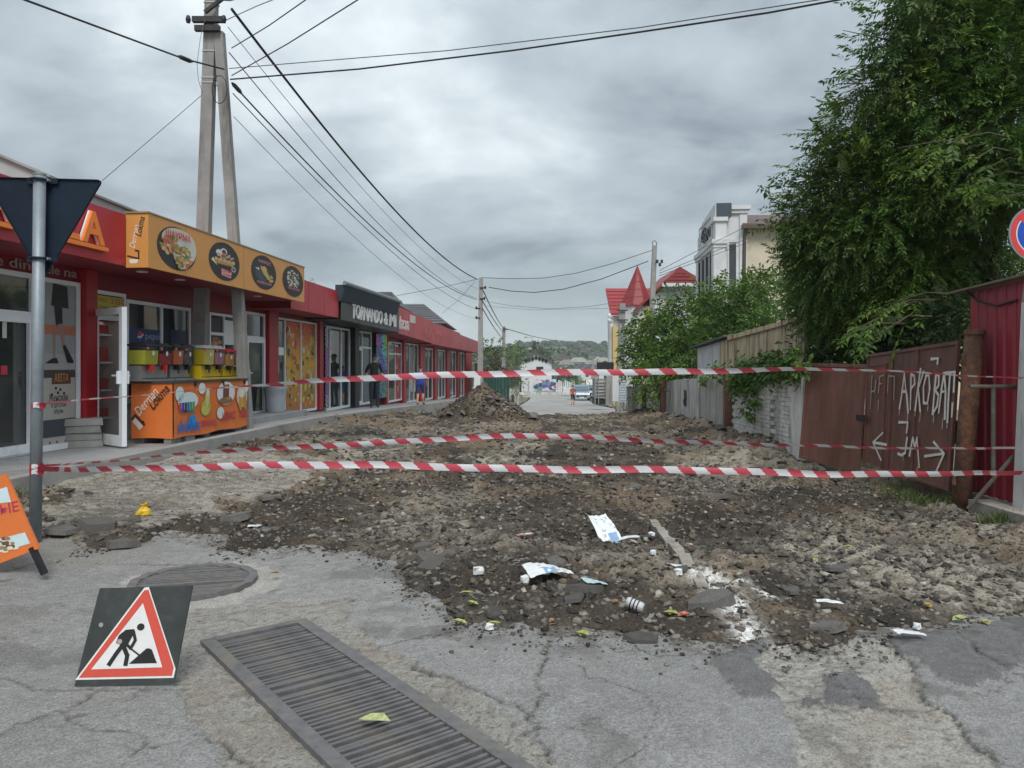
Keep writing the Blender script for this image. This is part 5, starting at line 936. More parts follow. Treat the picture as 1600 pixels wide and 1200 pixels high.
# fallen leaves
ORD = 'first second third fourth fifth sixth seventh eighth ninth tenth eleventh twelfth thirteenth fourteenth fifteenth sixteenth seventeenth eighteenth nineteenth twentieth twenty-first twenty-second twenty-third twenty-fourth'.split()
lf = [(730, 930, .12, (.30, .36, .08)), (738, 948, .1, (.36, .38, .06)), (718, 965, .11, (.42, .42, .10)), (772, 968, .1, (.36, .38, .07)), (671, 874, .08, (.42, .42, .04)), (757, 892, .07, (.34, .38, .08)), (1048, 962, .11, (.36, .34, .05)), (1068, 966, .1, (.50, .12, .06)), (910, 984, .11, (.38, .38, .06)), (1097, 862, .11, (.05, .22, .04)), (1272, 874, .12, (.40, .38, .08)), (862, 966, .07, (.38, .18, .04)), (867, 897, .1, (.42, .30, .06)), (535, 815, .12, (.40, .38, .10)), (168, 752, .1, (.44, .44, .1)), (1325, 860, .1, (.35, .32, .08)), (1450, 950, .1, (.45, .3, .03)), (585, 1135, .16, (.42, .46, .18)), (430, 893, .09, (.28, .13, .05)), (962, 950, .06, (.4, .16, .05)), (1180, 880, .08, (.30, .28, .08)), (1500, 960, .13, (.34, .38, .12)), (1540, 965, .11, (.40, .36, .1))]
near = {17: 'pale yellow leaf lying on the drain grate', 9: 'small green leaf tuft right of the buried kerb', 18: 'curled brown leaf at the edge of the manhole ring'}
for k, (x, y, sz, c) in enumerate(lf):
    p = GP(x, y, .05 if y < 1000 else .012); rs2 = np.random.RandomState(k); rz = rs2.rand()*6.28; b = MB(); z0 = (zdirt(p[0], p[1]) if y < 1000 and x != 430 else .018)+.02
    for wv in ((0, 1.0), (1.9, .7)) if y < 1000 else ((-rz-.25, 1.0),):
        a = rz+wv[0]; ca, sa = math.cos(a), math.sin(a); s_ = sz*wv[1]; L_ = [(-.5, 0, 0), (-.2, -.22, .08), (.2, -.2, .12), (.5, 0, .05), (.2, .2, .16), (-.2, .22, .1)]
        b.add([(p[0]+(u*ca-v*sa)*s_, p[1]+(u*sa+v*ca)*s_, z0+w2*s_) for u, v, w2 in L_]+[(p[0], p[1], z0+.02*s_)], [(6, i, (i+1) % 6) for i in range(6)])
    build(b, 'fallen_leaf', mat('fallen_%d' % k, tuple(.75*q_+.04 for q_ in c), .7, .3, 40), None, label=near.get(k, '%s leaf on the dirt or its edge, %s from the left' % ('reddish' if c[0] > 1.8*c[1] else 'yellow' if c[0] >= c[1] else 'green', ORD[sorted(q_[0] for q_ in lf).index(x)])), cat='leaf', group='fallen leaves')
# ================================================================== right side: fence, gates, sheds
WX = 4.66
def zr(y): return float(zbase(WX, y))
# concrete fence slabs with brown posts
fe = thing('concrete_fence', 'stained concrete slab fence with brown posts on the right of the street', 'fence', (WX, 20, zr(20)))
def fslab(px0, px1, ztop0, ztop1, tilt=0.0, m=None, th=.09, ribs=True, dx=0.0):
    y0 = WX/((px0-CX)/F); y1 = WX/((px1-CX)/F); b = MB(); nn = 26; V = []; Q = []            # y0 far, y1 near
    rs = np.random.RandomState(int(px0))
    for j in range(5):
        for i in range(nn+1):
            t = i/nn; y = y0+(y1-y0)*t; f = j/4; z = -.3+zr(y)+f*(ztop0+(ztop1-ztop0)*t+.3-zr(y)); rel = (.003*(i % 2) if ribs else 0)+.012*vnoise(y*4, f*4)
            V.append((WX+dx-rel+tilt*(f*1.6), y, z+(.02*vnoise(y*5, 3) if j == 4 else 0)))
    n = nn+1; Q = [(j*n+i, (j+1)*n+i, (j+1)*n+i+1, j*n+i+1) for j in range(4) for i in range(nn)]; k = len(V); b.add(V, Q)
    bk = [(v[0]+th, v[1], v[2]) for v in V]; b.add(bk, [q[::-1] for q in Q])
    top = [4*n+i for i in range(n)]; b.add([V[i] for i in top]+[bk[i] for i in top], [(i, n+i, n+i+1, i+1) for i in range(nn)])
    for e_ in (0, nn): b.add([V[j*n+e_] for j in range(5)]+[bk[j*n+e_] for j in range(5)], [(j, j+1, 6+j, 5+j) for j in range(4)])
    return build(b, 'fence_slab', m or M['fence_slab'], fe)
M['fence_white'] = mat('fence_white', (.56, .56, .54), .9, .12, 3, .45, 40, dirt=(.24, .23, .20), damt=.55, dscale=1.8, streak=True)
fslab(986, 1005, .86, .95, .05); fslab(1008, 1030, .98, 1.02, .03); fslab(1040, 1052, 1.14, 1.18, .02)
w1 = fslab(1053, 1091, 1.20, 1.30, .0, M['fence_white']); w1['label'] = 'whitewashed slab with a dark hole'
fslab(1092, 1130, 1.30, 1.36, .03)
def post(px, w_, zt, m=None, dx=-.06):
    y = (WX+dx)/((px-CX)/F); build(MB().box(WX+dx-w_/2, WX+dx+w_/2, y-w_/2, y+w_/2, zr(y)-.3, zt), 'post', m or M['post_brown'], fe)
post(1006, .12, .98); post(1036, .17, 1.22); post(1137, .16, 1.42, M['gate_brown'])
yh = WX/((1072-CX)/F); b = MB()
pts = [(-.06, -.02), (.05, .0), (.06, .2), (.04, .42), (-.05, .44), (-.06, .2), (-.12, .12)]
b.add([(WX-.03, yh-u*2.0, .55+v) for u, v in pts], [tuple(range(len(pts)))]); build(b, 'hole', M['pit'], fe)
# whitewashed brick wall
bw = thing('brick_wall', 'whitewashed crumbling brick wall next to the brown gate', 'wall', (WX, 13.5, zr(13.5)))
wy0, wy1 = WX/((1146-CX)/F), WX/((1256-CX)/F); wtop = 1.44
build(MB().box(WX+.035, WX+.15, wy1, wy0, -.3, wtop-.02), 'core', M['mortar'], bw)
bm = {}
for k in range(3):
    rs = np.random.RandomState(k); j = lambda: rs.uniform(-.004, .004); mm = MB(); mm.hexa([(-.046+j(), -.125+j(), -.034+j()), (.05, -.125+j(), -.034+j()), (.05, .125+j(), -.034+j()), (-.046+j(), .125+j(), -.034+j())], [(-.046+j(), -.125+j(), .034+j()), (.05, -.125+j(), .034+j()), (.05, .125+j(), .034+j()), (-.046+j(), .125+j(), .034+j())])
    bm[k, 0] = mesh_of(mm, 'brick', M['limewash']); bm[k, 1] = mesh_of(mm, 'brick', M['old_brick'])
yhole = WX/((1211-CX)/F); rs = np.random.RandomState(5); row = 0; z = -.05
while z < wtop-.04:
    y = wy1+.125+(.125 if row % 2 else 0)
    while y < wy0-.06:
        dh = abs(y-yhole-.10*math.sin(z*5))/(.16+.06*math.sin(z*9)); inh = dh < 1 and .25 < z < 1.12
        smooth_part = y < wy1+.62 and rs.rand() < .0
        rec = .0
        if inh: rec = .07+.05*rs.rand(); kind = 1
        else: kind = 0; rec = rs.uniform(-.004, .006)
        if not (inh and rs.rand() < .35): inst(bm[rs.randint(3), kind], 'brick', bw, (WX+.03+rec, y, z), (rs.uniform(-.02, .02), rs.uniform(-.02, .02), rs.uniform(-.02, .02)))
        y += .256
    z += .074; row += 1
b = MB(); V = []; nz, ny = 14, 8
for j in range(nz+1):
    for i in range(ny+1):
        y = wy1-.005+(.62+.10*math.sin(j*1.7))*i/ny; zz = .12+(wtop-.13)*j/nz; V.append((WX-.034-.008*vnoise(y*6, zz*6)+(.03 if i == ny else 0), y, zz))
b.add(V, [(j*(ny+1)+i, (j+1)*(ny+1)+i, (j+1)*(ny+1)+i+1, j*(ny+1)+i+1) for j in range(nz) for i in range(ny)]); build(b, 'plaster', M['limewash'], bw, True)
build(MB().box(WX-.045, WX+.16, wy1-.01, wy0+.03, -.35, .10), 'footing', M['mortar'], bw)
build(MB().box(WX-.046, WX+.155, wy1-.02, wy1+.04, .101, wtop+.01), 'end_pier', M['limewash'], bw)
# brown gates
def gate_leaf(name, label, bl, br, tl, tr, group='brown sheet metal gates'):
    r = thing(name, label, 'gate', (np.array(bl)+np.array(br))/2, group); bl, br, tl, tr = [np.array(q, float) for q in (bl, br, tl, tr)]
    def pt(u, v): return bl*(1-u)*(1-v)+br*u*(1-v)+tl*(1-u)*v+tr*u*v
    nrm = np.cross(br-bl, tl-bl); nrm /= np.linalg.norm(nrm)        # faces the street
    return r, pt, nrm
def gquad(b, pt, nrm, u0, u1, v0, v1, o0, o1): b.hexa([pt(u0, v0)+nrm*o1, pt(u1, v0)+nrm*o1, pt(u1, v0)+nrm*o0, pt(u0, v0)+nrm*o0], [pt(u0, v1)+nrm*o1, pt(u1, v1)+nrm*o1, pt(u1, v1)+nrm*o0, pt(u0, v1)+nrm*o0]); return b
g1, pt1, n1_ = gate_leaf('gate', 'plain brown metal gate leaf leaning back beside the brick wall', P(1249, 716, 12.10), P(1342, 738, 10.95), P(1262, 567, 12.15), P(1354, 569, 11.0))
for u0, u1 in ((0, .475), (.482, 1)): build(gquad(MB(), pt1, n1_, u0, u1, 0, 1, -.02, .0), 'sheet', M['gate_brown'], g1)
for a in ((0, 1, .965, .999), (0, 1, .001, .03), (0.001, .028, .03, .965), (.972, .999, .03, .965), (.465, .49, .03, .965)): build(gquad(MB(), pt1, n1_, *a, .001, .016 if a[0] != .465 else .010), 'frame_bar', M['gate_brown'], g1)
g2, pt2, n2_ = gate_leaf('gate', 'large brown metal gate with painted white lettering and a wicket door', P(1350, 724, 10.85), P(1485, 768, 8.75), P(1357, 554, 10.9), P(1500, 532, 8.75))
for u0, u1, v0, v1 in ((0, .315, .895, 1), (.245, .315, 0, .893), (.32, .60, 0, 1), (.605, .995, 0, 1)): build(gquad(MB(), pt2, n2_, u0, u1, v0, v1, -.02, 0), 'sheet', M['gate_brown'], g2)
wk = build(gquad(MB(), pt2, n2_, .012, .24, .015, .885, -.012, .006), 'wicket_door', M['gate_brown'], g2)
for a in ((0, .995, .975, .999), (.32, .995, .001, .02), (.0, .010, .0, .974), (.242, .252, .0, .89), (.012, .252, .886, .897), (.308, .326, .02, .974), (.596, .612, .02, .974), (.975, .994, .02, .974)): build(gquad(MB(), pt2, n2_, *a, .001, .020), 'frame_bar', M['gate_brown'], g2)
lk = pt2(.0, .42); build(MB().box(lk[0]-.12, lk[0]-.05, lk[1]-.1, lk[1]+.05, lk[2]-.05, lk[2]+.04), 'lock', M['dark_metal'], g2)
# hand painted lettering, strokes in the gate's own u, v
def inv2(px, py):                                    # photo point -> gate u, v
    u, v = .5, .5
    for _ in range(30):
        def pr(u, v): q = pt2(u, v); return np.array((CX+F*q[0]/q[1], CY0-F*(q[2]-H)/q[1]))
        e = pr(u, v)-np.array((px, py)); J = np.stack([(pr(u+1e-4, v)-pr(u, v))/1e-4, (pr(u, v+1e-4)-pr(u, v))/1e-4], 1); d = np.linalg.solve(J, e); u -= d[0]; v -= d[1]
    return u, v
def paint(strokes, wd):
    b = MB(); lay = .022
    for s_ in strokes:
        q = [pt2(*inv2(x, y)) for x, y in s_]
        for a, c in zip(q[:-1], q[1:]):
            d = c-a; ln = np.linalg.norm(d)+1e-9; d = d/ln; sd_ = np.cross(n2_, d); k0 = wd*random.uniform(.35, .6); k1 = wd*random.uniform(.3, .55); a2_ = a-d*wd*.25; c2 = c+d*wd*.25
            b.add([a2_+sd_*k0+n2_*lay, a2_-sd_*k0+n2_*lay, c2-sd_*k1+n2_*lay, c2+sd_*k1+n2_*lay], [(0, 1, 2, 3)]); lay += .0002
    return b
Zm = lambda pts: [(1200+x/4, 500+y/4) for x, y in pts]
thin = [Zm(s_) for s_ in ([(660, 350), (648, 560)], [(684, 375), (676, 460)], [(655, 450), (680, 440)], [(708, 350), (700, 455)], [(708, 352), (732, 348)], [(704, 400), (722, 398)], [(762, 350), (757, 455)], [(764, 350), (800, 352), (796, 500)], [(700, 500), (698, 560)])]
bold = [Zm(s_) for s_ in ([(832, 555), (850, 440), (862, 335), (872, 440), (878, 470)], [(846, 450), (874, 445)], [(878, 470), (886, 580)], [(900, 560), (905, 340), (925, 350), (928, 400), (905, 430)], [(930, 565), (945, 440), (965, 305)], [(985, 320), (950, 430), (962, 570)], [(1000, 345), (982, 420), (984, 520), (1008, 520), (1022, 430), (1018, 350), (1000, 345)], [(1040, 590), (1052, 440), (1062, 340), (1080, 350), (1078, 410), (1056, 440), (1078, 470), (1068, 540), (1040, 590)], [(1078, 580), (1095, 440), (1112, 330), (1122, 450), (1116, 620)], [(1098, 450), (1122, 445)], [(1122, 330), (1182, 325)], [(1130, 335), (1152, 335)], [(1150, 330), (1142, 440), (1132, 640)], [(1178, 330), (1172, 450)], [(1165, 520), (1160, 605)],
     [(828, 640), (884, 640), (876, 705)], [(1030, 245), (1074, 240), (1070, 275)],
     [(666, 765), (750, 780)], [(666, 765), (728, 705)], [(666, 765), (716, 875)], [(880, 735), (868, 830), (845, 846), (822, 835)], [(894, 850), (916, 735), (928, 800), (942, 735), (956, 920)], [(990, 852), (1112, 835)], [(1046, 762), (1112, 835)], [(1112, 835), (1062, 948)])]
for st_ in thin: build(paint([st_], .02), 'painted_stroke', mat('thin_paint', (.42, .36, .31), .7, .15, 20), g2)
for st_ in bold: build(paint([st_], .036), 'painted_stroke', M['graffiti'], g2)
for x, y, l in ((1408, 640, 9), (1421, 645, 14), (1433, 642, 8), (1441, 643, 16), (1453, 632, 10), (1462, 648, 12), (1476, 655, 15), (1483, 660, 9), (1414, 712, 8), (1436, 730, 10), (1468, 737, 9)): build(paint([[(x, y), (x-l*.04, y+l*.5), (x-l*.08, y+l)]], .010), 'paint_drip', M['graffiti'], g2)
# rusty pipe post
rp_b, rp_t = GP(1500, 800, .0)+np.array((0, 0, -.1)), P(1523, 516, 8.62); pp_ = thing('gate_post', 'thick rusty steel pipe post beside the lettered gate', 'post', rp_b)
build(MB().tube([rp_b, rp_b*.5+rp_t*.5, rp_t], .098, 20), 'pipe', M['rust'], pp_, True); build(MB().tube([rp_t+np.array((0, 0, -.05)), rp_t+np.array((0, 0, .004))], .112, 20), 'collar', M['rust'], pp_)
for f in (.22, .85): q = rp_b*(1-f)+rp_t*f; build(MB().tube([q+np.array((-.12, -.03, -.06)), q+np.array((-.12, -.03, .06))], .022, 8), 'hinge', M['rust'], pp_)
# red corrugated shed
rx = 5.42; yA, yB = rx/((1516-CX)/F), rx/((1700-CX)/F)
rd = thing('shed', 'red corrugated metal shed at the right edge', 'shed', (rx, 8.4, 0), 'sheds')
b = MB(); V = []; ys_ = np.arange(yB, yA, .021); prof = [0, 0, .026, .026, .026, .026, .026, 0]
for k, y in enumerate(ys_): V += [(rx-prof[k % 8], y, .16), (rx-prof[k % 8], y, 2.50+(yA-y)*.03)]
b.add(V, [(2*i, 2*i+1, 2*i+3, 2*i+2) for i in range(len(ys_)-1)]); build(b, 'corrugated_wall', M['corrugated_red'], rd)
b = MB(); xs_ = np.arange(rx, rx+3, .021); V = []
for k, x in enumerate(xs_): V += [(x, yA+prof[k % 8], .16), (x, yA+prof[k % 8], 2.45)]
b.add(V, [(2*i, 2*i+2, 2*i+3, 2*i+1) for i in range(len(xs_)-1)]); build(b, 'corrugated_wall', M['corrugated_red'], rd)
build(MB().hexa([(rx-.16, yB, 2.60), (rx+3, yB, 2.72), (rx+3, yA+.22, 2.64), (rx-.16, yA+.22, 2.50)], [(rx-.16, yB, 2.625), (rx+3, yB, 2.745), (rx+3, yA+.22, 2.665), (rx-.16, yA+.22, 2.525)]), 'roof', mat('rusty_roof', (.16, .12, .10), .8, .3, 6), rd)
build(MB().box(rx-.06, rx+3, yB, yA+.1, -.2, .155), 'plinth', M['concrete'], rd)
build(MB().tube([(rx-.05, yA-.02, 2.52), (rx-.06, yA-.25, 2.38), (rx-.06, yA-.6, 2.30), (rx-.04, yA-.9, 2.34)], .012, 6), 'cable', M['cable'], rd)
sf = thing('pipe_frame', 'thin green grey pipe frame propped against the red shed', 'frame', (5.3, 8.3, 0)); q = lambda x, y, Y=8.25: P(x, y, Y)
for a, c in ((q(1515, 604), q(1586, 604)), (q(1552, 604), q(1552, 742)), (q(1512, 795, 8.3), q(1584, 712, 8.1))): build(MB().tube([a, c], .022, 8), 'pipe', mat('old_green_paint', (.10, .11, .09), .7, .3, 10, dirt=(.12, .07, .04), damt=.6, dscale=8), sf)
build(MB().box(5.02, 5.36, 7.4, 8.45, -.1, .17), 'kerbstone', M['kerb'], None, label='low concrete block at the foot of the red shed', cat='kerb', group='buried kerb stones')
# white painted pole with the no stopping sign
wpx = 5.32; wp = thing('sign_pole', 'whitewashed concrete pole at the right edge carrying a round no parking sign', 'pole', (wpx, 7.95, 0))
build(MB().bar((wpx, 7.95, -.1), (wpx+.10, 7.95, 2.30), .19, .17, .185, .165, up=(0, 1, 0)), 'painted_base', M['fence_white'], wp); build(MB().bar((wpx+.10, 7.95, 2.3), (wpx+.55, 7.95, 6.5), .18, .16, .16, .14, up=(0, 1, 0)), 'shaft', M['concrete_pole'], wp)
cs_ = P(1621, 365, 7.7); T = frame_T(cs_, (1, 0, 0)); rr = .285
sgn = build(MB(T).prism([(rr*math.cos(6.2832*k/48), rr*math.sin(6.2832*k/48)) for k in range(48)], 0, .012), 'sign_plate', M['galvanised'], wp)
b = MB(T).ell(0, 0, .27, .27, -.002, (.62, .05, .05), 48).ell(0, 0, .215, .215, -.003, (.7, .7, .72), 48).ell(0, 0, .203, .203, -.004, (.01, .07, .42), 48); b.stroke([(-.16, .16), (.16, -.16)], .05, -.005, (.62, .05, .05)); build(b, 'sign_face', M['print'], sgn)
build(MB().box(cs_[0]-.12, cs_[0]+.05, 7.715, 7.87, cs_[2]-.03, cs_[2]+.03), 'bracket', M['galvanised'], wp)
# rusty cream shed behind the fence
cx_s = 5.06; ys0, ys1 = cx_s/((1090-CX)/F), 13.3
rs_ = thing('shed', 'rusty cream painted metal shed behind the fence', 'shed', (cx_s, 17, 0), 'sheds')
M['cream_rust'] = mat('cream_rust_metal', (.55, .47, .32), .75, .12, 3, .2, 40, dirt=(.17, .075, .035), damt=.65, dscale=1.7, streak=True); M['white_rust'] = mat('white_rust_metal', (.58, .60, .61), .7, .1, 3, dirt=(.25, .12, .06), damt=.4, dscale=2.2, streak=True)
yw = cx_s/((1128-CX)/F); k = 0; y = ys1
while y < ys0-.01:
    y2 = min(y+.36, ys0); tz = 2.10+(ys0-y)*.05; build(MB().hexa([(cx_s-.004*(k % 2), y+.003, -.2), (cx_s-.004*(k % 2), y2-.003, -.2), (cx_s+.05, y2-.003, -.2), (cx_s+.05, y+.003, -.2)], [(cx_s-.004*(k % 2), y+.003, tz), (cx_s-.004*(k % 2), y2-.003, tz-.018), (cx_s+.05, y2-.003, tz-.018), (cx_s+.05, y+.003, tz)]), 'wall_sheet', M['white_rust'] if y > yw-.1 else M['cream_rust'], rs_); y = y2; k += 1
build(MB().box(cx_s+.05, cx_s+3.5, ys0-.06, ys0-.02, -.2, 2.1), 'end_wall', M['white_rust'], rs_)
yr = cx_s/((1140-CX)/F); build(MB().hexa([(cx_s-.14, yr, 2.30), (cx_s+3.6, yr, 2.5), (cx_s+3.6, ys0+.35, 2.32), (cx_s-.14, ys0+.35, 2.10)], [(cx_s-.14, yr, 2.34), (cx_s+3.6, yr, 2.55), (cx_s+3.6, ys0+.35, 2.37), (cx_s-.14, ys0+.35, 2.14)]), 'roof', M['grey_roof'], rs_)
build(MB().hexa([(cx_s-.06, ys1, 2.42), (cx_s+3.6, ys1, 2.6), (cx_s+3.6, yr, 2.4), (cx_s-.06, yr, 2.22)], [(cx_s-.06, ys1, 2.50), (cx_s+3.6, ys1, 2.7), (cx_s+3.6, yr, 2.5), (cx_s-.06, yr, 2.32)]), 'roof', M['cream_rust'], rs_)
# rusty brown shed roof deep behind the gate
# ================================================================== buildings further off
def blk(r, name, x0, x1, y0, y1, z0, z1, m): return build(MB(r.get('T') if False else None).box(x0, x1, y0, y1, z0, z1), name, m, r)
# white classical building (street face looks left)
cy, cxn = 42.0, 318/F*42; TW = frame_T((cxn, cy, 0), (U[0], U[1], 0))      # local x runs away along the street, y points left (out of the facade)
wb = thing('building', 'white ornate building with script sign and tall dark windows', 'building', (cxn, cy, -1), 'buildings on the right')
L1, Zt = 6.4, 9.6
build(MB(TW).box(0, L1, -.6, 0, -1.5, Zt), 'wall', M['white_wall'], wb)
build(MB(TW).prism([(-.0, Zt), (L1, Zt-.5), (L1*.72, Zt+.6), (.35, Zt+.85), (0, Zt+.82)], -.62, .02), 'pediment', M['white_wall'], wb)
build(MB(TW).box(-.06, 1.9, -.85, -.05, Zt+.15, Zt+.88), 'parapet_cladding', M['plate_blue'], wb)
build(MB(TW).box(-.22, L1+.2, -.62, .22, 8.25, 8.50).box(-.14, L1+.12, -.61, .14, 8.05, 8.249), 'cornice', M['white_wall'], wb)
build(MB(TW).box(-.12, 1.2, -.66, .13, Zt-.1, Zt+.12), 'cornice', M['white_wall'], wb)
for x0 in (-.10, 5.6): build(MB(TW).box(x0, x0+.75, -.5, .12, -1.5, 8.04), 'pilaster', M['white_wall'], wb)
for x0, x1, z0, z1 in ((.9, 5.4, 8.7, 8.78), (.9, 5.4, 9.95, 10.03), (.9, .98, 8.78, 9.95), (5.32, 5.4, 8.78, 9.95)): build(MB(TW).box(x0, x1, .01, .09, z0, z1), 'moulding', M['white_wall'], wb)
T2 = TW.copy(); T2[:3, 0] = -TW[:3, 0]; T2[:3, 1] = -TW[:3, 1]; T2[:3, 3] = (TW@np.array((5.0, 0, 0, 1)))[:3]
build(MB(T2).text('Єgo', .3, 9.0, 1.0, -.06, .04, shear=.3, bold=.03, width=3.4), 'lettering', M['black_plain'], wb)
wn = build(MB(TW).box(.95, 5.3, .002, .03, 2.2, 7.9), 'window', M['glass'], wb)
for k in range(7): build(MB(TW).box(.95+k*.71, 1.05+k*.71, .031, .12, 2.2, 7.9), 'mullion', M['black_plain'] if k % 2 == 0 else M['white_wall'], wn)
build(MB(TW).box(.95, 5.3, .032, .09, 3.0, 3.12), 'mullion', M['black_plain'], wn)
# side face towards the camera
build(MB(TW).box(.5, 5, -1.75, -.6, -1.5, 10.0), 'wall', M['white_wall'], wb); build(MB(TW).box(.35, 5, -1.85, -.6, 10.0, 10.2), 'cornice', M['white_wall'], wb); build(MB(TW).box(.25, 5, -1.95, -.9, 10.2, 10.42), 'cornice', M['white_wall'], wb); build(MB(TW).box(.42, .6, -1.78, -1.38, -1.5, 9.99), 'pilaster', M['white_wall'], wb)
build(MB(TW).box(.47, .498, -1.18, -.82, 3.5, 8.3), 'window', M['glass'], wb)
for y0, y1, z0, z1 in ((-1.28, -1.19, 3.5, 8.4), (-.81, -.72, 3.5, 8.4), (-1.32, -.68, 8.41, 8.6)): build(MB(TW).box(.43, .498, y0, y1, z0, z1), 'moulding', M['white_wall'], wb)
# cream wing with brown roof and downpipe
cw = thing('building', 'cream rendered wing with brown tiled roof and downpipe behind the trees', 'building', (cxn+7, cy, -1), 'buildings on the right')
q = lambda x, y, Y=42.5: P(x, y, Y)
build(MB().box(q(1163, 400)[0], q(1163, 400)[0]+12, 42.5, 52, -1.5, q(1163, 356)[2]), 'wall', M['cream_wall'], cw)
a = q(1160, 352, 42.1); build(MB().hexa([(a[0], 42.0, a[2]-.08), (a[0]+13, 42.0, a[2]-.08), (a[0]+13, 46.5, a[2]+1.2), (a[0]+1.2, 46.5, a[2]+1.2)], [(a[0], 42.0, a[2]+.08), (a[0]+13, 42.0, a[2]+.08), (a[0]+13, 46.5, a[2]+1.42), (a[0]+1.2, 46.5, a[2]+1.42)]), 'roof', M['brown_roof'], cw)
build(MB().box(a[0]-.1, a[0]+13, 41.85, 42.0, a[2]-.2, a[2]-.02), 'gutter', mat('brown_gutter', (.09, .06, .05), .5, .1), cw)
build(MB().tube([q(1165.5, 357, 42.2), q(1163, 372, 42.3), q(1162, 440, 42.3), q(1161, 560, 42.3)], .11, 8), 'downpipe', mat('brown_gutter', (.09, .06, .05), .5, .1), cw)
# red roofed house with turret
rh = thing('house', 'white and yellow house with red tiled roofs and a pointed turret', 'house', (P(995, 600, 58)[0], 58, -1.8), 'buildings on the right')
D = 58.0; q = lambda x, y, Y=D: P(x, y, Y)
tc_ = q(994, 478); tr = 36/2/F*D+.15; n = 8
def ngon(c, r, z, n=8, a0=.39): return [(c[0]+r*math.cos(a0+6.2832*k/n), c[1]+r*math.sin(a0+6.2832*k/n), z) for k in range(n)]
lo = ngon(tc_, tr, -2); hi = ngon(tc_, tr, tc_[2]); build(MB().add(lo+hi, [(k, (k+1) % n, n+(k+1) % n, n+k) for k in range(n)]), 'turret_wall', M['white_wall'], rh)
rl = ngon(tc_, tr*1.16, tc_[2]-.05); ap = q(996, 416); rl2 = ngon(tc_, tr*1.16, tc_[2]+.02)
build(MB().add(rl2+[tuple(ap)]+rl, [(k, (k+1) % n, n) for k in range(n)]+[(n+1+k, n+1+(k+1) % n, (k+1) % n, k) for k in range(n)]), 'turret_roof', M['red_roof'], rh)
for k in range(n): a_ = np.array(rl2[k])+np.array((0, 0, .02)); build(MB().tube([a_, ap], .05, 5), 'ridge', M['red_roof'], rh)
for fz in (.2, .4, .6, .8):                                       # tile courses
    z = tc_[2]+(ap[2]-tc_[2])*fz; rr_ = tr*1.16*(1-fz)+.02; r0 = [np.array(p)*(1-fz)+ap*fz for p in rl2]; build(MB().tube(r0+[r0[0]], .03, 5, False), 'tile_course', M['red_roof'], rh)
build(MB().box(q(957, 500)[0]+.2, q(1085, 500)[0], D+1.0, D+4.5, -2, q(957, 492)[2]), 'wall', M['white_wall'], rh)
x0, x1 = q(955, 447)[0], q(1030, 447)[0]; ze, zr_ = q(955, 492)[2], q(960, 447)[2]
build(MB().hexa([(x0, D+.5, ze), (x1, D+.5, ze), (x1, D+3.5, zr_), (x0, D+3.5, zr_)], [(x0, D+.5, ze+.18), (x1, D+.5, ze+.18), (x1, D+3.5, zr_+.18), (x0, D+3.5, zr_+.18)]), 'roof', M['red_roof'], rh)
for k in range(1, 7): f = k/7; build(MB().bar((x0, D+.5+3*f, ze+.20+(zr_-ze)*f), (x1, D+.5+3*f, ze+.20+(zr_-ze)*f), .07), 'tile_course', M['red_roof'], rh)
gx0, gx1, gz = q(1013, 478)[0], q(1092, 450)[0], q(1060, 450)[2]; apx = q(1060, 422, D-1)
build(MB().prism([(gx0, -2), (gx1, -2), (gx1, gz), (apx[0], apx[2]-.15), (gx0, q(1013, 470)[2])], D-1, D+6), 'wall', M['white_wall'], rh)
for (xa, za), (xb, zb) in (((gx0-1.3, q(1000, 478)[2]-.6), (apx[0], apx[2])), ((apx[0], apx[2]), (gx1+.8, gz-.3))):
    build(MB().hexa([(xa, D-1.5, za), (xb, D-1.5, zb), (xb, D+6, zb), (xa, D+6, za)], [(xa, D-1.5, za+.2), (xb, D-1.5, zb+.2), (xb, D+6, zb+.2), (xa, D+6, za+.2)]), 'roof', M['red_roof'], rh)
zz = q(1060, 446)[2]; build(MB().prism([(q(1030, 446)[0], zz), (q(1088, 446)[0], zz), (apx[0], apx[2]+.2)], D-1.6, D-1.45), 'gable_tiles', M['red_roof'], rh); build(MB().box(q(1028, 446)[0], q(1090, 446)[0], D-1.75, D-1.4, zz-.25, zz), 'eaves_board', M['white_wall'], rh)
for k in range(1, 4): f = k/4; build(MB().bar((q(1030, 446)[0]*(1-f)+apx[0]*f, D-1.62, zz+(apx[2]-zz)*f), (q(1088, 446)[0]*(1-f)+apx[0]*f, D-1.62, zz+(apx[2]-zz)*f), .05), 'tile_course', M['red_roof'], rh)
build(MB().box(q(1083, 440)[0], q(1087, 440)[0], D+1, D+1.6, gz, q(1083, 431)[2]), 'chimney', M['red_roof'], rh)
build(MB().box(q(1036, 460)[0], q(1052, 460)[0], D-1.05, D-1.01, q(1036, 480)[2], q(1036, 455)[2]), 'window', mat('pale_window', (.35, .42, .47), .2, .1), rh)
build(MB().box(q(1003, 500)[0], q(1012, 500)[0], D-.9, D+1, -2, q(1003, 480)[2]), 'yellow_panel', M['yellow_wall'], rh); build(MB().box(q(957, 500)[0], q(967, 500)[0], D-.3, D+1.2, -2, q(957, 510)[2]), 'yellow_panel', M['yellow_wall'], rh)
build(MB().box(q(953, 500)[0], q(958.5, 500)[0], D+.2, D+.9, -2, q(953, 500)[2]), 'pilaster', M['white_wall'], rh)
for y_ in (495, 502): build(MB().tube([q(951, y_, D-.5), q(955, y_-2, D-.5)], .22, 8), 'lamp', M['white_wall'], rh)
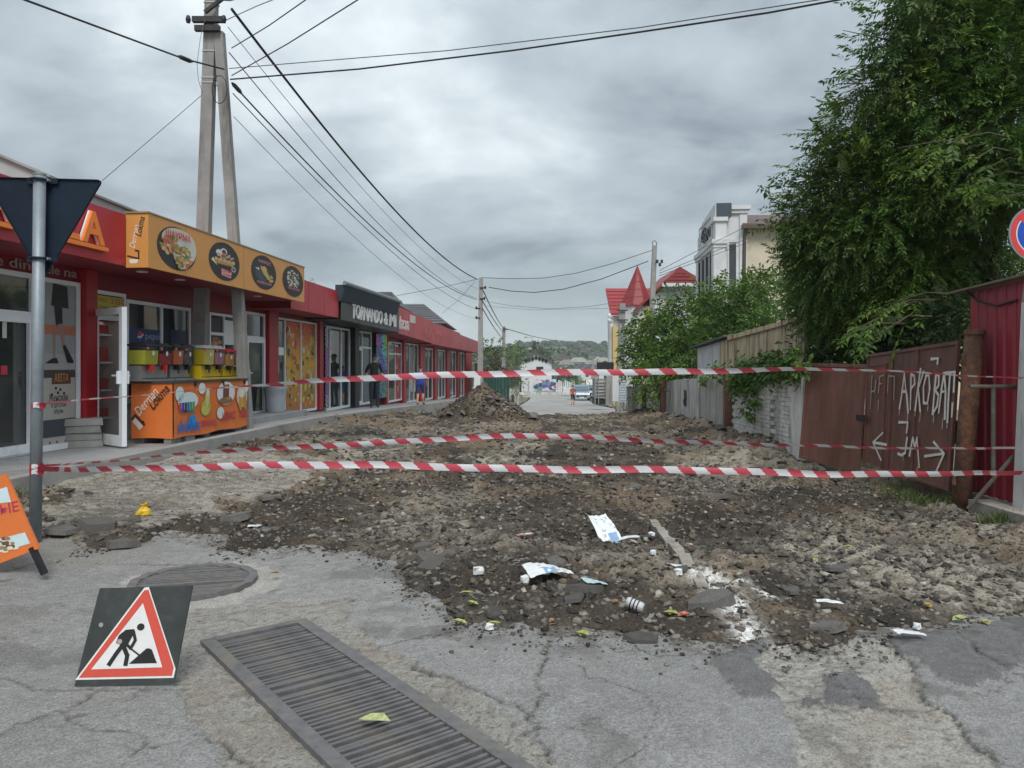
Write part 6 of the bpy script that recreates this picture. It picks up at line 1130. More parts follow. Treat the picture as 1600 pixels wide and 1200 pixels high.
# grey roofs behind the shops and a roof at the far left
def hiproof(label, x0, x1, ye, yr, Y, rdg, depth, m, base=True):
    a, c = P(x0, ye, Y), P(x1, ye, Y); r0, r1 = P(rdg[0], yr, Y+depth/2), P(rdg[1], yr, Y+depth/2); r = thing('house', label, 'house', ((a[0]+c[0])/2, Y, -.5), 'houses behind the shops')
    build(MB().box(a[0]+.4, c[0]-.4, Y+.4, Y+depth-.4, -.8, a[2]), 'wall', M['white_wall'], r); z = a[2]
    V = [(a[0], Y, z), (c[0], Y, z), (c[0], Y+depth, z), (a[0], Y+depth, z), tuple(r0), tuple(r1)]; rf = build(MB().add(V, [(0, 1, 5, 4), (1, 2, 5), (2, 3, 4, 5), (3, 0, 4), (3, 2, 1, 0)]), 'roof', m, r)
    for k in range(1, 9):
        f = k/9; p_ = np.array(V[0])*(1-f)+r0*f; q_ = np.array(V[1])*(1-f)+r1*f; build(MB().bar(p_+np.array((0, -.03, .02)), q_+np.array((0, -.03, .02)), .05), 'roof_sheet_lap', m, rf)
    return r
hiproof('house with a dark grey sheet roof behind the far shops', 600, 697, 505, 475, 44, (622, 662), 9, M['grey_roof'])
hiproof('house with a low grey roof peeping over the black shop', 548, 618, 474, 456, 36, (574, 612), 6, M['grey_roof'])
r = thing('house', 'house with a pale grey sloping roof above the shoe shop at far left', 'house', (-14, 16, 0), 'houses behind the shops'); q = lambda x, y, Y=17: P(x, y, Y)
build(MB().prism([(q(-200, 275)[0], 0), (q(72, 275)[0], 0), (q(72, 275)[0], q(72, 276)[2]), (q(60, 262)[0], q(60, 264)[2]), (q(-20, 234)[0], q(-20, 236)[2]), (q(-200, 234)[0], q(-200, 236)[2])], 17.1, 24), 'wall', mat('pale_gable', (.42, .42, .42), .9, .15, 1), r)
build(MB().hexa([tuple(q(-20, 236)), tuple(q(78, 277)), tuple(q(78, 277)+np.array((0, 7, 0))), tuple(q(-20, 236)+np.array((0, 7, 0)))], [tuple(q(-20, 232)), tuple(q(78, 273)), tuple(q(78, 273)+np.array((0, 7, 0))), tuple(q(-20, 232)+np.array((0, 7, 0)))]), 'roof', mat('pale_grey_roof', (.30, .31, .30), .8, .15, 2), r)
# ------------------------------------------------------------------ the far end of the street
def gable_house(label, x0, x1, ye, ya, Y, depth, zb, wall_m, roof_m, parts=True, group='houses at the end of the street'):
    a, c = P(x0, ye, Y), P(x1, ye, Y); ap = P((x0+x1)/2, ya, Y); r = thing('house', label, 'house', ((a[0]+c[0])/2, Y, zb), group)
    build(MB().prism([(a[0], zb), (c[0], zb), (c[0], a[2]), (ap[0], ap[2]), (a[0], a[2])], Y, Y+depth), 'wall', wall_m, r)
    for (xa, za), (xb, zb2) in (((a[0]-.3, a[2]-.2), (ap[0], ap[2])), ((ap[0], ap[2]), (c[0]+.3, c[2]-.2))): build(MB().hexa([(xa, Y-.4, za+.03), (xb, Y-.4, zb2+.03), (xb, Y+depth, zb2+.03), (xa, Y+depth, za+.03)], [(xa, Y-.4, za+.2), (xb, Y-.4, zb2+.2), (xb, Y+depth, zb2+.2), (xa, Y+depth, za+.2)]), 'roof', roof_m, r)
    return r
gh = gable_house('white gabled house with dark diamond brickwork at the street end', 813, 862, 567, 551.5, 120, 12, -3, M['white_wall'], M['grey_roof'])
for k in range(7):
    x = 822+k*5.2; y_ = 557+abs(x-837.5)*.32+2; c = P(x, y_, 119.9); build(MB().add([c+np.array((-.3, 0, 0)), c+np.array((0, 0, -.4)), c+np.array((.3, 0, 0)), c+np.array((0, 0, .4))], [(0, 1, 2, 3)]), 'diamond', M['black_plain'], gh)
build(MB().box(P(838, 573, 119.9)[0], P(849, 573, 119.9)[0], 119.88, 119.95, P(838, 582, 119.9)[2], P(838, 573, 119.9)[2]), 'window', M['glass'], gh)
q = lambda x, y, Y=112: P(x, y, Y)
def far_box(name, label, cat, x0, x1, y0, y1, Y, d, m, group=None): a, c = P(x0, y1, Y), P(x1, y0, Y); return build(MB().box(a[0], c[0], Y, Y+d, a[2], c[2]), name, m, None, label=label, cat=cat, group=group)
fw = thing('picket_fence', 'pale fence closing the end of the street below the gabled house', 'fence', q(840, 613))
for k in range(26): x = 811+k*3.4; build(MB().box(q(x, 600)[0], q(x+2.4, 600)[0], 112, 112.08, q(x, 614)[2], q(x, 594+1.5*(k % 3))[2]), 'board', M['white_wall'] if k % 4 else M['fence_slab'], fw)
bd = thing('banner', 'blue and white printed banner hung on the street end fence', 'banner', q(851, 610)); build(MB().box(q(834, 600)[0], q(869, 600)[0], 111.8, 111.86, q(834, 610)[2], q(834, 592.5)[2]), 'sheet', mat('banner_white', (.55, .6, .62), .7, .1), bd)
b = MB(); rs = np.random.RandomState(6)
for k in range(40): p_ = q(836+32*rs.rand(), 595+13*rs.rand(), 111.78); b.ell(p_[0], p_[2], .2+.3*rs.rand(), .15+.2*rs.rand(), 111.78-.0006*k, [(.05, .12, .4), (.1, .3, .25), (.5, .1, .2), (.6, .62, .65), (.05, .06, .1)][k % 5], 8)
build(b, 'print', M['print'], bd)
far_box('low_wall', 'low pale wall along the street end', 'wall', 806, 905, 613, 618, 106, .4, M['fence_slab'])
for x0, x1, lb in ((789, 800, 'left one'), (800, 812, 'right one')): pass
sg_ = thing('gate', 'teal green gate left of the road beyond the far pole', 'gate', P(772, 620, 50)); 
for k in range(8): x = 756+k*5; build(MB().box(P(x, 600, 50)[0], P(x+4.6, 600, 50)[0], 50, 50.06, -1.4, P(x, 589, 50)[2]), 'plank', mat('teal_paint', (.012, .06, .05), .6, .2, 3), sg_)
gf = thing('fence', 'grey board fence under the hedge left of the road', 'fence', P(800, 620, 62))
for k in range(7): x = 786+k*3.6; build(MB().box(P(x, 600, 62)[0], P(x+3.0, 600, 62)[0], 62, 62.06, -1.9, P(x, 606+(k % 2), 62)[2]), 'board', M['fence_slab'], gf)
ff = thing('fence', 'dark brown board fence at the end of the shop row', 'fence', SW(51.5, .2, -.5))
for k in range(7): build(MB(FS).box(50.4+k*.4, 50.75+k*.4, -.75, -.70, -1.2, 1.75-.02*k), 'plank', mat('dark_brown_wood', (.05, .03, .022), .8, .3, 5), ff)
b = MB(FS); rs = np.random.RandomState(2)
for k in range(14): b.ell(51.5+1.2*rs.rand(), 1.35+.5*rs.rand(), .1, .1, -.78-.001*k, (.55, .50, .03), 8, 0, .5)
build(b, 'yellow_notice', M['print'], ff)
# stall with dark sign board, concrete post, white notice boards
sl_ = thing('kiosk', 'grey roadside kiosk with a dark sign board on top', 'kiosk', P(938, 632, 42)); q = lambda x, y, Y=42: P(x, y, Y)
build(MB().box(q(930, 600)[0], q(947, 600)[0], 42, 43.5, q(930, 622)[2], q(930, 592)[2]), 'body', M['concrete'], sl_); build(MB().box(q(930, 600)[0]-.02, q(947, 600)[0]+.02, 41.9, 43.5, q(930, 632)[2], q(930, 624)[2]), 'plinth', M['black_plain'], sl_)
build(MB().box(q(931.5, 600)[0], q(957.5, 600)[0], 41.6, 41.75, q(930, 577)[2], q(930, 566)[2]), 'sign_board', M['black_plain'], sl_)
for x in (928.5, 934, 946.5, 956): build(MB().box(q(x, 600)[0], q(x+1.2, 600)[0], 41.76, 41.85, q(x, 632)[2], q(x, 577)[2]), 'post', M['galvanised'], sl_)
for y_ in (596, 601, 606, 611, 616): build(MB().box(q(931, 600)[0], q(946, 600)[0], 41.93, 41.99, q(930, y_+1.5)[2], q(930, y_)[2]), 'slat', M['fence_slab'], sl_)
build(MB().bar(P(950.5, 633, 36), P(951.5, 584, 36), .26, .24), 'concrete_post', M['concrete_pole'], None, label='short concrete post between kiosk and white notice boards', cat='post')
nb_ = thing('notice_board', 'white sheet notice boards with pale blue ribs by the weathered pole', 'notice board', P(967, 628, 31.5)); q = lambda x, y, Y=31.5: P(x, y, Y)
build(MB().box(q(957, 600)[0], q(967, 600)[0], 31.5, 31.56, q(957, 627)[2], q(957, 587)[2]), 'sheet', M['white_wall'], nb_)
build(MB().box(q(968, 600)[0], q(979, 600)[0], 31.45, 31.5, q(957, 628)[2], q(957, 588)[2]), 'sheet', mat('pale_blue_sheet', (.45, .55, .62), .6, .1), nb_)
for k in range(9): y_ = 592+k*4; build(MB().box(q(969, 600)[0], q(978, 600)[0], 31.42, 31.447, q(0, y_+1)[2], q(0, y_)[2]), 'rib', M['white_wall'], nb_)
for x0, x1, y0, y1, lb in ((982, 1004, 588, 640, 'grey concrete pillar wall at the start of the fence'),): far_box('wall', lb, 'wall', 981, 996, 604, 645, 28.8, .4, M['fence_slab'])
far_box('wall', 'small whitewashed wall behind the notice boards', 'wall', 978, 1000, 586, 620, 33.5, .3, M['fence_white'])
# far fences and low walls right of the street end
far_box('wall', 'pale low retaining wall right of the street end', 'wall', 872, 905, 603, 608, 118, .5, M['fence_slab']); far_box('shed', 'small pale shed beyond the parked cars', 'shed', 880, 894, 606, 614, 100, 2, M['white_wall'], 'sheds')
# hillside houses
hs = np.random.RandomState(17); spots = [(862, 545, 700), (830, 548, 640), (893, 552, 560), (915, 549, 620), (935, 556, 480), (905, 566, 420), (930, 570, 400), (880, 563, 430), (912, 578, 330), (926, 580, 300), (938, 544, 760), (900, 543, 800), (845, 542, 820), (868, 557, 500), (886, 570, 380), (941, 566, 420)]
for k, (x, y, Y) in enumerate(spots):
    c = P(x, y, Y); s_ = 7+5*hs.rand(); zb = min(zhill(c[0], Y), c[2])-4; wm = (M['white_wall'], M['cream_wall'], M['fence_slab'])[k % 3]; rm = (M['grey_roof'], M['brown_roof'], M['fence_slab'])[(k*2+k//3) % 3]
    r = thing('house', 'tiny pale house on the far green hillside, %s from the left' % ORD[sorted(q_[0] for q_ in spots).index(x)], 'house', (c[0], Y, zb), 'houses on the hillside'); h_ = c[2]
    build(MB().box(c[0]-s_/2, c[0]+s_/2, Y, Y+s_, zb, h_), 'wall', wm, r); build(MB().prism([(c[0]-s_/2-.5, h_), (c[0]+s_/2+.5, h_), (c[0]+s_*.2, h_+2.6), (c[0]-s_*.2, h_+2.6)], Y-.5, Y+s_+.5), 'roof', rm, r)
    for dx in (-.25, .2): build(MB().box(c[0]+dx*s_-.6, c[0]+dx*s_+.6, Y-.06, Y-.01, h_-2.2, h_-.8), 'window', M['glass'], r)
for k, (x, yt, yb) in enumerate(((841, 531, 545), (903, 533, 545))): build(MB().tube([P(x, yb, 900), P(x, yt, 900)], .5, 5), 'mast', M['thin_wire'], None, label='thin distant mast on the hill crest, %s one' % ('left', 'right')[k], cat='mast')
for k, (x, yt) in enumerate(((927, 560), (925, 572), (933, 560), (905, 575))): build(MB().bar(P(x, 612, 100+k*8), P(x, yt, 100+k*8), .3, .3, .22, .22), 'utility_pole', M['concrete_pole'], None, label='distant slim pole near the parked cars, %s' % ('tallest', 'second', 'rightmost', 'leftmost')[k], cat='pole', group='concrete utility poles')
# ================================================================== vegetation
def leaf_mesh(pos, ax, L_, cols, kind, rs):
    """pos (n,3), ax (n,3) unit directions of each leaf stalk, L_ (n,) lengths; returns verts, quads, colours"""
    n = len(pos); up = np.array((0, 0, 1.)); side = np.cross(ax, up)+rs.normal(0, .25, (n, 3)); side /= np.linalg.norm(side, axis=1)[:, None]; nr = np.cross(side, ax)
    VV = []; CC = []
    if kind == 'pinnate': items = [(t, s_) for t in np.linspace(.2, .95, 7) for s_ in (-1, 1)]+[(1.0, 0)]
    elif kind == 'small': items = [(t, s_) for t in (.25, .6, .9) for s_ in (-1, 1)]+[(1.0, 0)]
    else: items = [(.2, 0), (.5, -1), (.5, 1)]
    for t, s_ in items:
        p = pos+ax*(L_*t)[:, None]-up*(L_*.28*t*t)[:, None]
        d = ax*(.45 if s_ else 1.0)+side*s_*.9-up*.28+rs.normal(0, .16, (n, 3)); d /= np.linalg.norm(d, axis=1)[:, None]
        ll = L_*(.24 if kind == 'pinnate' else .36 if kind == 'small' else .62)*(.8+.4*rs.rand(n)); wd = ll*(.17 if kind == 'pinnate' else .22 if kind == 'small' else .3)
        b_ = np.cross(d, nr+rs.normal(0, .35, (n, 3))); b_ /= np.linalg.norm(b_, axis=1)[:, None]
        VV.append(np.stack([p, p+d*(ll*.45)[:, None]+b_*wd[:, None], p+d*ll[:, None]-up*(ll*.12)[:, None], p+d*(ll*.45)[:, None]-b_*wd[:, None]], 1)); CC.append(np.repeat((cols*(.88+.24*rs.rand(n, 1)))[:, None], 4, 1))
    V = np.concatenate(VV).reshape(-1, 3); C = np.concatenate(CC).reshape(-1, 3); return V, np.arange(len(V)).reshape(-1, 4), C
def crown(clumps, dens, kind, L0, L1, pal, seed, inner=.55, droop=.35, shoot=0.0):
    rs = np.random.RandomState(seed); PP = []; AA = []; CC = []
    for (cx, cy, cz, r, ry) in clumps:
        n = int(dens*r*r); d = rs.normal(0, 1, (n, 3)); d /= np.linalg.norm(d, axis=1)[:, None]; q = inner+(1.0-inner)*rs.rand(n)**.7; q *= (.82+.36*fbm(d[:, 0]*2.3+cx*3, d[:, 2]*2.3+cz*3, 2))
        PP.append(np.array((cx, cy, cz))+d*q[:, None]*np.array((r, ry, r*.92))); a = d*.9+rs.normal(0, .45, (n, 3)); a[:, 2] += .1-droop*rs.rand(n)*1.4; AA.append(a/np.linalg.norm(a, axis=1)[:, None])
        c0 = np.array(pal[rs.randint(len(pal))]); c1 = np.array(pal[rs.randint(len(pal))]); m_ = rs.rand(n, 1)*.5; CC.append((c0*(1-m_)+c1*m_)*(.8+.4*rs.rand(n, 1)))
    P_, A_, C_ = np.concatenate(PP), np.concatenate(AA), np.concatenate(CC); L_ = L0+(L1-L0)*rs.rand(len(P_))
    return leaf_mesh(P_, A_, L_, C_, kind, rs)
def tree(name, label, base, clumps, dens, kind, L0, L1, pal, seed, trunk_r=.16, inner=.5, droop=.35, group=None, cat='tree', limbs=True, extra=None):
    r = thing(name, label, cat, base, group); V, Q, C = crown(clumps, dens, kind, L0, L1, pal, seed, inner, droop)
    if extra is not None:
        V2, Q2, C2 = extra; Q = np.concatenate([Q, Q2+len(V)]); V = np.concatenate([V, V2]); C = np.concatenate([C, C2])
    npmesh('crown', V, Q, M['leaf'], C, parent=r)
    b = MB(); base = np.array(base, float); cen = np.mean([c[:3] for c in clumps], 0); zs = max(c[2] for c in clumps); fork = base+(cen-base)*.35; fork[2] = base[2]+(cen[2]-base[2])*.55
    b.tube([base, (base+fork)/2+np.array((.06, .03, 0)), fork], [trunk_r*1.25, trunk_r, trunk_r*.8], 10); build(b, 'trunk', M['bark'], r, True)
    if limbs:
        for c in clumps[:: max(1, len(clumps)//14)]:
            e = np.array(c[:3]); m_ = (fork+e)/2+np.array((0, 0, .2)); build(MB().tube([fork-np.array((0, 0, .1)), m_, e], [trunk_r*.55, trunk_r*.3, trunk_r*.12], 6), 'limb', M['bark'], r, True)
    return r
GREEN = [(.080, .165, .028), (.115, .21, .034), (.060, .13, .027), (.15, .235, .038), (.085, .145, .032)]
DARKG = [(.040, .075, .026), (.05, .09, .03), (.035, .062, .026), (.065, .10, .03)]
LIGHT = [(.085, .165, .024), (.115, .20, .03), (.062, .125, .022), (.095, .155, .022)]
def ck(lst, Y0): 
    o = []
    for x, y, rp, dY in lst: Y = Y0+dY; c = P(x, y, Y); r = rp/F*Y; o.append((c[0], c[1], c[2], r, r*1.05))
    return o
# big pinnate tree above the gates
big = ck([(1306, 405, 71.1048, 1.2), (1271, 345, 41.022, 1.0), (1326, 290, 54.696, .6), (1316, 240, 38.2872, .4), (1386, 330, 77.486, .4), (1391, 215, 50.138, .0), (1368, 140, 32.8176, -.2), (1436, 250, 77.486, .0), (1416, 120, 50.138, -.4), (1401, 60, 34.6408, -.6), (1461, 60, 54.696, -.6), (1456, 160, 72.928, -.4), (1446, 10, 45.58, -.8), (1520, 80, 72.928, -.6), (1550, 180, 82.044, -.6), (1510, 290, 86.602, -.2), (1600, 60, 82.044, -.8), (1610, 180, 72.928, -.6), (1590, 260, 54.696, -.9), (1446, 380, 86.602, .6), (1396, 440, 72.928, 1.2), (1560, 370, 63.812, .6), (1490, 470, 63.812, 1.2), (1316, 470, 54.696, 2.2), (1273.58, 440, 45.58, 2.6), (1510, -40, 100.276, -.4), (1610, -60, 109.392, -.4), (1356, 500, 45.58, 2.4), (1436, 500, 54.696, 1.8), (1540, 440, 45.58, 1.5), (1255.35, 395, 27.348, 1.8), (1285, 470, 40, 2.2), (1300, 505, 38, 1.8), (1280, 385, 45, 1.4), (1276, 330, 48, 1.0), (1335, 200, 48, .4), (1330, 380, 60, .6), (1420, 430, 70, .6), (1350, 460, 55, 1.2)], 11.2)
rs = np.random.RandomState(77); sp = []                            # long outer sprays that break the outline
for x, y, dx, dy, Y in ((1345, 42, -.9, .25, 10.6), (1310, 120, -1, -.05, 11), (1330, 95, -.9, .1, 10.9), (1262, 215, -.8, .3, 11.6), (1228, 262, -.8, .1, 12), (1205, 305, -.8, .4, 12.2), (1300, 175, -.8, .35, 11.3), (1375, 20, -.8, .3, 10.5), (1200, 350, -.8, .3, 12.4), (1245, 290, -.6, .6, 11.8), (1205, 420, -.7, .5, 13), (1390, 490, -.8, -.4, 9.9), (1372, 503, -.8, -.5, 9.9), (1352, 516, -.8, -.5, 9.9), (1410, 478, -.7, -.4, 9.9), (1330, 240, -.6, .6, 11), (1510, 230, -.7, -.5, 9.8), (1530, 260, -.7, -.4, 9.8), (1560, 290, -.9, .05, 9.4), (1580, 305, -.9, .0, 9.4), (1500, 200, -.6, -.6, 9.8), (1450, 235, -.8, -.4, 10)):
    for k in range(7):
        c = P(x+(30 if x < 1350 and y < 450 else 0)+rs.normal(0, 16), y+rs.normal(0, 12), Y+rs.normal(0, .2)); a = np.array((dx+rs.normal(0, .25), rs.normal(0, .35)-.2, dy+rs.normal(0, .3))); sp.append((*c, *(a/np.linalg.norm(a))))
sp = np.array(sp); cl = np.array(LIGHT)[rs.randint(4, size=len(sp))]; ex = leaf_mesh(sp[:, :3], sp[:, 3:], .32+.16*rs.rand(len(sp)), cl, 'pinnate', rs)
bt = tree('large_tree', 'large dark leafy tree overhanging the brown gates at right', (8.2, 12.2, .1), big, 1350, 'pinnate', .20, .37, GREEN, 5, .2, .35, .45, 'trees', extra=ex)
tw = MB()
for c in sp[::4]: e_ = c[:3]; tw.tube([e_-np.array((-.5, -.3, .35))*.0+np.array((.75, .35, .1)), e_+np.array((.35, .15, .1)), e_+c[3:]*.3], [.014, .009, .004], 5)
build(tw, 'twigs', M['bark'], bt)['kind'] = 'stuff'
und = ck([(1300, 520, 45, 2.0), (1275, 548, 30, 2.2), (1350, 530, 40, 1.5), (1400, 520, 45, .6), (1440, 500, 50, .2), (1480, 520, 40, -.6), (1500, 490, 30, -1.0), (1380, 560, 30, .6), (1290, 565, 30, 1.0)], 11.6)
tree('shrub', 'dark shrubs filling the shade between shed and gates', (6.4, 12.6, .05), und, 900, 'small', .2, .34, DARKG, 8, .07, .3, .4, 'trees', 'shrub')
# bushy young trees behind the fence
def young(label, base, lst, Y0, seed, pal=LIGHT, dens=330, L=(.28, .5)): return tree('young_tree', label, base, ck(lst, Y0), dens, 'small', L[0], L[1], pal, seed, .09, .35, .2, 'trees')
young('bushy young tree right behind the cream wing, nearest the large tree', (8.6, 24, -.1), [(1195, 466, 39.6, 0), (1160, 486, 42.24, 1), (1205, 516, 44, -2), (1130, 476, 28.16, 2), (1175, 446, 22.88, 0), (1215, 471, 26.4, -1), (1150, 526, 44, 0), (1200, 551, 35.2, -3), (1120, 516, 35.2, 1), (1150, 456, 17.6, 1), (1190, 436, 14.08, 0), (1110, 456, 14.08, 2)], 24, 31, GREEN)
young('bushy young tree with upright shoots in front of the white building', (7.1, 26, -.2), [(1090, 496, 35.2, 0), (1060, 516, 36.96, 0), (1100, 536, 39.6, -2), (1075, 464, 12.32, 0), (1074, 444, 7.04, 0), (1045, 486, 19.36, 1), (1043, 463, 8.8, 1), (1030, 526, 35.2, 0), (1070, 556, 39.6, -2), (1110, 471, 17.6, 1), (1125, 446, 10.56, 1), (1130, 561, 30.8, -3), (1100, 451, 10.56, 0), (1150, 566, 26.4, -3)], 26, 32, LIGHT)
young('bushy young tree leaning over the fence by the notice boards', (5.9, 27, -.3), [(1010, 526, 29.92, 0), (1000, 554, 28.16, -1), (1030, 561, 31.68, -2), (988, 566, 15.84, 0), (1015, 506, 19.36, 1), (985, 531, 12.32, 0), (1050, 586, 26.4, -3), (1010, 588, 19.36, -3), (1030, 606, 14.08, -4), (995, 521, 10.56, 1), (1080, 591, 21.12, -4), (1005, 606, 12.32, -3), (978, 554, 8.8, 0)], 27, 33, LIGHT)
# ivy on the brick wall
iv = thing('ivy', 'trailing ivy hanging over the whitewashed brick wall', 'ivy', (WX, 14.5, .2)); rs = np.random.RandomState(4); PP = []
for x, y, r, n, Y in ((1175, 582, 24, 170, 15.0), (1205, 572, 22, 150, 14.0), (1235, 578, 18, 130, 13.2), (1155, 592, 16, 120, 15.6), (1168, 606, 18, 80, 15.1), (1180, 628, 10, 22, 14.6), (1160, 600, 12, 40, 15.3), (1250, 572, 12, 70, 12.9), (1200, 566, 22, 120, 14.5), (1165, 570, 18, 90, 15.5), (1232, 560, 22, 120, 13.6), (1165, 640, 8, 16, 15.1), (1178, 650, 6, 8, 14.9), (1128, 578, 16, 60, 17), (1100, 588, 8, 30, 18.5)):
    for k in range(n):
        c = P(x+rs.normal(0, r*.5), y+rs.normal(0, r*.45), 10.); c = c*((WX-.06-.1*rs.rand())/c[0]) if True else c; yy = c[1]; zz = H-(H-P(0, y+rs.normal(0, r*.45), 1.)[2])*yy; PP.append((WX-.05-.12*rs.rand(), yy, zz))
PP = np.array(PP); AX = rs.normal(0, .5, PP.shape)+np.array((-.7, -.2, -.5)); AX /= np.linalg.norm(AX, axis=1)[:, None]; V, Q, C = leaf_mesh(PP, AX, .11+.07*rs.rand(len(PP)), np.array(GREEN)[rs.randint(5, size=len(PP))], 'big', rs); npmesh('foliage', V, Q, M['leaf'], C, parent=iv)
build(MB().tube([(WX-.02, 15.3, .9), (WX-.03, 15.0, 1.2), (WX+.0, 14.3, 1.42), (WX+.02, 13.4, 1.47)], .014, 6), 'stem', M['bark'], iv)
# left of the far road: reddish hedge trees, green bushes
RED = [(.10, .07, .04), (.085, .075, .03), (.12, .085, .05), (.06, .08, .03)]
def ftree(label, base, lst, Y0, seed, pal, dens=40, L=(.5, .8), kind='small', name='tree'): return tree(name, label, base, ck(lst, Y0), dens, kind, L[0], L[1], pal, seed, .12, .3, .2, 'trees', limbs=False)
ftree('brownish hedge tree left of the far road', (-2.2, 56, -1.4), [(765, 565, 16, 0), (780, 560, 18, 0), (795, 568, 14, 0), (762, 585, 14, -2), (780, 585, 16, -2), (758, 550, 10, 0), (803, 580, 10, 0)], 56, 41, RED, 55); ftree('green treetops behind the brownish hedge', (-2, 75, -2), [(762, 545, 12, 0), (775, 541, 13, 0), (790, 545, 12, 2), (800, 552, 12, 2), (812, 560, 8, 5)], 75, 42, GREEN, 40)
ftree('green bush drooping beside the far road', (.0, 58, -1.6), [(802, 600, 9, 0), (806, 612, 9, 0), (798, 590, 8, 0), (793, 605, 7, 0), (812, 592, 6, 4)], 58, 43, LIGHT, 70, (.35, .6)); ftree('tall thin tree with sparse top near the gabled house', (1.2, 110, -2.5), [(813, 532, 3, 0), (814, 540, 5, 0), (811, 548, 6, 0), (815, 556, 6, 0), (808, 560, 6, 0), (816, 527, 2, 0)], 110, 44, GREEN, 30, (.9, 1.4)); ftree('round green shrub beside the parked car', (9, 88, -2.4), [(906, 598, 9, 0), (914, 600, 7, 0), (899, 602, 6, 0), (910, 592, 5, 0)], 88, 45, LIGHT, 60, (.5, .8)); ftree('dark tree right of the gabled house', (5, 135, -3), [(842, 545, 8, 10), (850, 548, 8, 10), (838, 550, 6, 10)], 130, 46, DARKG, 20, (1.2, 1.8))
ftree('green tree just above the roof behind the shop row', (-9.2, 34, .5), [(486, 436, 4, 0), (489, 440, 4, 0), (483, 441, 3, 0)], 34, 47, GREEN, 120, (.25, .4))
# hillside woodland as one mass
rs = np.random.RandomState(9); n = 5200; Yh = 150+850*rs.rand(n)**.8; Xh = (rs.rand(n)-.5)*2*(40+Yh*.42)+Yh*.06; kz = np.array([zhill(a, c) for a, c in zip(Xh, Yh)]); dn = fbm(Xh*.012+3, Yh*.008+8, 3); kp = dn > .50+.12*rs.rand(n); Xh, Yh, kz = Xh[kp], Yh[kp], kz[kp]; n = len(Xh)
m_ = 14; r = (2.2+2.8*rs.rand(n)); d = rs.normal(0, 1, (n, m_, 3)); d /= np.linalg.norm(d, axis=2)[:, :, None]; ctr_ = np.stack([Xh, Yh, kz+r*.8], 1)[:, None]+d*r[:, None, None]*np.array((.8, .8, .75)); s_ = r[:, None, None]*.62; a = rs.normal(0, 1, (n, m_, 3)); a /= np.linalg.norm(a, axis=2)[:, :, None]; b_ = np.cross(a, d); b_ /= np.linalg.norm(b_, axis=2)[:, :, None]+1e-6; a2_ = np.cross(b_, d)
V = np.stack([ctr_-a2_*s_, ctr_-b_*s_*.8, ctr_+a2_*s_, ctr_+b_*s_*.8], 2).reshape(-1, 3); cc = np.array([(.075, .115, .055), (.06, .095, .05), (.095, .14, .065), (.085, .11, .06)])[rs.randint(4, size=n)]*(.8+.4*rs.rand(n, 1))
npmesh('woodland', V, np.arange(len(V)).reshape(-1, 4), M['leaf'], np.repeat(cc, m_*4, 0), kind='stuff', label='trees and scrub scattered over the far hillside', cat='woodland')
# grass tufts along kerb and gates
def grass(label, spots, seed, hgt=.12, col=[(.10, .15, .04), (.16, .18, .06), (.07, .12, .03)]):
    rs = np.random.RandomState(seed); V = []; C = []
    for x, y, z, rx_, n in spots:
        for k in range(n):
            px_, py_ = x+rs.normal(0, rx_), y+rs.normal(0, rx_*.8); h = hgt*(.5+rs.rand()); a = rs.rand()*6.28; w_ = .006; dx, dy = rs.normal(0, h*.45, 2); z0 = max(zdirt(px_, py_) if z is None else z, -9)-.01
            V += [(px_-w_*math.cos(a), py_-w_*math.sin(a), z0), (px_+w_*math.cos(a), py_+w_*math.sin(a), z0), (px_+dx*.5+w_*.7*math.cos(a), py_+dy*.5+w_*.7*math.sin(a), z0+h*.6), (px_+dx, py_+dy, z0+h)]; C += [np.array(col[rs.randint(len(col))])*(.8+.4*rs.rand())]*4
    npmesh('grass', V, np.arange(len(V)).reshape(-1, 4), M['leaf'], np.array(C), kind='stuff', label=label, cat='grass')
g_ = lambda x, y: GP(x, y, .15)[:2]
grass('tufts of grass along the terrace kerb near the sign post', [(*g_(40, 765), None, .12, 130), (*g_(190, 722), None, .14, 160), (*g_(25, 790), None, .1, 60), (*g_(120, 748), None, .12, 40)], 1)
grass('grass growing under the brown gates', [(*GP(1440, 785, .05)[:2], None, .22, 420), (*GP(1560, 815, .05)[:2], None, .1, 160), (*GP(1400, 765, .05)[:2], None, .2, 120), (*GP(1340, 750, .05)[:2], None, .15, 60)], 2, .10); grass('weeds at the foot of the notice boards', [(6.0-.6, 30.5, -.3, .25, 260), (5.0, 30.2, -.3, .25, 200)], 3, .35)
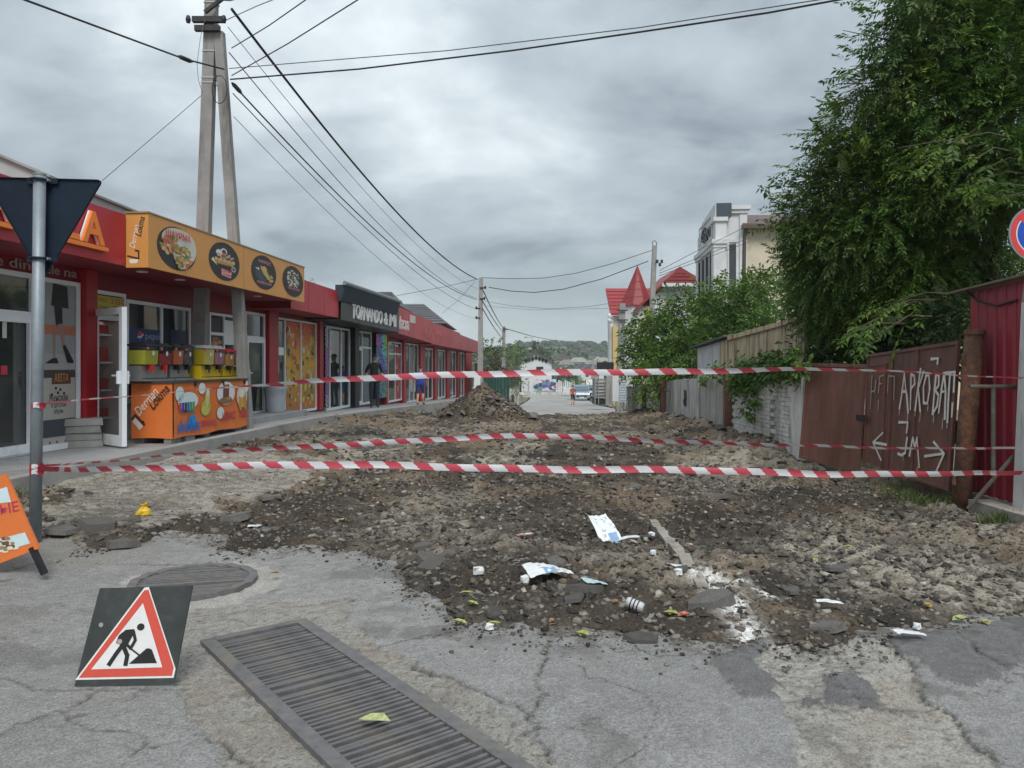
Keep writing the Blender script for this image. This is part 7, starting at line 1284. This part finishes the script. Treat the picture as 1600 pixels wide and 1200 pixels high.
# ================================================================== people
def skinned(name, verts, edges, radii, root, m, parent, sub=2, world=None):
    me = bpy.data.meshes.new(name); me.from_pydata([tuple(map(float, v)) for v in verts], edges, []); ob = bpy.data.objects.new(name, me); COL.objects.link(ob)
    sk = ob.modifiers.new('s', 'SKIN'); sk.use_smooth_shade = True; ss = ob.modifiers.new('u', 'SUBSURF'); ss.levels = sub; ss.render_levels = sub
    for i, v in enumerate(me.skin_vertices[0].data): v.radius = (radii[i], radii[i]) if not hasattr(radii[i], '__len__') else radii[i]; v.use_root = (i == root)
    dg = bpy.context.evaluated_depsgraph_get(); m2 = bpy.data.meshes.new_from_object(ob.evaluated_get(dg)); bpy.data.objects.remove(ob); return m2
def person(label, base, h, face, pose, skin, shirt, trouser, shoe, hair, short=False, cap=None, sleeve=.5, stride=0.0, group=None):
    k = h/1.78; r = thing('person', label, 'person', base, group); T = np.eye(4); c, s_ = math.cos(face), math.sin(face); T[:2, :2] = ((c, -s_), (s_, c)); T[:3, :3] *= k; T[:3, 3] = base
    J = {'pel': (0, 0, .95), 'wai': (0, 0, 1.10), 'che': (0, .0, 1.32), 'neckb': (0, .01, 1.48), 'neck': (0, 0, 1.54), 'head': (0, -.02, 1.64), 'top': (0, -.01, 1.73)}
    A = pose; V = []; idx = {}; Rr = []
    def av(n, p, rad): idx[n] = len(V); V.append(p); Rr.append(rad)
    av('pel', J['pel'], (.155, .115)); av('wai', J['wai'], (.145, .105)); av('che', J['che'], (.148, .112)); av('neckb', J['neckb'], (.085, .07)); av('neck', J['neck'], .055); av('head', J['head'], (.075, .09)); av('top', J['top'], (.06, .075)); E_ = [('pel', 'wai'), ('wai', 'che'), ('che', 'neckb'), ('neckb', 'neck'), ('neck', 'head'), ('head', 'top')]
    for sd, sg in (('l', 1), ('r', -1)):
        st_ = stride*sg; av('hip'+sd, (.095*sg, 0, .90), .10); av('knee'+sd, (.10*sg, -.02+st_*.42, .50+abs(st_)*.02), .066); av('calf'+sd, (.10*sg, .02+st_*.62+(.1*max(0, -st_)*3), .32), .058); av('ank'+sd, (.10*sg, .03+st_*.9, .085+max(0, st_)*.15), .042); av('toe'+sd, (.115*sg, -.13+st_*.9, .04+max(0, st_)*.05), .04); av('heel'+sd, (.1*sg, .07+st_*.9, .04+max(0, st_)*.2), .038)
        E_ += [('pel', 'hip'+sd), ('hip'+sd, 'knee'+sd), ('knee'+sd, 'calf'+sd), ('calf'+sd, 'ank'+sd), ('ank'+sd, 'toe'+sd), ('ank'+sd, 'heel'+sd)]
        sh, el, wr, hd = A[sd]; av('sh'+sd, sh, .065); av('el'+sd, el, .045); av('wr'+sd, wr, .032); av('hd'+sd, hd, (.036, .022)); E_ += [('che', 'sh'+sd), ('sh'+sd, 'el'+sd), ('el'+sd, 'wr'+sd), ('wr'+sd, 'hd'+sd)]
    me = skinned('body', V, [(idx[a], idx[b]) for a, b in E_], Rr, 0, None, r)
    for m in (skin, shirt, trouser, shoe): me.materials.append(m)
    zs = np.array([v.co[:] for v in me.vertices]); mats_ = []
    for p in me.polygons:
        q = zs[list(p.vertices)].mean(0); z = q[2]; arm = abs(q[0]) > .19 and z > .6
        if arm: shz = 1.42; mi = 1 if z > 1.42-.30*sleeve*1.9 else 0
        elif z > 1.50: mi = 0
        elif z > .97: mi = 1
        elif z > (.52 if short else .09): mi = 2
        elif z > .09: mi = 0
        else: mi = 3
        p.material_index = mi; p.use_smooth = True
    v4 = zs@T[:3, :3].T+T[:3, 3]-np.array(base); 
    for v, q in zip(me.vertices, v4): v.co = q
    o = bpy.data.objects.new('body', me); COL.objects.link(o); o.parent = r
    def sub(mb, nm, m, sm=True): return build(mb, nm, m, r, sm)
    def ballv(c, rx, ry, rz, zmin=-1, n=14, mm=9):
        b = MB(T); Vv = []; 
        for j in range(mm+1):
            a = zmin*math.pi/2+(math.pi/2-zmin*math.pi/2)*j/mm
            for i in range(n): Vv.append((c[0]+rx*math.cos(a)*math.cos(6.2832*i/n), c[1]+ry*math.cos(a)*math.sin(6.2832*i/n), c[2]+rz*math.sin(a)))
        return b.add(Vv, [(j*n+i, j*n+(i+1) % n, (j+1)*n+(i+1) % n, (j+1)*n+i) for j in range(mm) for i in range(n)])
    sub(ballv((0, .012, 1.675), .083, .10, .105, -.05), 'hair', hair)
    if cap: b = ballv((0, 0, 1.69), .09, .108, .09, .0); b.add([(-.07, -.09, 1.695), (.07, -.09, 1.695), (.05, -.19, 1.68), (-.05, -.19, 1.68), (-.07, -.09, 1.70), (.07, -.09, 1.70), (.05, -.19, 1.69), (-.05, -.19, 1.69)], [(0, 1, 2, 3), (7, 6, 5, 4), (2, 1, 5, 6), (3, 2, 6, 7), (0, 3, 7, 4)]); sub(b, 'cap', cap, False)
    b = MB(T).hexa([(-.012, -.115, 1.60), (.012, -.115, 1.60), (.014, -.09, 1.60), (-.014, -.09, 1.60)], [(-.006, -.10, 1.65), (.006, -.10, 1.65), (.008, -.085, 1.65), (-.008, -.085, 1.65)]); sub(b, 'nose', skin, False)
    for sx_ in (-1, 1): sub(ballv((sx_*.03, -.098, 1.655), .011, .008, .007), 'eye', hair); sub(ballv((sx_*.083, .0, 1.635), .012, .022, .032), 'ear', skin)
    sub(MB(T).box(-.022, .022, -.102, -.094, 1.575, 1.583), 'mouth', mat('lips', (.25, .09, .08), .6, .05), False)
    for sd, sg in (('l', 1), ('r', -1)):
        wr, hd = np.array(A[sd][2]), np.array(A[sd][3]); d = hd-wr; d /= np.linalg.norm(d); pw = np.cross(d, (1., 0, 0)); pw /= np.linalg.norm(pw)+1e-6
        b = MB(T)
        for f in range(4): o_ = hd+d*.02+pw*(f-1.5)*.019; ln = (.07, .08, .076, .06)[f]; b.tube([o_, o_+d*ln*.6+np.array((-sg*.006, 0, 0)), o_+d*ln+np.array((-sg*.02, 0, 0))], [.009, .0085, .007], 6)
        o_ = wr+d*.04-pw*.03; b.tube([o_, o_+d*.03-pw*.025, o_+d*.06-pw*.03], [.011, .010, .008], 6); sub(b, 'fingers', skin)
    return r
SK = mat('skin', (.48, .28, .20), .55, .06, 8); BLK = mat('black_cotton', (.014, .014, .017), .85, .15, 10); NAVY = mat('dark_denim', (.02, .024, .04), .85, .2, 10); BLUE = mat('blue_cotton', (.012, .05, .40), .8, .12, 10); BSH = mat('blue_shorts', (.015, .04, .17), .8, .12, 10); SHOE = mat('dark_shoe', (.02, .02, .02), .6, .1); HAIR = mat('dark_hair', (.02, .015, .012), .6, .2, 30)
hang = {'l': ((.175, 0, 1.42), (.25, .04, 1.17), (.255, -.07, .95), (.25, -.10, .87)), 'r': ((-.175, 0, 1.42), (-.27, .05, 1.18), (-.25, -.08, .98), (-.23, -.13, .91))}
mY = 25.6; mX = (585-CX)/F*mY; sM = (np.array((mX, mY))-B0)@U
person('man in black t-shirt, dark trousers and cap standing before the black shop', (mX, mY, zter(sM)+.004), 1.80, .35, hang, SK, BLK, NAVY, SHOE, HAIR, cap=BLK, group='people')
walk = {'l': ((.17, 0, 1.42), (.235, .10, 1.18), (.24, .06, .98), (.24, .02, .90)), 'r': ((-.17, 0, 1.42), (-.235, -.06, 1.18), (-.24, -.16, 1.0), (-.24, -.2, .93))}
bY = 29.0; bX = (657-CX)/F*bY; sBy = (np.array((bX, bY))-B0)@U
person('boy in blue t-shirt and blue shorts walking away along the terrace', (bX, bY, zter(sBy)+.004), 1.50, math.pi-.1, walk, SK, BLUE, BSH, SHOE, HAIR, True, stride=.18, group='people')
wY = 62.0; wX_ = (895-CX)/F*wY
person('distant walker with orange top and dark shorts on the far road', (wX_, wY, float(zlong(wY))+.0), 1.66, math.pi, walk, SK, mat('orange_top', (.42, .10, .05), .8, .1), NAVY, SHOE, HAIR, True, stride=.2, group='people')
# ================================================================== parked cars
def car(label, x, Y, w_, L_, h_, paint, rot=0.0):
    c = P(x, 600, Y); base = np.array((c[0], Y, float(zlong(Y)))); r = thing('parked_car', label, 'car', base, 'cars parked on the far road'); T = np.eye(4); cs, sn = math.cos(rot), math.sin(rot); T[:2, :2] = ((cs, -sn), (sn, cs)); T[:3, 3] = base
    prof = [(0, .32), (0, .62), (.10, .86), (1.05, 1.02), (1.75, 1.50), (2.1, h_), (L_-1.0, h_), (L_-.2, 1.05), (L_, .9), (L_, .32)]; n = len(prof); V = []
    for sx_, k in ((-1, 1), (1, 1)):
        for y, z in prof: ww = w_/2*(1-.13*max(0, (z-.95)/(h_-.95))); V.append((sx_*ww, y, z))
    b = MB(T).add(V, [tuple(range(n-1, -1, -1)), tuple(range(n, 2*n))]+[(i, (i+1) % n, n+(i+1) % n, n+i) for i in range(n)]); build(b, 'body', paint, r)
    gl = M['glass']; wa = w_/2; build(MB(T).add([(-wa*.90, 1.12, 1.075), (wa*.90, 1.12, 1.075), (wa*.80, 1.74, 1.50), (-wa*.80, 1.74, 1.50)], [(0, 1, 2, 3)]).add([(0, 0, 0)], []), 'windscreen', mat('car_glass', (.10, .14, .17), .06, .1), r)
    for o in r.children:
        if o.name.startswith('windscreen'): o.location = (0, -.03, .03)
    for sx_ in (-1, 1):
        build(MB(T).hexa([(sx_*(wa-.36)-.16, -.03, .64), (sx_*(wa-.36)+.16, -.03, .64), (sx_*(wa-.36)+.16, .05, .64), (sx_*(wa-.36)-.16, .05, .64)], [(sx_*(wa-.36)-.16, .03, .80), (sx_*(wa-.36)+.16, .03, .80), (sx_*(wa-.36)+.16, .09, .80), (sx_*(wa-.36)-.16, .09, .80)]), 'headlight', mat('headlight', (.6, .62, .64), .15, .05), r)
        build(MB(T).box(sx_*(wa+.1)-.09, sx_*(wa+.1)+.09, 1.2, 1.32, 1.02, 1.16), 'mirror', paint, r)
        build(MB(T).add([(sx_*(wa*.955+.012), 1.75, 1.08), (sx_*(wa*.955+.012), L_-.6, 1.08), (sx_*(wa*.89+.012), L_-1.0, h_-.1), (sx_*(wa*.89+.012), 2.1, h_-.1)], [(0, 1, 2, 3)]), 'side_window', gl, r)
        for y in (.85, L_-.85):
            wl = build(MB(T).tube([(sx_*(wa-.2), y, .32), (sx_*(wa+.01), y, .32)], .32, 16), 'wheel', M['black_plain'], r); build(MB(T).tube([(sx_*(wa+.011), y, .32), (sx_*(wa+.02), y, .32)], .19, 12), 'rim', M['galvanised'], wl)
    build(MB(T).box(-wa*.6, wa*.6, -.025, .0, .40, .58), 'grille', M['black_plain'], r); build(MB(T).box(-wa+.05, wa-.05, -.06, .05, .26, .40), 'bumper', paint, r); build(MB(T).box(-.25, .25, -.075, -.061, .32, .42), 'number_plate', M['white_letter'], r)
    return r
car('light blue grey people carrier parked facing us on the far road', 909, 84, 1.78, 4.3, 1.68, mat('car_blue_grey', (.20, .26, .33), .3, .05, coat=.5), -.06); car('dark blue van parked behind the light blue car', 927, 93, 1.9, 4.8, 2.2, mat('car_navy', (.02, .03, .07), .3, .05, coat=.5), -.06)

# ================================================================== air between here and the hills
hb = bpy.data.materials.new('haze'); hb.use_nodes = True; t_ = hb.node_tree; t_.nodes.clear(); hv = t_.nodes.new('ShaderNodeVolumePrincipled'); hv.inputs['Color'].default_value = (.86, .92, .97, 1); hv.inputs['Density'].default_value = .0004; hv.inputs['Anisotropy'].default_value = .1
ho = t_.nodes.new('ShaderNodeOutputMaterial'); t_.links.new(hv.outputs[0], ho.inputs['Volume'])
o = build(MB().box(-1400, 1400, -80, 1300, -16, 62), 'haze', hb, None, kind='stuff', label='thin pale haze in the air over the whole street', cat='haze')
